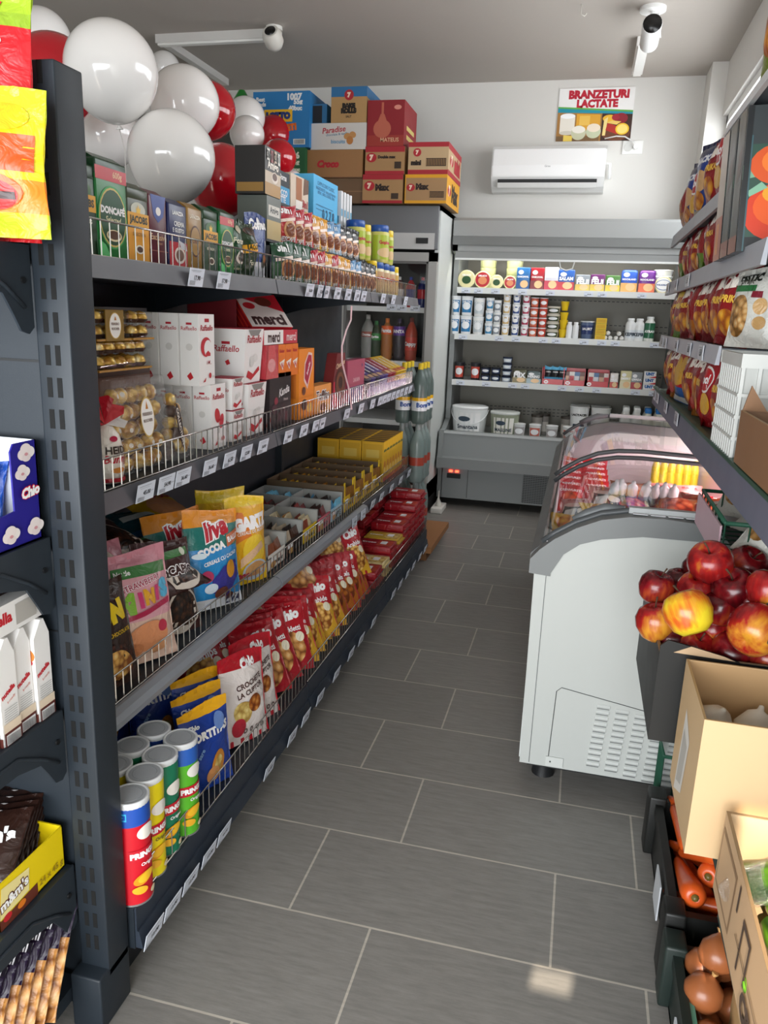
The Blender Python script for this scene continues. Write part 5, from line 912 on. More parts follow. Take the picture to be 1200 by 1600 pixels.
tag(put('carton', carton(.3, .36, .515, '3a3d38'), None, (-2.40, 5.4, FT)), 'dark carton at the left end holding the wrapped green items', 'carton', 'cartons stacked on the tall fridges')

# --- balloons
def balloon(c):
    m = MB('balloon'); pr = []
    for i in range(25):
        t = PI*i/24; r_ = math.sin(t); z = -math.cos(t); pr.append((r_*(1-.05*(z < 0)*(-z)), z*(1.0 if z > 0 else 1.08)))
    pr[0] = (.0, -1.08); m.lathe(pr, c, n=40); m.lathe([(.0, -1.05), (.05, -1.12), (.09, -1.17), (.0, -1.15)], c, n=12)
    return m.mesh('balloon')
BW, BRD = balloon('f4f1ee'), balloon('b80c1e')
strm = MB('plastic'); strm.tube([(0, 0, -1.15), (.05, .02, -1.6), (-.02, 0, -2.2), (.02, 0, -3.0)], .012, 'e8e4e0', n=5); STR = strm.mesh('ribbon')
def ray(px, py, dist):
    d = CF+(px-600)/FPX*CR-(py-800)/FPX*CU; return Vector((0, 0, CH))+d.normalized()*dist
BL_ = []
for px, py, pr_, R, me, l in [(174, 110, 71, .150, BW, 'large white balloon at the top left, right of the tall dark post'), (84, 124, 66, .15, BRD, 'red balloon partly behind the top of the dark post'), (64, 62, 46, .13, BW, 'white balloon highest at the left, behind the red one'), (167, 208, 49, .13, BW, 'white balloon directly above the green coffee packs by the post'),
   (268, 244, 67, .15, BW, 'largest lower white balloon, over the yellow and navy coffee packs'), (288, 161, 54, .145, BW, 'white balloon in the middle, above the largest lower one'), (257, 106, 24, .10, BW, 'small white balloon peeking up behind the middle white one'), (326, 172, 42, .14, BRD, 'red balloon half hidden behind the middle white balloon'),
   (346, 281, 53, .14, BRD, 'large shiny red balloon beside the largest lower white one'), (384, 183, 30, .12, BW, 'white balloon right of the half hidden red one'), (386, 210, 27, .10, BW, 'smaller white balloon just above the black open sachet box'), (428, 212, 30, .12, BRD, 'red balloon in front of the blue 1007 carton, upper'), (436, 246, 27, .10, BRD, 'red balloon in front of the blue 1007 carton, lower'), (421, 274, 18, .065, BRD, 'small red balloon at the lower right of the bunch'), (457, 284, 17, .065, BW, 'small white balloon at the right end of the bunch')]:
    d_ = CF+(px-600)/FPX*CR-(py-800)/FPX*CU; BL_.append([d_, FPX*R/pr_, pr_, me, l, px])
for _ in range(60):
    for i, a in enumerate(BL_):
        for b in BL_[i+1:]:
            ra, rb_ = a[1]*a[2]/FPX, b[1]*b[2]/FPX
            if (a[0]*a[1]-b[0]*b[1]).length < (ra+rb_)*.97:
                if a[1] > b[1]: a[1] *= 1.02; b[1] *= .995
                else: b[1] *= 1.02; a[1] *= .995
for d_, t_, pr_, me, l, px in BL_:
    R = t_*pr_/FPX; rr = random.Random(px)
    o = put('balloon', me, None, Vector((0, 0, CH))+d_*t_, (rr.uniform(-.3, .3), rr.uniform(-.3, .3), rr.uniform(0, 6)), R); tag(o, l, 'balloon', 'white and red balloons'); put('ribbon', STR, o)
# curled ribbon hanging from the top shelf
rb = MB('satin'); pts = [(549, 478), (548, 500), (541, 515), (534, 540), (534, 565), (540, 590), (546, 612), (549, 640)]
V = []
for i, (x, y) in enumerate(pts):
    p = at(x, y, 0, XF+.03); V += [p+Vector((0, -.004, 0)), p+Vector((.003, .004, 0)), p+Vector((0, -.004, 0))+Vector((-.001, 0, 0))]
rb.add([v for v in V], [(3*i, 3*i+1, 3*i+4, 3*i+3) for i in range(len(pts)-1)]+[(3*i+1, 3*i+2, 3*i+5, 3*i+4) for i in range(len(pts)-1)]+[(3*i+2, 3*i, 3*i+3, 3*i+5) for i in range(len(pts)-1)], 'd8b8bc')
tag(rb.build('ribbon'), 'thin pale pink ribbon hanging in a curl between the top two shelves', 'ribbon')

# --- dairy fridge goods
DYF = DY+FSY+.012
def dx(px, z, y=DYF): 
    lo, hi = 300, 1000
    for _ in range(30):
        mid = (lo+hi)/2
        if at(px, mid, 1, y).z > z: lo = mid
        else: hi = mid
    return at(px, (lo+hi)/2, 1, y).x
def fr(k, px, z, dz, label, cat, group, d, y=None, rz=0, tilt=(0, 0)): return k.stand((dx(px, z), (DYF if y is None else y)+d/2, z+dz+.001), rz, label, cat, group, tilt)
D1, D2, D3, D4 = DS[0]+0, DS[1], DS[2], DY*0+.40
# top level: round cheese tubs lying on edge, showing lids
def disc(r, c, c2, txt, th=.035):
    m = MB('gloss'); X_ = Matrix.Translation((0, 0, r)) @ Matrix.Rotation(PI/2, 4, 'X')
    m.lathe([(r*.9, -th/2), (r, th/2-.006), (r, th/2), (r*.92, th/2+.003)], 'e4dca8', n=24, X=X_).lathe([(r*.84, th/2+.0035), (0, th/2+.0036)], c, n=24, X=X_)
    m.decals([('e', .5, .45, .26, .22, c2), ('t', txt, .5, .72, .5, 'ffffff', {'b': 1.6})], lambda u, v, e: ((u-.5)*2*r, -th/2-.004-e, v*2*r), 2*r, 2*r); return K('cheese_tub', m.mesh('cheese_tub'))
for px, r_, c, c2, l in [(728, .062, 'e4dca8', '1f4a22', 'round cheese tub with a dark green picture, leftmost on the top fridge shelf'), (753, .060, 'b3202c', 'd8885a', 'round cheese tub with a red lid, second on the top fridge shelf'), (775, .048, 'e4dca8', '1f4a22', 'smaller round cheese tub with a green picture'), (796, .046, 'b3202c', 'd8885a', 'smaller round cheese tub with a red lid')]:
    fr(disc(r_, c, c2, 'DELACO'), px, D1, 0, l, 'cheese', 'round cheese tubs', .045)
wh = K('cheese_wheel', tubm(.055, .058, .048, 'd8dca4', n=24, name='cheese_wheel'))
for px, n in ((757, 4), (799, 4)):
    for i in range(n): wh.stand((dx(px, D1), DYF+.14, D1+.001+i*.0495), 0, f'pale yellow cheese wheel, {NTH[i]} from the bottom of the {("left", "right")[px > 760]} stack behind the round tubs', 'cheese', 'stacked cheese wheels')
def pk(w, h, d, body, hi, txt, food='e8c08a', rnd=False):
    F = [('r', 0, 0, 1, .42, hi), ('e', .6, .25, .3, .17, food), ('e', .32, .78, .2, .1, 'f4f4f4'), ('t', txt, .5, .58, .85, 'ffffff', {'b': 1.5})]
    return K('cheese_pack', carton(w, d, h, body, F, fin='gloss', ch=.006 if not rnd else .02))
for px, w, h, b, hi, t, c, rn in [(816, .092, .15, '2a6aa8', '1f4f8a', 'CASCAVAL', 'blue', 0), (838, .092, .15, 'a8202c', '7a1a24', 'CASCAVAL', 'red', 0), (860, .095, .155, 'dcdce6', 'c2304a', 'HOCHLAND', 'white and red', 0), (883, .11, .14, '2a5aa8', 'c2202c', 'SALAM', 'blue and red', 0), (909, .095, .11, '8a929a', 'd8b84a', 'FELII', 'grey', 0), (932, .095, .115, '6a2a6a', 'd8b83a', 'FELII', 'purple', 0), (956, .095, .11, '4a7a3a', 'e0c02a', 'FELII', 'green', 0), (981, .105, .15, '2a5ac0', 'e8a85a', 'HOCHLAND', 'rounded blue', 1), (1009, .105, .15, '6a2a8a', 'e0704a', 'HOCHLAND', 'rounded violet', 1)]:
    k = pk(w, h, .03, b, hi, t, rnd=rn)
    for j in range(2 if px < 1000 else 3): fr(k, px, D1, 0 if True else 0, f'{c} cheese slice pack on the top fridge shelf, {("in front", "second deep", "third deep")[j]}', 'cheese', 'cheese slice packs on the top fridge shelf', .03, y=DYF+j*.05)
PH = K('cream_cheese_tub', tubm(.055, .062, .032, 'eef0f0', n=20, name='cream_cheese_tub'), [('lid', lidm(.062, .032, .005, 'f2f4f4'))])
for i in range(4): PH.stand((dx(1035, D1), DYF+.10, D1+.001+i*.040+.0), 0, f'white cream cheese tub lying flat, {NTH[i]} from the bottom behind the upright oval tub', 'cream cheese', 'white cream cheese tubs')
k = disc(.056, 'f4f4f2', 'f4f4f2', '', .028); m = MB('gloss'); m.decals([('e', .5, .5, .46, .3, '2a5a9a'), ('e', .5, .5, .43, .27, 'f6f6f6'), ('t', 'PHILADELPHIA', .5, .5, .8, '1f4a8a', {'b': 1.5})], lambda u, v, e: ((u-.5)*.11, -.02-e, v*.112), .11, .112)
K('cream_cheese_tub', k.me, [('label', m.mesh('label'))]).stand((dx(1035, D1), DYF+.02, D1+.001), 0, 'upright white oval tub with blue lettering at the right of the top fridge shelf', 'cream cheese', 'white cream cheese tubs')
# second level: yogurt cups
def cup(w, h, c, lab, lid='e8ecee', txt=None): return K('yogurt_cup', tubm(w*.42, w*.5, h, c, [('r', .1, .15, .9, .8, lab), ('e', .5, .5, .3, .2, 'f2f4f6')]+([('t', txt, .5, .72, .6, 'f6f6f6', {'b': 1.5})] if txt else []), n=16, name='yogurt_cup'), [('lid', lidm(w*.5, h, .003, lid, n=16))])
gy = 'yogurt cups in stacks on the second fridge shelf'
for px, n, w, h, c, lb, t, nm in [(709, 2, .07, .13, 'eef0f2', '2a7ab0', 'DELTA', 'white and blue'), (726, 2, .085, .13, 'eef0f2', '2a7ab0', 'DELTA', 'large white and blue'), (745, 2, .08, .125, 'f0f0ee', 'c8d0d4', 'ZUZU', 'large white'), (762, 3, .058, .083, 'eef0f2', '3a8ab8', 'ZUZU', 'small white and blue'), (774, 3, .055, .078, 'f0f0ee', '8a929a', None, 'small white'), (788, 4, .056, .070, 'eef0f2', 'd8b87a', 'D', 'cream'), (803, 4, .056, .070, 'eef0f2', '2a4a8a', 'D', 'dark blue'), (818, 4, .056, .070, 'eef0f2', 'b03050', 'D', 'pink'), (831, 4, .060, .064, 'b84a3a', 'd8785a', None, 'terracotta'), (845, 4, .060, .064, 'b84a3a', 'c24a3a', None, 'red brown')]:
    k = cup(w, h, c, lb, txt=t)
    for i in range(n): fr(k, px, D2, i*(h+.0045), f'{nm} yogurt cup, {NTH[i]} from the bottom, {NTH[[709, 726, 745, 762, 774, 788, 803, 818, 831, 845].index(px)]} stack from the left', 'yogurt', gy, w)
k = cup(.095, .050, 'c9c2b4', '2a3a24', 'd8d4c8')
for i in range(4): fr(k, 861, D2, i*.0545, f'clear round olive tub, {NTH[i]} from the bottom beside the yellow cups', 'tub', 'clear round tubs', .095)
k = K('cup', tubm(.020, .030, .062, 'e8c41c', n=14, name='cup'))
for i in range(4): k.stand((dx(878, D2), DYF+.04, D2+.064+i*.058 if i % 2 else D2+.002+i*.058), 0 if i % 2 == 0 else 0, f'small yellow cup, {NTH[i]} from the bottom of the yellow stack', 'cup', 'yellow cups', (PI if i % 2 else 0, 0)) if i % 2 == 0 else k.stand((dx(878, D2), DYF+.04, D2+.002+i*.063), 0, f'small yellow cup, {NTH[i]} from the bottom of the yellow stack', 'cup', 'yellow cups')
wb = bottle(.021, .115, 'eceeee', 'f4f4f4', neck='wide', n=14, name='yogurt_bottle')
for i, px in enumerate((888, 898)): fr(wb, px, D2, 0, f'short plain white bottle, {("left", "right")[i]} one of the pair next to the yellow cups', 'bottle', 'short white bottles', .04)
fr(K('yogurt_bucket', tubm(.04, .05, .12, '5a6a8a', [('r', .1, .3, .9, .8, '2a3a6a'), ('t', 'IAURT', .5, .6, .6, 'f0f0f0', {'b': 1.5})], name='yogurt_bucket'), [('lid', lidm(.05, .12, .005, 'dfe4e6'))]), 916, D2, 0, 'grey and navy yogurt bucket on the second fridge shelf', 'yogurt', None, .1)
yb = K('butter_pack', carton(.07, .05, .036, 'e0bc2a', F=[('r', .1, .2, .9, .8, 'd0a41c')]))
for i in range(4): fr(yb, 937, D2, i*.0375, f'yellow butter block, {NTH[i]} from the bottom of the stack beside the grey bucket', 'butter', 'yellow butter blocks', .05)
rl_ = MB('paper'); Xr = Matrix.Translation((0, 0, .017)) @ Matrix.Rotation(PI/2, 4, 'X'); rl_.lathe([(.006, -.05), (.016, -.045), (.016, .03), (.008, .04)], 'e6e6e2', n=12, X=Xr).lathe([(.0165, -.02), (.0165, .01)], '3a3a3a', n=12, X=Xr); rk = K('cheese_roll', rl_.mesh('cheese_roll'))
for i, (px, lv) in enumerate(((945, 0), (953, 0), (949, 1), (962, 0), (971, 0), (966, 1))): fr(rk, px, D2, lv*.032, f'small white wrapped roll, {NTH[i]} of six lying in two little heaps', 'cheese roll', 'small white wrapped rolls', .09)
mb = bottle(.034, .155, 'f0f2f2', 'f4f6f6', 'dfe6ea', (.15, .5), 'KEFIR', '2a3a4a', 'wide', n=16, name='milk_bottle')
for i, px in enumerate((983, 997)): fr(mb, px, D2, 0, f'white kefir bottle, {("left", "right")[i]} of the pair on the second fridge shelf', 'bottle', 'white kefir bottles', .07)
fr(bottle(.034, .17, 'eceee8', 'e8ecea', '2a6a4a', (.15, .75), 'AYRAN', 'ffffff', 'wide', n=16, name='milk_bottle'), 1013, D2, 0, 'white bottle with a green label at the right of the second fridge shelf', 'bottle', None, .07)
# third level
gd = 'dark tubs on the third fridge shelf'
dk_ = cup(.07, .047, '1a1e2e', '3a4a6a', '15171c'); db = cup(.07, .040, '1c2c4e', 'c8d4e0', '16203a'); dt = cup(.075, .125, '1c1e24', 'c24a3a', '2a2c30')
for px, n, k, h, nm in ((716, 1, dt, .13, 'tall black and red'), (741, 1, dt, .13, 'tall black'), (757, 2, dk_, .052, 'black'), (773, 2, dk_, .052, 'black and navy'), (790, 4, db, .0455, 'navy blue')):
    for i in range(n): fr(k, px, D3, i*h, f'{nm} tub, {NTH[i]} from the bottom, {NTH[[716, 741, 757, 773, 790].index(px)]} stack of dark tubs', 'tub', gd, .075)
gm = 'packs on the third fridge shelf'
for px, w, h, c, hi, t, l in ((811, .10, .10, '5a5a48', '8a7a4a', 'MIX', 'olive mix pack on the third fridge shelf'), (833, .10, .09, '6a7a7a', '9ab0b8', 'HERING', 'grey green rounded fish box on the third fridge shelf')):
    fr(pk(w, h, .05, c, hi, t, rnd=1), px, D3, 0, l, 'food pack', gm, .05)
ch3 = K('sachet', bag(.055, .105, .02, [(.25, '5ab0d8'), (.8, '1a1c22'), (1, '5ab0d8')], [('t', 'KINDER', .5, .6, .7, 'ffffff', {'b': 1})], 7, nu=6, nv=8, name='sachet'))
for i in range(3): fr(ch3, 855+i*11, D3, .028, f'black and pale blue sachet in the red tray, {NTH[i]} from the left', 'sachet', 'sachets in red trays', .02, y=DYF+.02)
def rtray(w, h): 
    m = MB('gloss'); m.box(-w/2, w/2, 0, .003, 0, h*.35, 'c8202c').box(-w/2, -w/2+.003, 0, .12, 0, h, 'c8202c').box(w/2-.003, w/2, 0, .12, 0, h, 'c8202c').box(-w/2, w/2, .117, .12, 0, h, 'c8202c').box(-w/2, w/2, 0, .12, 0, .003, 'c8202c')
    m.decals([('e', .2, .5, .1, .3, 'ffffff'), ('t', 'kids', .2, .5, .12, 'c8202c', {'b': 2})], lambda u, v, e: (-w/2+u*w, -e, v*h*.35), w, h*.35); return K('red_tray', m.mesh('red_tray'))
for px, w, l in ((863, .155, 'red tray of black and blue sachets, left of three'), (898, .17, 'red tray of mixed chocolate cheese snacks, middle of three'), (931, .165, 'red tray of snack bars, right of three')): rtray(w, .12).stand((dx(px, D3), DYF, D3+.001), 0, l, 'tray', 'red trays')
sn = [K('snack_bar', carton(.038, .02, .095, c, F=[('r', .1, .3, .9, .7, c2)], fin='foil')) for c, c2 in (('6a3a2a', 'd8b090'), ('e8e4dc', 'c8303a'), ('3a6a9a', 'e0e4e8'))]
for i, px in enumerate((884, 892, 900, 908, 922, 930, 938, 946)): fr(sn[i % 3], px, D3, .004, f'small snack bar standing in a red tray, {NTH[i]} from the left', 'snack bar', 'snack bars in red trays', .02, y=DYF+.03)
for px, w, h, c, hi, t, l in ((958, .055, .105, 'e8e4de', 'c8402c', 'MILK', 'white and red carton right of the red trays'), (976, .075, .125, 'd8d0a0', 'e4dcb8', 'DESERT', 'cream carton on the third fridge shelf'), (993, .075, .12, '8a8f92', 'b0303c', 'LIVADA', 'grey carton on the third fridge shelf')): fr(pk(w, h, .06, c, hi, t), px, D3, 0, l, 'carton', gm, .06)
un = K('butter_pack', carton(.08, .06, .042, 'f0f0f0', F=[('t', 'UNT', .5, .6, .7, '2a6ab0', {'b': 3}), ('p', [(.4, 0), (1, 0), (1, .3)], 'd8303c')]))
for i in range(3): fr(un, 1013, D3, i*.0435, f'white butter pack reading UNT, {NTH[i]} from the bottom', 'butter', 'white butter packs', .06)
# bottom deck
def bucket(r, h, c, lid, lab, txt, handle=True):
    parts = [('lid', lidm(r, h, .014, lid))]
    if handle: parts.append(('handle', MB('plastic').tube([(r*1.02*math.cos(a), -.004+r*1.06*math.sin(a)*.9, h-.01-.085*abs(math.cos((a+PI/2)))) if 0 else (r*1.04*math.cos(a), -abs(math.sin(a))*r*1.04, h-.012-.10*math.sin(-a) if a < 0 else h-.012) for a in [-PI+PI*i/12 for i in range(13)]], .003, 'eceeee', n=5).mesh('handle')))
    return K('bucket', tubm(r*.9, r, h, c, [('r', .2, .15, .8, .85, lab), ('e', .42, .62, .14, .1, '3a4a5a'), ('t', txt, .5, .32, .5, '2a3a4a', {'b': 1})], n=26, name='bucket'), parts)
zb = .521; yb_ = DY+.115
p = dx(732, .5, yb_); bucket(.13, .19, 'eef0f0', 'f2f4f4', 'f4f4f4', 'Smantana').stand((dx(732, .56, yb_+.1), yb_+.13, zb), 0, 'big white bucket with a thin handle at the left of the fridge deck', 'bucket')
bucket(.105, .165, '9aa08a', 'd4d8d4', 'eceae2', 'MASLINE', False).stand((dx(787, .56, yb_+.1), yb_+.12, zb), 0, 'olive bucket with a white label, right of the big white bucket', 'bucket')
cc = cup(.085, .10, 'd8dada', 'a8a4a4', 'e4e6e6'); cd_ = cup(.085, .10, 'dcdcda', 'c86a5a', 'e4e6e6'); jr = K('jar', tubm(.036, .04, .145, '8f8a84', [('r', .1, .2, .9, .7, 'c9c4bc')], name='jar'), [('lid', lidm(.042, .145, .014, '3a322c'))])
for i, px in enumerate((812, 836, 862, 888, 906)):
    fr(cc if i % 2 == 0 else cd_, px, .55, zb-.55+.001, f'clear cream cup, {NTH[i]} from the left in front of the dark lidded jars', 'cup', 'clear cream cups', .085, y=yb_+.03)
for i, px in enumerate((838, 848, 884, 894)): jr.stand((dx(px, .6, yb_+.2)+(.0), yb_+.22+.09*(i % 2), zb), 0, f'jar with a dark lid, {NTH[i]} from the left behind the clear cups', 'jar', 'jars with dark lids')
for i, (px, c) in enumerate(((903, '22304a'), (936, 'c2303a'))):
    k = K('yogurt_bucket', tubm(.055, .068, .235, 'eceeee', [('p', [(.1, .15), (.9, .15), (.75, .5), (.25, .5)], c), ('t', 'LACTACEL', .5, .78, .7, '2a2a2a', {'b': 2})], name='yogurt_bucket'), [('lid', lidm(.069, .235, .006, 'e6e8e8'))])
    for j in range(2): k.stand((dx(px, .6, yb_+.2), yb_+.20+j*.145, zb), 0, f'white yogurt bucket with a {("dark blue", "red")[i]} picture, {("front", "rear")[j]} one', 'yogurt', 'white yogurt buckets')
tag(MB('satin').box(-.75, .75, -.10, .32, 0, .039, 'b8bcba').box(-.75, .75, .16, .32, 0, .029, 'b8bcba').build('riser', None, (.0, yb_+.235, zb)), 'long grey riser at the back of the fridge deck', 'riser') if False else None
bw_, bb_ = bottle(.039, .26, 'f0f2f0', 'eef2f2', 'e4e8e0', (.1, .5), 'LAPTE', '3a6a9a', 'milk', name='milk_bottle'), bottle(.039, .26, 'f2f4e6', '2a7ac8', 'eef0dc', (.1, .5), 'LAPTE', '3a6a9a', 'milk', name='milk_bottle')
n = 0
for px in (973, 990, 1007, 1024, 1041, 1057):
    for j in range(3):
        k = bb_ if (px in (1007, 1024, 1041) and j < 2) else bw_; n += 1
        k.stand((dx(px, .55, yb_+.1)+j*.004, yb_+.07+j*.1, zb), 0, f'white milk bottle with a {("blue" if k is bb_ else "white")} cap, {NTH[(n-1)//3]} from the left, {("front", "middle", "rear")[j]} row', 'milk', 'milk bottles on the fridge deck')
yk_ = K('dessert_pack', carton(.075, .06, .12, 'b8c42a', F=[('r', .2, .5, .8, .95, '1a2a1a'), ('r', .1, .1, .9, .4, 'd8dc6a')])); yk_.stand((dx(955, .55, yb_+.1), yb_+.12, zb+.001), 0, 'yellow green pack left of the milk bottles', 'food pack')
# ================================================================== RIGHT WALL SHELVING
WX = .35; GREEN = '1c4a38'
ws = empty('wall_shelving', (.735, 1.2, 0)); tag(ws, 'wall shelving on the right with clear price rails, snacks above and vegetables below', 'shelving unit')
MB('powder').box(-.02, 0, -.4, 2.9, 0, 1.84, '2c3238').build('back_panel', ws)
m = MB('powder')
for y in (-.4, .95, 2.87): m.box(-.05, -.02, y, y+.03, 0, 1.84, '2c3238')
m.build('upright', ws)
def wshelf(z, x, y0, y1, rail='9da3ab', green=False, rh=.05):
    s = MB('powder').box(x-.735+.012, -.05, y0-1.2, y1-1.2, z-.02, z, '565b62' if not green else '2b4a3e').build('shelf', ws)
    r = MB('satin'); r.prism([(0, -rh+.004), (.012, -rh+.004), (.012, .006), (.006, .006)], y0-1.2, y1-1.2, 1, rail, X=Matrix.Translation((x-.735, 0, z)))
    if green: r.box(x-.735-.002, x-.735+.014, y0-1.2, y1-1.2, z+.002, z+.012, GREEN)
    r.build('price_rail', s); return s
s105 = wshelf(1.05, WX, 1.3, 4.08, '676a7c', True, .075)
s130 = wshelf(1.30, WX, 2.32, 4.08, 'b7b9c2'); s154 = wshelf(1.54, WX, 1.9, 4.08, 'a9adb5', rh=.055); s175 = wshelf(1.752, WX, 2.62, 4.08, 'a4a8ae'); s190 = wshelf(1.895, .322, 1.5, 2.52, 'd8dadc', rh=.03)
s85 = wshelf(.868, .36, 1.35, 2.08, '3a4a44'); s56 = wshelf(.562, .30, 1.46, 1.92, '2b3a34'); s51 = wshelf(.508, .30, 1.19, 1.455, '2b3a34'); s46 = wshelf(.465, .30, .8, 1.185, '2b3a34')
WC = MB('satin').box(-.05, .05, -.002, 0, 0, .045, 'cfd3da').decals([('t', '6.50', .5, .5, .5, '3a3f48'), ('r', .1, .8, .8, .85, '8a8f98')], lambda u, v, e: (-.05+u*.1, -.002-e, v*.045), .1, .045).mesh('price_card')
for s, z, ys in ((s130, 1.30, (3.9, 3.75, 3.3, 2.9, 2.6)), (s154, 1.54, (3.95, 3.6, 3.2)), (s105, 1.05, (3.95, 3.8, 3.4, 3.0))):
    for y in ys: put('price_card', WC, s, (WX-.735-.001, y-1.2, z-.045), (0, 0, -PI/2))
# snack bags, shelf by shelf, facing the aisle
RB = {'red': bag(.19, .245, .085, [(.5, '8a0c16'), (1, '860c18')], [('e', .55, .28, .26, .16, 'chips'), ('t', 'Chio', .5, .78, .6, 'f4ece0', {'b': 2.5, 's': .25, 'r': 10}), ('t', 'PAPRIKA', .5, .56, .6, 'f0c24a', {'b': 1.4}), ('r', 0, .0, 1, .1, '7a0c16')], 51),
      'blue': bag(.19, .28, .085, [(.12, '9a8a7a'), (.8, '1f3a80'), (1, '16224a')], [('e', .5, .45, .3, .14, 'c9a070'), ('t', 'SNACK', .5, .72, .6, 'e4e6ea', {'b': 2}), ('e', .4, .22, .26, .12, 'chips')], 52),
      'green': bag(.19, .24, .08, [(.4, '5a7a1c'), (1, '8a1a1e')], [('e', .5, .68, .3, .16, 'd8b84a'), ('t', 'LAYS', .5, .68, .42, 'a8141e', {'b': 2}), ('e', .5, .25, .3, .14, 'chips')], 53),
      'gold': bag(.19, .245, .085, [(.35, '9a5a14'), (1, '86101a')], [('e', .5, .42, .30, .18, 'chips'), ('t', 'Chio', .5, .8, .5, 'f4ece0', {'b': 2.2, 's': .25}), ('e', .3, .2, .2, .1, 'c22a1e')], 54),
      'cola': bag(.19, .25, .08, [(1, '9a141e')], [('e', .5, .62, .34, .18, 'f0ece8'), ('e', .5, .62, .31, .15, 'b8141e'), ('t', 'Cool', .5, .62, .46, 'ffffff', {'b': 1.5, 's': .3}), ('e', .5, .3, .3, .14, 'd8a42a')], 55),
      'bear': bag(.19, .25, .085, [(.3, '24508a'), (1, 'a81a22')], [('e', .5, .5, .34, .2, 'c89a3a'), ('e', .35, .7, .14, .08, 'c89a3a'), ('e', .65, .72, .14, .08, 'c89a3a'), ('r', 0, .02, 1, .12, 'e0dcd6')], 56)}
RK = {k: Kind('snack_bag', v) for k, v in RB.items()}
nm = {'red': 'red paprika', 'blue': 'blue', 'green': 'green', 'gold': 'golden', 'cola': 'red badged', 'bear': 'two tone'}
r = random.Random(77)
for z, y0, y1, st, seq, sn, tl in ((1.752, 2.72, 4.05, .20, ['red', 'cola', 'red', 'blue', 'cola', 'blue', 'gold'], 'highest', 1.0), (1.54, 2.62, 4.05, .155, ['red', 'gold', 'red', 'cola', 'green', 'red', 'cola', 'red', 'green', 'bear'], 'second highest', .82), (1.30, 2.42, 4.05, .15, ['red', 'red', 'gold', 'red', 'red', 'gold', 'cola', 'red', 'green', 'red', 'gold'], 'third', .93), (1.05, 2.42, 4.05, .15, ['red', 'cola', 'red', 'gold', 'red', 'gold', 'bear', 'gold', 'red', 'bear', 'gold'], 'lowest', .93)):
    y = y0
    for i, k in enumerate(seq):
        if y > y1: break
        RK[k].stand((WX+.058+r.uniform(-.012, .006), y, z+.004), -PI/2+r.uniform(-.25, .35), f'{nm[k]} snack bag, {NTH[i]} from the near end of the {sn} right hand shelf', 'snack bag', 'snack bags on the right wall shelving', (-.04, r.uniform(-.08, .08)), tl)
        y += st*r.uniform(.9, 1.1)
PS = bag(.17, .235, .07, [(1, 'c9c8c0')], [('e', .3, .38, .26, .26, 'pistachio'), ('r', .08, .68, .6, .76, '2a6a3a'), ('t', 'FISTIC', .4, .86, .5, '22261f', {'b': 2}), ('t', 'prajit', .35, .80, .3, '4a4a42', {'b': .8}), ('e', .75, .5, .12, .1, 'c8a06a'), ('e', .78, .3, .12, .08, 'b8905a'), ('r', .55, .6, .75, .68, '7a1a2a')], 61, name='nut_bag')
NK_ = Kind('nut_bag', PS)
for i, (x, y, z, rz, tx, l) in enumerate([(.42, 2.30, 1.304, -.9, -.1, 'white nut bag standing next to the red snack bags on the second shelf'), (.48, 2.12, 1.29, -.8, -.15, 'white nut bag with brown nuts above the white plastic crate'),
       (.42, 2.02, .90, -.5, -.8, 'white nut bag leaning in the green wire basket, at its far end'), (.42, 1.86, .90, -.9, -.85, 'white nut bag lying in the middle of the green wire basket'), (.40, 1.68, .90, -.7, -.95, 'white nut bag beside the basket just above the apples'), (.46, 1.54, .90, -.8, -.95, 'white nut bag at the right edge above the apples')]):
    if i == 1: x, y, z = .50, 2.36, 1.304
    NK_.stand((x, y, z), rz, l, 'nuts', 'white nut bags', (tx, 0), .9)
# green wire baskets
def basket(x0, x1, y0, y1, z0, z1, label, strip=True):
    b = empty('wire_basket', (x0, y0, z0)); tag(b, label, 'basket', 'green wire baskets'); X1, Y1, Z = x1-x0, y1-y0, z1-z0; m = MB('satin')
    for z in (.004, Z): m.tube([(0, 0, z), (X1, 0, z), (X1, Y1, z), (0, Y1, z), (0, 0, z)], .005, GREEN, n=6)
    for y in (0, Y1): 
        for k in range(7): m.tube([(X1*k/6, y, .004), (X1*k/6, y, Z)], .002, GREEN, n=4)
    for k in range(9): m.tube([(0, Y1*k/8, Z), (0, Y1*k/8, .004), (X1, Y1*k/8, .004)], .002, GREEN, n=4)
    m.build('wire_frame', b)
    if strip: MB('satin').box(-.010, -.006, .0, Y1, 0, Z*.92, 'b89aa4').build('price_strip', b)
basket(.325, .62, 1.72, 2.06, .872, .955, 'green wire basket with a pinkish price strip holding nut bags, above the apples')
basket(.44, .68, 2.44, 2.62, 1.304, 1.40, 'green wire basket on the middle right shelf behind the white crate', False)
basket(.31, .6, 1.99, 2.09, .005, .24, 'narrow green wire basket on the floor between the freezer and the carrots', False)
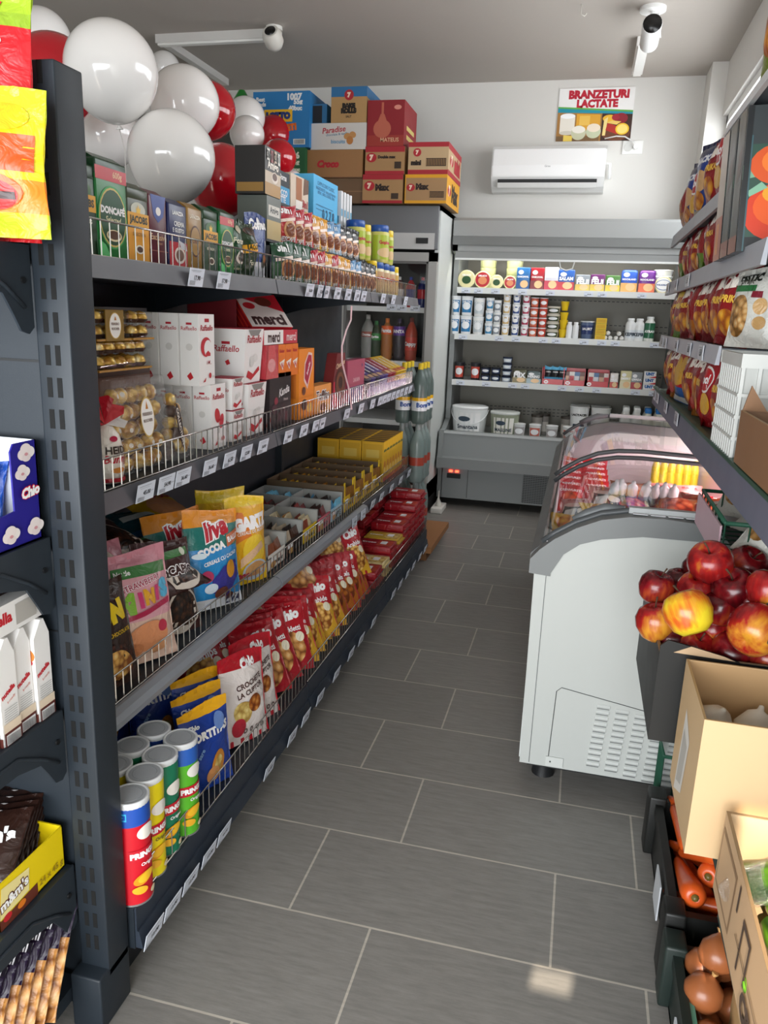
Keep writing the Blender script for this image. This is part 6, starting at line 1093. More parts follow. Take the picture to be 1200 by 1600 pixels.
# white slatted crate
cr = MB('satin'); w_, d_, h_ = .36, .28, .245
for a, b, ax in ((-w_/2, w_/2, 0), (-d_/2, d_/2, 1)):
    n = 10
    for s_ in (-1, 1):
        for k in range(n+1):
            t = a+(b-a)*k/n
            if ax == 0: cr.box(t-.004, t+.004, s_*d_/2-.004, s_*d_/2+.004, 0, h_, 'cfd1cd')
            elif 0 < k < n: cr.box(s_*w_/2-.004, s_*w_/2+.004, t-.004, t+.004, 0, h_, 'cfd1cd')
        for z in (0, .05, .10, .15, .215):
            zh = .03 if z == .215 else .006
            if ax == 0: cr.box(a-.0062, b+.0062, s_*d_/2-.0052, s_*d_/2+.0052, z-.0005, z+zh+.001, 'cfd1cd')
            else: cr.box(s_*w_/2-.0055, s_*w_/2+.0055, a+.004, b-.004, z, z+zh, 'cfd1cd')
cr.box(-w_/2, w_/2, -d_/2, d_/2, 0, .005, 'cfd1cd').box(-w_/2+.003, -w_/2+.0045, -d_/2+.004, d_/2-.004, .006, .225, 'b9bbb7').box(-w_/2+.004, w_/2-.004, -d_/2+.003, -d_/2+.0045, .006, .225, 'b9bbb7')
co = put('plastic_crate', cr.mesh('plastic_crate'), None, (.535, 2.08, 1.053)); tag(co, 'white slatted plastic crate on the right shelf behind the brown box', 'crate')
MB('paper').box(-.11, .17, -d_/2-.006, -d_/2-.004, .03, .17, 'e6e7e4').build('paper_sheet', co)
# open boxes (cardboard)
def obox(name, w, d, h, c, cin=None, t=.005, ds=(), lds=(), edge='a98a62', notch=False):
    m = MB('paper'); cin = cin or c
    for a, b, e, f in ((-w/2, w/2, -d/2, -d/2+t), (-w/2, w/2, d/2-t, d/2), (-w/2, -w/2+t, -d/2+t, d/2-t), (w/2-t, w/2, -d/2+t, d/2-t)):
        m.box(a, b, e, f, 0, h, c); m.box(a, b, e, f, h, h+.0008, edge)
        ix0, ix1, iy0, iy1 = a, b, e, f
    m.box(-w/2+t, w/2-t, -d/2+t, d/2-t, 0, t, cin)
    m.box(-w/2+t, -w/2+t+.0006, -d/2+t, d/2-t, t, h-.001, cin).box(-w/2+t, w/2-t, d/2-t-.0006, d/2-t, t, h-.001, cin).box(w/2-t-.0006, w/2-t, -d/2+t, d/2-t, t, h-.001, cin)
    b = (-w/2, w/2, -d/2, d/2, 0, h)
    if ds: m.face('F', b, ds)
    if lds: m.face('L', b, lds)
    return m.mesh(name)
bb = put('cardboard_box', obox('cardboard_box', .36, .42, .115, '8a6444', '7a583c'), None, (.53, 1.66, 1.064)); tag(bb, 'brown cardboard box on the green edged shelf holding a yellow fruit', 'box', 'open cardboard boxes')
m = MB('paper'); m.prism([(0, 0), (.05, 0), (.012, .055)], -.003, .003, 1, '8a6444', X=Matrix.Translation((-.178, .205, .115))); m.build('torn_flap', bb)
lem = MB('skin'); lem.lathe([(0, -.055), (.02, -.05), (.042, -.03), (.05, 0), (.042, .03), (.02, .05), (.008, .058), (0, .06)], 'd9c32a', n=20, X=Matrix.Translation((0, 0, .045)) @ Matrix.Rotation(PI/2-.2, 4, 'X'))
for i, (x, y, z) in enumerate(((.56, 1.74, 1.075), (.49, 1.63, 1.075), (.60, 1.60, 1.075), (.54, 1.68, 1.135))): tag(put('yellow_fruit', lem.mesh('yellow_fruit'), None, (x, y, z), (0, 0, i*.8)), f'yellow fruit in the brown box, {("far right", "near left", "near right", "topmost")[i]} one', 'fruit', 'yellow fruit in the brown box')
# fruit cartons with the persimmon picture
for i in range(3):
    m = MB('gloss'); w_, d_, h_ = .36, .11, .325; b = (-w_/2, w_/2, -d_/2, d_/2, 0, h_); m.box(*b, '343a3c')
    m.face('F', b, [('r', .0, .0, 1, .1, '1a1c1e'), ('r', .04, .10, 1, .74, '2f4f42'), ('p', [(.0, .5), (.3, .56), (.2, .62), (.0, .6)], '7fae90'), ('e', .26, .60, .22, .15, 'd8541c'), ('e', .28, .62, .17, .11, 'ee7a2a'), ('e', .34, .66, .10, .06, 'f0a84a'), ('e', .27, .27, .25, .21, 'd8380e'), ('e', .28, .31, .2, .15, 'e85a12'), ('e', .27, .40, .14, .08, 'eaa024'), ('p', [(.05, .38), (.16, .44), (.12, .48), (.04, .42)], '86b89a'), ('p', [(.25, .42), (.27, .42), (.275, .5), (.255, .5)], '2a1a10'), ('e', .76, .5, .22, .2, 'd8541c'),
        ('r', 0, 0, .035, 1, '15181a'), ('r', .035, .0, .045, .8, '3a5a60'), ('t', 'fruct bio', .55, .90, .5, 'a8b0b0', {'b': .6}), ('r', .3, .80, .9, .805, '7a8486'), ('r', .3, .84, .8, .845, '7a8486')])
    m.face('L', b, [('r', .1, .0, .9, 1, '4a4c48'), ('r', .2, 0, .3, 1, '5a5c56'), ('p', [(.3, .5), (.7, .55), (.75, .75), (.4, .72)], '4a3020'), ('r', .0, .0, 1, .12, '8a4a34')] if i != 2 else [('r', 0, 0, 1, 1, 'b8a898'), ('r', 0, 0, 1, .35, 'b86a50'), ('r', .2, .05, .6, .3, 'd88a3a')])
    o = put('fruit_carton', m.mesh('fruit_carton'), None, (.515, 2.20+i*.125, 1.5435), (0, -.045, 0)); tag(o, ['black fruit carton with a big orange persimmon picture facing the camera', 'dark fruit carton directly behind the persimmon picture carton', 'pale sided fruit carton, last behind the persimmon picture carton'][i], 'carton', 'fruit cartons')
# goods on the highest near shelf
TG = bag(.2, .30, .08, [(.5, '6a7a1c'), (1, '1c3a20')], [('t', 'Nesquik', .5, .72, .6, 'f0f0e8', {'b': 1.5, 's': .3}), ('e', .5, .38, .34, .2, 'chips'), ('e', .6, .5, .16, .1, 'd8782a')], 71)
Kind('snack_bag', TG).stand((.385, 2.14, 1.90), -1.2, 'dark green snack bag with white script at the very top right', 'snack bag', None, (0, .05))
HB = bag(.15, .14, .05, [(.5, 'a8141e'), (1, '6a5a50')], [('t', 'Chio', .5, .6, .6, 'f0e8e0', {'b': 2})], 72)
for i, y in enumerate((2.72, 2.84)): Kind('snack_bag', HB).stand((.44, y, 1.89 if i == 0 else 1.89), -1.2, f'small red and silver bag under the end of the top right shelf, {("near", "far")[i]} one', 'snack bag', 'small red and silver bags', (0, 0), .9) if False else None

# ------------------------------------------------------------------ vegetables and fruit
def apple_mat(name, red, dark, yel, bias):
    m = bpy.data.materials.new(name); m.use_nodes = True; nt = m.node_tree; b = nt.nodes['Principled BSDF']; N, L = nt.nodes.new, nt.links.new
    tc = N('ShaderNodeTexCoord'); n = N('ShaderNodeTexNoise'); n.inputs['Scale'].default_value = 9; n.inputs['Detail'].default_value = 2; L(tc.outputs['Object'], n.inputs['Vector'])
    mp = N('ShaderNodeMapping'); mp.inputs['Scale'].default_value = (90, 90, 8); L(tc.outputs['Object'], mp.inputs[0]); n2 = N('ShaderNodeTexNoise'); n2.inputs['Scale'].default_value = 1; L(mp.outputs[0], n2.inputs['Vector'])
    ad = N('ShaderNodeMath'); ad.operation = 'MULTIPLY_ADD'; ad.inputs[1].default_value = .35; L(n2.outputs[0], ad.inputs[0]); L(n.outputs[0], ad.inputs[2])
    cr = N('ShaderNodeValToRGB'); L(ad.outputs[0], cr.inputs[0]); e = cr.color_ramp.elements; e[0].position = .5+bias; e[0].color = lin(dark); e[1].position = .86+bias; e[1].color = lin(yel)
    x = e.new(.66+bias); x.color = lin(red); L(cr.outputs[0], b.inputs['Base Color']); b.inputs['Roughness'].default_value = .25; MC[(name, 'gloss')] = m
apple_mat('apple_red', '7a1018', '4a060d', 'a84a20', .08); apple_mat('apple_striped', '981c1a', '640c12', 'c88a2a', .01); apple_mat('apple_yellow', 'c8601c', '9a1a18', 'dcc42c', -.10)
def apple(c):
    m = MB('gloss'); m.lathe([(0, -.036), (.01, -.040), (.022, -.040), (.036, -.028), (.045, -.004), (.044, .016), (.034, .033), (.02, .039), (.009, .034), (0, .026)], c, n=28); s = MB('matte').tube([(0, 0, .026), (.003, 0, .042), (.008, .002, .056)], [.0016, .0014, .0022], '4a3420', n=6); return K('apple', m.mesh('apple'), [('stem', s.mesh('stem'))])
AP = {'r': apple('apple_red'), 's': apple('apple_striped'), 'y': apple('apple_yellow')}
apples = [(1026, 918, 27, 'r', 'dark red apple at the far left corner of the black box', (.1, .2)), (1062, 911, 24, 'r', 'small dark apple behind, with a thin upright stem', (0, 0)), (1110, 880, 33, 's', 'red apple on top of the pile below the nut bags', (-.5, .1)), (1088, 922, 28, 's', 'red and yellow apple just behind the yellow one', (-.3, .1)), (1148, 922, 33, 'r', 'very dark red apple in the middle of the pile', (-.5, .1)), (1167, 886, 31, 'r', 'shadowed dark apple at the back, under the shelf', (-.2, .5)),
    (1075, 957, 36, 'y', 'bright yellow and red striped apple at the front of the pile', (.2, .6)), (1026, 972, 31, 's', 'red apple with a yellow spot at the left edge of the black box', (-.1, -.2)), (1114, 982, 27, 's', 'red apple with a pale hollow, right of the yellow one', (.9, .3)), (1180, 984, 39, 's', 'large striped red apple at the right front of the pile', (1.2, .7)), (1084, 1013, 30, 's', 'orange red apple right behind the torn box flap', (-.5, 0)), (1143, 1020, 31, 'r', 'crimson apple just above the notch of the beige box', (-.4, .2)), (1200, 1030, 30, 'r', 'red apple at the right edge above the beige box', (0, .3)), (1202, 922, 32, 's', 'red apple cut by the right edge of the photo', (.2, .2)), (1090, 892, 24, 'r', 'apple peeking out left under the topmost apple', (.2, 0)), (1125, 950, 27, 'r', 'dark apple deep in the pile right of the yellow one', (0, 0)), (1175, 942, 28, 'r', 'dark apple deep in the pile above the large striped one', (0, 0)), (1050, 1000, 25, 'r', 'dark apple low in the black box beside the torn flap', (0, 0))]
for px, py, pr_, k, l, t in apples:
    d = {27: 1.72, 24: 1.86, 33: 1.68, 28: 1.70, 31: 1.62, 36: 1.50, 39: 1.52, 30: 1.50, 32: 1.62, 25: 1.62}.get(pr_, 1.6)
    if (px, py) in ((1026, 972),): d = 1.68
    if (px, py) in ((1084, 1013), (1143, 1020), (1200, 1030), (1050, 1000)): d = 1.69
    if (px, py) == (1075, 957): d = 1.56
    if (px, py) == (1180, 984): d = 1.58
    if (px, py) == (1167, 886): d = 1.78
    if (px, py) in ((1125, 950), (1175, 942)): d = 1.68
    p = ray(px, py, d); AP[k].stand(p, random.Random(px).uniform(0, 6), l, 'apple', 'apples heaped in the black box', t, pr_*d/FPX/.0465)
for i, (x, y) in enumerate([(x, y) for y in (1.54, 1.64, 1.74) for x in (.27, .37, .47, .56)]):
    AP['r'].stand((x, y, .615), i, f'apple of the bottom layer in the black box, {NTH[i]} counted from the near left', 'apple', 'apples heaped in the black box', (.2, .1))
for i, (x, y) in enumerate([(x, y) for y in (1.55, 1.65, 1.75) for x in (.34, .45, .55)]):
    AP['r'].stand((x, y, .695), i, f'apple of the second layer in the black box, {NTH[i]} counted from the near left', 'apple', 'apples heaped in the black box', (.2, .1))
o = put('apple_box', obox('apple_box', .41, .39, .185, '060706', '5a4432', t=.006, edge='8a745a'), None, (.40, 1.665, .5635)); tag(o, 'black cardboard box heaped with red apples, overhanging the aisle', 'box', 'open cardboard boxes')
m = MB('paper'); m.prism([(-.205, .185), (-.205, .20), (-.192, .213), (-.10, .196), (-.06, .185)], -.196, -.191, 1, '050605').prism([(-.198, .186), (-.190, .205), (-.12, .192), (-.1, .186)], -.1908, -.1895, 1, '8a6446').prism([(-.18, .19), (-.15, .206), (-.09, .194), (-.07, .187)], -.1970, -.1962, 1, 'b09474'); m.build('torn_flap', o)
o = put('cardboard_box', obox('cardboard_box', .36, .235, .245, 'c9ab82', 'b89468', t=.004, edge='b8986c', lds=[('p', [(.25, .05), (.55, .18), (.62, .62), (.33, .75)], 'd8d4cc'), ('p', [(.3, .15), (.5, .22), (.55, .55), (.36, .6)], 'b4b0a8')]), None, (.42, 1.325, .509)); tag(o, 'tall beige open cardboard box in front of the apples', 'box', 'open cardboard boxes')
MB('paper').lathe([(.022, -.0005), (0, -.0005)], '8c1424', n=18, X=Matrix.Translation((.0, .1128, .236)) @ Matrix.Rotation(PI/2, 4, 'X')).build('finger_notch', o)
g = MB('matte').lathe([(0, 0), (.03, .005), (.036, .03), (.02, .055), (.006, .062), (.004, .070), (0, .071)], 'd8cfc0', n=14).mesh('garlic_bulb')
for i, (x, y, z) in enumerate(((.275, 1.36, .655), (.33, 1.28, .640), (.35, 1.36, .645))): tag(put('garlic_bulb', g, None, (x, y, z), (.4, .3, i)), f'pale garlic bulb in the beige box, {("by the left wall", "nearest the front", "in the middle")[i]}', 'garlic', 'garlic bulbs in the beige box')
tag(MB('matte').box(-.165, .165, -.105, .105, 0, .125, 'c8b8a0', ch=.02).build('paper_bag', None, (.42, 1.325, .514)), 'pale paper bundle filling the beige box under the garlic', 'package')
o = put('cucumber_box', obox('cucumber_box', .34, .36, .145, 'b99a78', 'c4a684', t=.005, edge='8d7354', lds=[('r', .02, .15, .34, .85, '8a6e52'), ('r', .035, .2, .325, .8, 'b99a78'), ('r', .40, .6, .42, .9, '4a3a30'), ('r', .52, .2, .54, .75, '4a3a30'), ('r', .52, .72, .66, .78, '4a3a30'), ('r', .64, .3, .66, .78, '4a3a30'), ('r', .45, .42, 1, .44, '6a543e'), ('t', 'CRIO', .8, .2, .3, '4a3a30', {'b': 2})]), None, (.455, 1.0, .468), (.05, 0, 0)); tag(o, 'printed brown cardboard box of cucumbers at the lower right corner', 'box', 'open cardboard boxes')
def cuc_mat():
    m = bpy.data.materials.new('cucumber_skin'); m.use_nodes = True; nt = m.node_tree; b = nt.nodes['Principled BSDF']; N, L = nt.nodes.new, nt.links.new
    tc = N('ShaderNodeTexCoord'); mp = N('ShaderNodeMapping'); mp.inputs['Scale'].default_value = (30, 30, 4); L(tc.outputs['Object'], mp.inputs[0]); n = N('ShaderNodeTexNoise'); n.inputs['Scale'].default_value = 1.5; L(mp.outputs[0], n.inputs['Vector'])
    cr = N('ShaderNodeValToRGB'); L(n.outputs[0], cr.inputs[0]); cr.color_ramp.elements[0].position = .4; cr.color_ramp.elements[0].color = lin('17400f'); cr.color_ramp.elements[1].position = .7; cr.color_ramp.elements[1].color = lin('6fb02a'); L(cr.outputs[0], b.inputs['Base Color']); b.inputs['Roughness'].default_value = .3; MC[('cucumber', 'gloss')] = m
cuc_mat()
cm = MB('gloss').lathe([(0, -.14), (.012, -.136), (.024, -.12), (.029, -.08), (.03, 0), (.029, .08), (.024, .12), (.012, .137), (0, .14)], 'cucumber', n=20).mesh('cucumber')
for i, (x, y, z, rx, rz, l) in enumerate([(.365, 1.09, .575, .9, .5, 'thick light green cucumber with its rounded end up, in the printed box'), (.43, 1.03, .54, 1.3, .7, 'dark cucumber at the right edge of the printed box'), (.50, .98, .535, 1.4, .4, 'cucumber lying deepest in the printed box'), (.36, .96, .525, 1.45, .1, 'cucumber along the left wall of the printed box'), (.40, .90, .525, 1.5, 1.2, 'cucumber nearest the camera in the printed box')]):
    tag(put('cucumber', cm, None, (x, y, z), (rx, 0, rz), 1.1 if i == 0 else .9), l, 'cucumber', 'cucumbers in the printed box')
wr = Matrix.Rotation(PI/2, 4, 'Y'); o = put('wrapped_cucumber', MB('gloss').lathe([(0, -.16), (.022, -.15), (.028, -.1), (.028, .1), (.022, .15), (0, .16)], '22401c', n=18, X=wr).mesh('wrapped_cucumber'), None, (.45, 1.15, .585), (0, -.25, .35)); tag(o, 'long dark cucumber in plastic film against the back of the printed box', 'cucumber')
put('film', MB('gloss').lathe([(.012, -.19), (.029, -.15), (.0305, -.1), (.0305, .1), (.029, .15), (.012, .19)], 'cling', n=14, X=wr).mesh('film'), o)
# crates on the floor
def pcrate(w, d, h, c):
    m = MB('satin'); t = .012
    for a, b, e, f in ((-w/2, w/2, -d/2, -d/2+t), (-w/2, w/2, d/2-t, d/2), (-w/2, -w/2+t, -d/2, d/2), (w/2-t, w/2, -d/2, d/2)): m.box(a, b, e, f, 0, h*.8, c); m.box(a-.006*(a < 0), b+.006*(b > 0), e-.006*(e < 0), f+.006*(f > 0), h*.8, h, c)
    for x in (-w/2, w/2): 
        for y in (-d/2, d/2): m.box(x-.022, x+.022, y-.03, y+.03, 0, h*1.12, c, ch=.006)
    m.box(-w/2, w/2, -d/2, d/2, 0, .01, c); return m
o = pcrate(.36, .42, .15, '151614').build('vegetable_crate', None, (.478, 1.72, 0)); tag(o, 'black plastic crate of carrots on the floor by the freezer', 'crate', 'vegetable crates on the floor')
MB('paper').box(-.195, -.1915, -.10, -.02, .03, .12, 'c9ccd0').build('price_paper', o)
o = pcrate(.34, .36, .13, '1f2a26').box(-.16, .16, -.17, .17, .01, .012, '4f8a74').build('vegetable_crate', None, (.465, 1.26, 0)); tag(o, 'dark crate of onions with a green lining at the lower right', 'crate', 'vegetable crates on the floor')
MB('paper').box(-.184, -.1805, -.06, .02, .02, .11, 'c9ccd0').build('price_paper', o)
MB('paper').box(-.155, .155, -.165, -.155, .012, .128, '5f9a84').box(-.158, -.148, -.165, .1, .012, .124, '5f9a84').build('lining', o)
ct = MB('skin').lathe([(0, -.09), (.006, -.088), (.011, -.07), (.017, 0), (.023, .06), (.022, .08), (.012, .09), (.007, .087), (0, .086)], 'd2561e', n=18); ct.lathe([(.0075, .088), (.004, .094), (0, .094)], '6a5a2a', n=8); cme = ct.mesh('carrot')
cl_ = [(.345, 1.80, .165, 1.45, .1, 'carrot lying along the left rim, far end'), (.36, 1.66, .20, .9, .3, 'thick carrot pointing its cut end at the camera'), (.335, 1.63, .15, 1.3, .05, 'carrot along the left rim beneath the thick one'), (.41, 1.68, .165, 1.3, -.4, 'carrot slanting right of the thick one'), (.45, 1.63, .16, 1.2, .15, 'carrot pointing at the camera under the beige box'), (.42, 1.58, .13, 1.5, 1.45, 'carrot lying crosswise at the near end, upper'), (.44, 1.55, .095, 1.5, 1.5, 'carrot lying crosswise at the near end, lower'),
    (.37, 1.86, .16, 1.4, .4, 'carrot at the far left corner of the crate'), (.44, 1.80, .15, 1.5, 1.2, 'carrot crosswise in the middle of the crate'), (.52, 1.7, .14, 1.5, .8, 'carrot at the right of the crate'), (.40, 1.74, .12, 1.5, .9, 'carrot deep in the middle of the crate'), (.5, 1.6, .13, 1.5, 1.3, 'carrot at the near right of the crate'), (.36, 1.72, .10, 1.5, .2, 'carrot deep along the left side'), (.5, 1.82, .11, 1.5, .3, 'carrot at the far right of the crate'), (.38, 1.6, .09, 1.5, .9, 'carrot at the near bottom'), (.46, 1.7, .09, 1.5, .2, 'carrot at the very bottom of the crate')]
for x, y, z, rx, rz, l in cl_: tag(put('carrot', cme, None, (x, y, z), (rx, 0, rz), 1.15), l, 'carrot', 'carrots in the black crate')
om = MB('skin').lathe([(0, -.028), (.012, -.03), (.03, -.02), (.037, 0), (.03, .022), (.012, .036), (.005, .040), (.002, .046)], '9a5a34', n=20).lathe([(.003, .040), (.007, .050)], 'c49a62', n=6).mesh('onion')
for i, (x, y, z) in enumerate(((.345, 1.40, .125), (.335, 1.33, .13), (.38, 1.42, .13), (.36, 1.37, .185), (.34, 1.26, .09), (.40, 1.36, .08), (.35, 1.19, .06), (.42, 1.41, .07), (.34, 1.40, .055), (.345, 1.33, .055), (.395, 1.16, .06), (.44, 1.16, .06))):
    tag(put('onion', om, None, (x, y, z), (i*.7 % 1.4-.4, .5-i*.3 % 1, i*1.3)), f'brown onion in the dark crate, {["by the carrots end", "left of the small box", "behind the small box", "topmost", "low at the left rim", "deep behind the small box", "nearest the lining", "deep at the far right", "deep at the far left", "deep at the left", "near the front lining", "near the front right"][i]}', 'onion', 'onions in the dark crate')
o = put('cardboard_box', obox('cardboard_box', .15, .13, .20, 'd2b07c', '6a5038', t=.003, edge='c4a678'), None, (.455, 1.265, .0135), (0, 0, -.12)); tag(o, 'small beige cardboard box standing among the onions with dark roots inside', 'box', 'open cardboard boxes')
bt = MB('matte').lathe([(0, -.03), (.02, -.03), (.04, 0), (.025, .03), (.006, .04), (0, .06)], '2a1416', n=16).mesh('beetroot')
for i, (x, y, z) in enumerate(((.43, 1.285, .13), (.48, 1.25, .125))): tag(put('beetroot', bt, None, (x, y, z), (i, .4, 0)), f'dark beetroot in the small beige box, {("left", "right")[i]} one', 'beetroot', 'beetroots in the small box')
tag(MB('matte').box(-.06, .06, -.05, .05, 0, .07, '3a2a20', ch=.02).build('paper_bag', None, (.455, 1.265, .018), -.12), 'dark paper wad at the bottom of the small beige box', 'package')

# ------------------------------------------------------------------ goods inside the chest counter
def pillow(w, d, t, c, ds, seed): return Kind('meat_pack', bag(w, d, t, [(1, c)], ds, seed, nu=8, nv=10, name='meat_pack', fin='gloss'))
CK = [('orange sausage', pillow(.13, .17, .04, 'd8642a', [('e', .5, .5, .4, .34, 'meat'), ('r', .1, .7, .9, .86, 'f0ece4')], 81)), ('pink ham', pillow(.13, .17, .04, 'e08a88', [('r', .1, .2, .9, .5, 'f0c8c0'), ('t', 'SUNCA', .5, .7, .6, 'b3202c', {'b': 2})], 82)), ('black and white', pillow(.12, .16, .04, '1c1c20', [('r', .1, .3, .5, .7, 'e8e8e8'), ('e', .7, .6, .2, .14, 'e8e4e0')], 83)),
      ('yellow', pillow(.12, .16, .035, 'e8b81c', [('e', .5, .5, .36, .3, 'chips')], 84)), ('brown sausage', pillow(.14, .17, .045, 'a85a2a', [('e', .5, .5, .42, .36, 'meat')], 85)), ('green', pillow(.12, .16, .035, '5a6a2a', [('e', .5, .4, .3, .2, 'd8c88a')], 86)), ('red', pillow(.12, .15, .045, 'c8222c', [('e', .5, .45, .36, .28, 'meat'), ('t', 'CRENVURSTI', .5, .78, .8, 'ffffff', {'b': 1})], 87)), ('white tube', None)]
tb = MB('gloss').lathe([(0, 0), (.014, .002), (.017, .02), (.017, .12), (.008, .135), (.007, .16), (0, .16)], 'e4e6ea', n=14).lathe([(.0174, .04), (.0174, .08)], '9aa8c0', n=14).mesh('sausage_tube')
tag(MB('satin').box(-.31, .31, -.43, .43, 0, .20, 'd8d0d2').build('basket_floor', None, (.285, 2.58, .451)), 'pale raised floor under the packs in the near half of the chest', 'riser')
r = random.Random(9); n = 0
for iy in range(5):
    for ix in range(6):
        x = .022+ix*.102; y = 2.24+iy*.155
        if ix == 3 and False: continue
        if ix <= 0: k = [3, 0, 3, 2, 1][iy]
        elif ix == 1: k = [0, 0, 3, 2, 1][iy]
        elif ix in (2, 3): k = [3, 5, 4, 4, 4][iy] if ix == 2 else [4, 5, 5, 4, 1][iy]
        else: k = [0, 6, 0, 6, 6][iy] if ix == 4 else [0, 0, 6, 0, 6][iy]
        if x > .36: x += .012
        for j in range(2):
            nm_, kk = CK[k]; n += 1
            kk.stand((min(x, .535)+r.uniform(-.01, .01), y-.07, .685+j*.045-(.055 if ix == 0 else 0)), r.uniform(-.25, .25), f'{nm_} pack, near chest half, {NTH[ix]} across, {NTH[iy]} back, {("lower", "upper")[j]} layer', 'food pack', 'packs of meat in the chest counter', (-1.25+r.uniform(-.1, .1), r.uniform(-.12, .12)), .92)
for i in range(7): tag(put('sausage_tube', tb, None, (.145+i*.034, 2.84, .735+.004*(i % 2)), (.9, 0, r.uniform(-.1, .1))), f'white tube at the back of the near half of the chest, {NTH[i]} from the left', 'tube', 'white tubes in the chest')
MB('satin').box(.375, .381, .06, .9, .59, .76, 'd8c0bc').box(.08, .375, .885, .89, .59, .75, 'cfd2d4').build('divider', ch)
tag(MB('satin').box(-.31, .31, -.55, .55, 0, .10, 'b8a0a4').build('basket_floor', None, (.285, 3.58, .451)), 'pale raised floor in the far half of the chest', 'riser')
for i in range(6):
    for j in range(2): CK[6][1].stand((.0+j*.11, 3.25+i*.14, .565), r.uniform(-.1, .1), f'red pack in the far half of the chest, {NTH[i]} back in the {("left", "right")[j]} file', 'food pack', 'packs in the far half of the chest', (-.5, 0), .95)
bn = MB('gloss').lathe([(0, 0), (.016, .004), (.02, .03), (.02, .12), (.012, .15), (.005, .165)], 'e8d02a', n=14).mesh('lemon_bottle')
for i in range(6): tag(put('lemon_bottle', bn, None, (.40+i*.036, 3.98, .553), (-.15, 0, 0)), f'yellow bottle standing at the far end of the chest, {NTH[i]} from the left', 'bottle', 'yellow bottles at the far end of the chest')
for i in range(4):
    for j in range(2): CK[1][1].stand((.42+j*.12, 3.25+i*.15, .565), 0, f'pink ham pack in the far half of the chest, {NTH[i]} back in the {("left", "right")[j]} file', 'food pack', 'packs in the far half of the chest', (-1.2, 0), .95)
# ================================================================== GOODS ON THE END DISPLAY (left edge)
# gummy sweets bags on the top shelf
G1 = bag(.20, .21, .06, [(.18, 'b8cc2a'), (.40, 'e8861c'), (.75, 'e6d41c'), (.9, 'd8e02a'), (1, 'c8d82a')], [('t', 'OTIE', .62, .56, .66, 'd8521c', {'b': 4}), ('e', .5, .30, .36, .14, 'e0601c'), ('e', .62, .28, .2, .1, 'c22a2a'), ('r', .3, .12, .55, .2, 'd0d4d4'), ('r', .55, .25, .8, .30, '3a1c1c'), ('e', .7, .8, .2, .1, 'f0b41c')], 91, name='sweets_bag')
G2 = bag(.22, .34, .07, [(.2, 'c81a22'), (.84, 'd01a24'), (.9, '8aa82a'), (1, '9ab82a')], [('t', 'HARIBO', .45, .77, .8, 'f4f0ea', {'b': 3}), ('e', .45, .50, .3, .12, 'f0ece6'), ('e', .45, .50, .2, .07, 'b01a22'), ('r', .35, .22, .75, .34, 'f0ece6'), ('r', .55, .88, .8, .94, 'c8202a'), ('t', 'sweet & sour', .5, .14, .6, 'f4d8d0', {'b': 1})]+[('r', .38+i*.03, .23, .395+i*.03, .33, '222222') for i in range(11)], 92, name='sweets_bag')
Kind('sweets_bag', G1).stand((-.825, .985, 1.442), .12, 'shiny yellow and orange sweets bag in front on the end display top shelf', 'sweets', 'sweets bags on the end display', (-.03, .02), .92)
Kind('sweets_bag', G2).stand((-.895, 1.035, 1.442), .05, 'shiny red sweets bag with a green top above the yellow one at the left edge', 'sweets', 'sweets bags on the end display', (-.02, .03), 1.0)
# popcorn display box
m = MB('paper'); w_, d_, h_ = .26, .13, .165
m.box(-w_/2, w_/2, -d_/2, d_/2, 0, .003, '241c8a').box(-w_/2, w_/2, d_/2-.003, d_/2, 0, h_, 'dfe3ea').box(-w_/2, -w_/2+.003, -d_/2, d_/2, 0, h_*.6, '241c8a').box(-w_/2, w_/2, -d_/2, -d_/2+.003, 0, h_*.32, '241c8a')
m.prism([(-d_/2, 0), (d_/2, 0), (d_/2, h_), (d_/2-.052, h_), (d_/2-.06, h_-.012), (d_/2-.06, h_*.36), (-d_/2, h_*.32)], w_/2-.003, w_/2, 0, '241c8a')
bfm = (-w_/2, w_/2, -d_/2, d_/2, 0, h_)
pc = lambda u, v, s: [('e', u-.06*s, v, .12*s, .07*s, 'f0e4e2'), ('e', u+.08*s, v+.02*s, .12*s, .07*s, 'f4ecea'), ('e', u, v+.06*s, .12*s, .07*s, 'f0e4e2'), ('e', u, v-.04*s, .1*s, .05*s, 'eadcdc'), ('e', u, v, .04*s, .02*s, 'd89aa0')]
m.face('R', bfm, pc(.80, .88, .8)+pc(.70, .70, .7)+pc(.85, .14, .8)+pc(.4, .14, .8)+[('t', 'Chio', .79, .52, .34, 'd81a2a', {'b': 5, 's': .2, 'r': 6}), ('t', 'Chio', .79, .52, .33, 'ffffff', {'b': 2, 's': .2, 'r': 6})])
m.face('F', (-w_/2, w_/2, -d_/2, d_/2, 0, h_*.32), pc(.8, .5, .6)+pc(.6, .5, .5)+pc(.3, .6, .5))
o = put('popcorn_box', m.mesh('popcorn_box'), None, (-.972, 1.005, .976)); tag(o, 'dark blue popcorn display box with popcorn pictures and white lettering', 'display box')
PB = bag(.11, .13, .03, [(1, '1f5ac0')], [('r', .1, .4, .9, .6, '3a8ae0')], 93, nu=8, nv=8, name='popcorn_bag')
for i in range(4): Kind('popcorn_bag', PB).stand((-.95, .955+i*.026, .981), .1, f'blue popcorn bag in the blue display box, {NTH[i]} from the front', 'popcorn', 'blue popcorn bags', (-.2, .05))
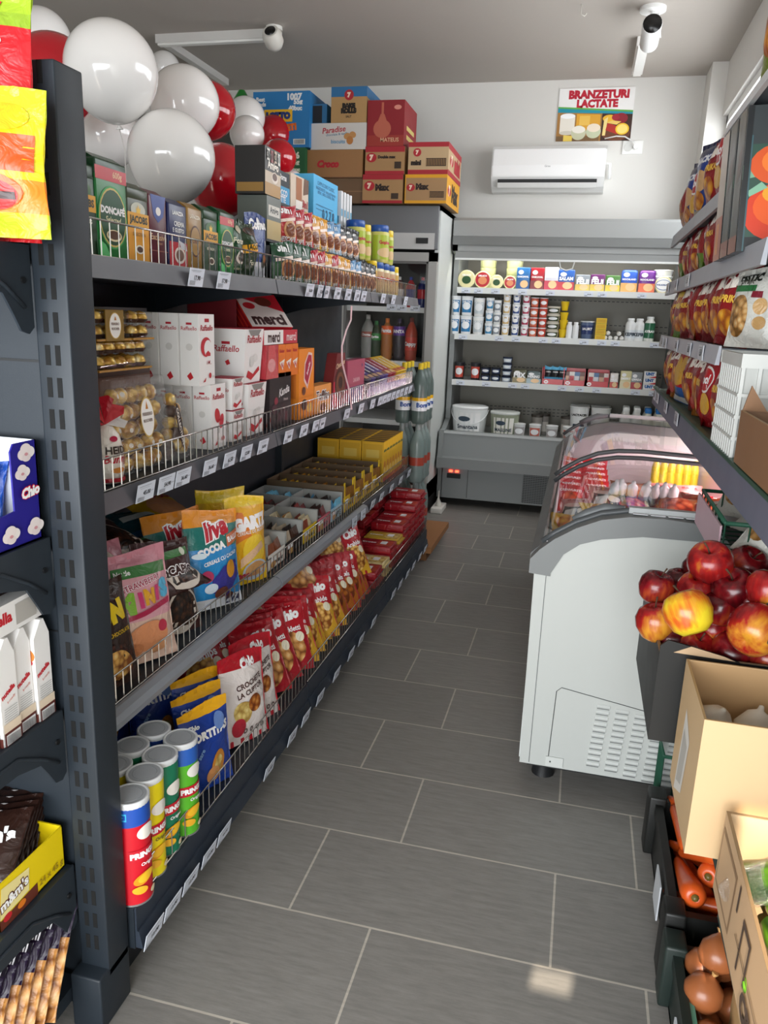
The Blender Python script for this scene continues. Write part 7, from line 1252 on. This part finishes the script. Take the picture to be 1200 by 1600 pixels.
# white spread biscuits packs
def bread(seed):
    F = [('e', .5, .80, .5, .14, 'd8843a'), ('e', .5, .82, .40, .10, 'eaa45a'), ('e', .7, .72, .26, .06, 'c8202c'), ('t', 'x6', .7, .72, .26, 'ffffff', {'b': 2}), ('t', 'nutella', .42, .48, .8, 'c8202c', {'b': 1.5, 's': .15}), ('t', 'b-ready', .62, .40, .5, 'b8605a', {'b': .6}), ('e', .4, .14, .5, .1, 'e8b878'), ('r', 0, 0, 1, .10, '5a241c')]
    R = [('t', 'nutella', .45, .60, .85, 'c8202c', {'b': 1.6, 's': .15, 'r': 22}), ('t', 'b-ready', .6, .50, .5, 'd88a80', {'b': .5, 'r': 22})]+[('r', .12, .28+i*.028, .88, .286+i*.028, '9a9a9a') for i in range(6)]+[('r', 0, .14, 1, .26, 'ead8c0'), ('r', 0, 0, 1, .16, '5a241c'), ('r', .08, .01, .92, .13, 'f0f0f0')]+[('r', .12+i*.06, .02, .15+i*.06, .12, '222222') for i in range(12)]
    m = MB('paper'); w, d, h = .10, .040, .18; b = (-w/2, w/2, -d/2, d/2, 0, h)
    m.box(-w/2, w/2, -d/2, d/2, 0, h*.84, 'f4f2f0'); m.prism([(-d/2, h*.84), (d/2, h*.84), (d/2-.012, h), (-d/2+.02, h)], -w/2, w/2, 0, 'f4f2f0'); m.face('F', (-w/2, w/2, -d/2, d/2, 0, h*.84), F); m.face('R', (-w/2, w/2, -d/2, d/2, 0, h*.84), R)
    return m.mesh('biscuit_pack')
NB_ = Kind('biscuit_pack', bread(0))
for i, (x, y) in enumerate(((-.893, 1.048), (-.898, 1.005), (-.893, .962), (-.90, .919), (-1.01, 1.03))):
    NB_.stand((x, y, .658), .02, f'white biscuit pack on the end display, {["nearest the dark post", "second from the post, standing further forward", "third from the post, set back", "fourth from the post, at the left edge", "fifth from the post"][i]}', 'biscuits', 'white biscuit packs')
m = MB('paper'); m.box(-.10, .10, -.085, .085, 0, .05, 'f2f0ee'); m.face('T', (-.1, .1, -.085, .085, 0, .05), [('t', 'nutella', .45, .4, .8, 'c8202c', {'b': 2, 'r': 180}), ('t', 'B-ready', .6, .72, .5, '4a3030', {'b': 1.2, 'r': 180}), ('e', .35, .85, .2, .1, '6a2c20')]); m.face('R', (-.1, .1, -.085, .085, 0, .05), [('t', 'nutella', .35, .55, .4, 'c8202c', {'b': 1.4}), ('r', .6, .15, .9, .85, 'b8b4ae')]); m.face('F', (-.1, .1, -.085, .085, 0, .05), [('e', .7, .5, .3, .4, 'd8843a')])
tag(put('biscuit_box', m.mesh('biscuit_box'), None, (-.945, .975, .842), (.0, 0, .04)), 'white box lying flat on top of the white biscuit packs', 'biscuits')
tag(MB('paper').box(-.02, .02, -.02, .03, 0, .155, 'a8321c').build('snack_carton', None, (-.862, 1.045+.0, .66)), 'narrow dark orange carton seen behind the white packs beside the post', 'carton') if False else None
# chocolate sweets box
m = MB('paper'); w_, d_, h_ = .26, .17, .085
m.box(-w_/2, w_/2, -d_/2, d_/2, 0, .003, 'f0d400').box(w_/2-.003, w_/2, -d_/2, d_/2, 0, h_, 'f0d400').box(-w_/2, -w_/2+.003, -d_/2, d_/2, 0, h_, 'f0d400').box(-w_/2, w_/2, d_/2-.003, d_/2, 0, h_, 'f0d400').box(-w_/2, w_/2, -d_/2, -d_/2+.003, 0, h_*.6, 'f0d400')
m.face('R', (-w_/2, w_/2, -d_/2, d_/2, 0, h_), [('p', [(.0, .0), (.55, 0), (.55, .28), (.0, .22)], '6a3020'), ('p', [(.0, .25), (.42, .30), (.45, .8), (.05, .9)], 'f0e29a'), ('t', "m&m's", .22, .55, .42, '5a2414', {'b': 4, 'r': 8}), ('t', "m&m's", .22, .55, .40, 'ffffff', {'b': 1.2, 'r': 8}), ('e', .1, .2, .06, .08, 'c8202c'), ('e', .3, .18, .06, .08, 'e07a1c'), ('t', '24 x 45 g', .76, .2, .38, 'a88a10', {'b': .8})])
tag(put('sweets_box', m.mesh('sweets_box'), None, (-.976, .985, .3395)), "yellow open display box of brown chocolate sweets bags at the left edge", 'display box')
MM = bag(.12, .14, .03, [(1, '2e1a14')], [('t', "m&m's", .5, .6, .8, 'ffffff', {'b': 2, 'r': 10}), ('e', .3, .3, .1, .08, 'c8202c'), ('e', .7, .28, .06, .05, 'e8e4e0')], 94, nu=8, nv=10, name='sweets_bag')
for i in range(6): Kind('sweets_bag', MM).stand((-.915-.005*i, .925+i*.020, .385), .3, f'dark brown sweets bag in the right half of the yellow box, {NTH[i]} from the front', 'sweets', 'dark brown sweets bags', (-.9, .05))
for i in range(3): Kind('sweets_bag', MM).stand((-1.03, .94+i*.035, .385), .3, f'dark brown sweets bag in the left half of the yellow box, {NTH[i]} from the front', 'sweets', 'dark brown sweets bags', (-.9, .05))
# purple sunflower seed bags fanned on the base
SB = bag(.12, .21, .02, [(.62, 'stick'), (.92, '231430'), (1, '1a1420')], [('p', [(0, .55), (.35, .62), (.6, .56), (1, .68), (1, .92), (0, .92)], '231430'), ('p', [(.0, .60), (.2, .62), (.15, .9), (.0, .9)], '6a3a9a'), ('t', 'SEEDS', .5, .78, .7, 'f0ecf0', {'b': 2})]+[('r', .02+i*.046, .925, .045+i*.046, .995, 'e8e6ea') for i in range(21)], 95, nu=8, nv=14, name='seed_bag')
for i in range(10):
    Kind('seed_bag', SB).stand((-.862-.004*i, .945-i*.028, .105-.001*i), .22, f'purple snack bag with a white striped edge, {NTH[i]} from the back of the fan', 'snack bag', 'fanned purple snack bags on the lowest shelf', (-.70, .0))
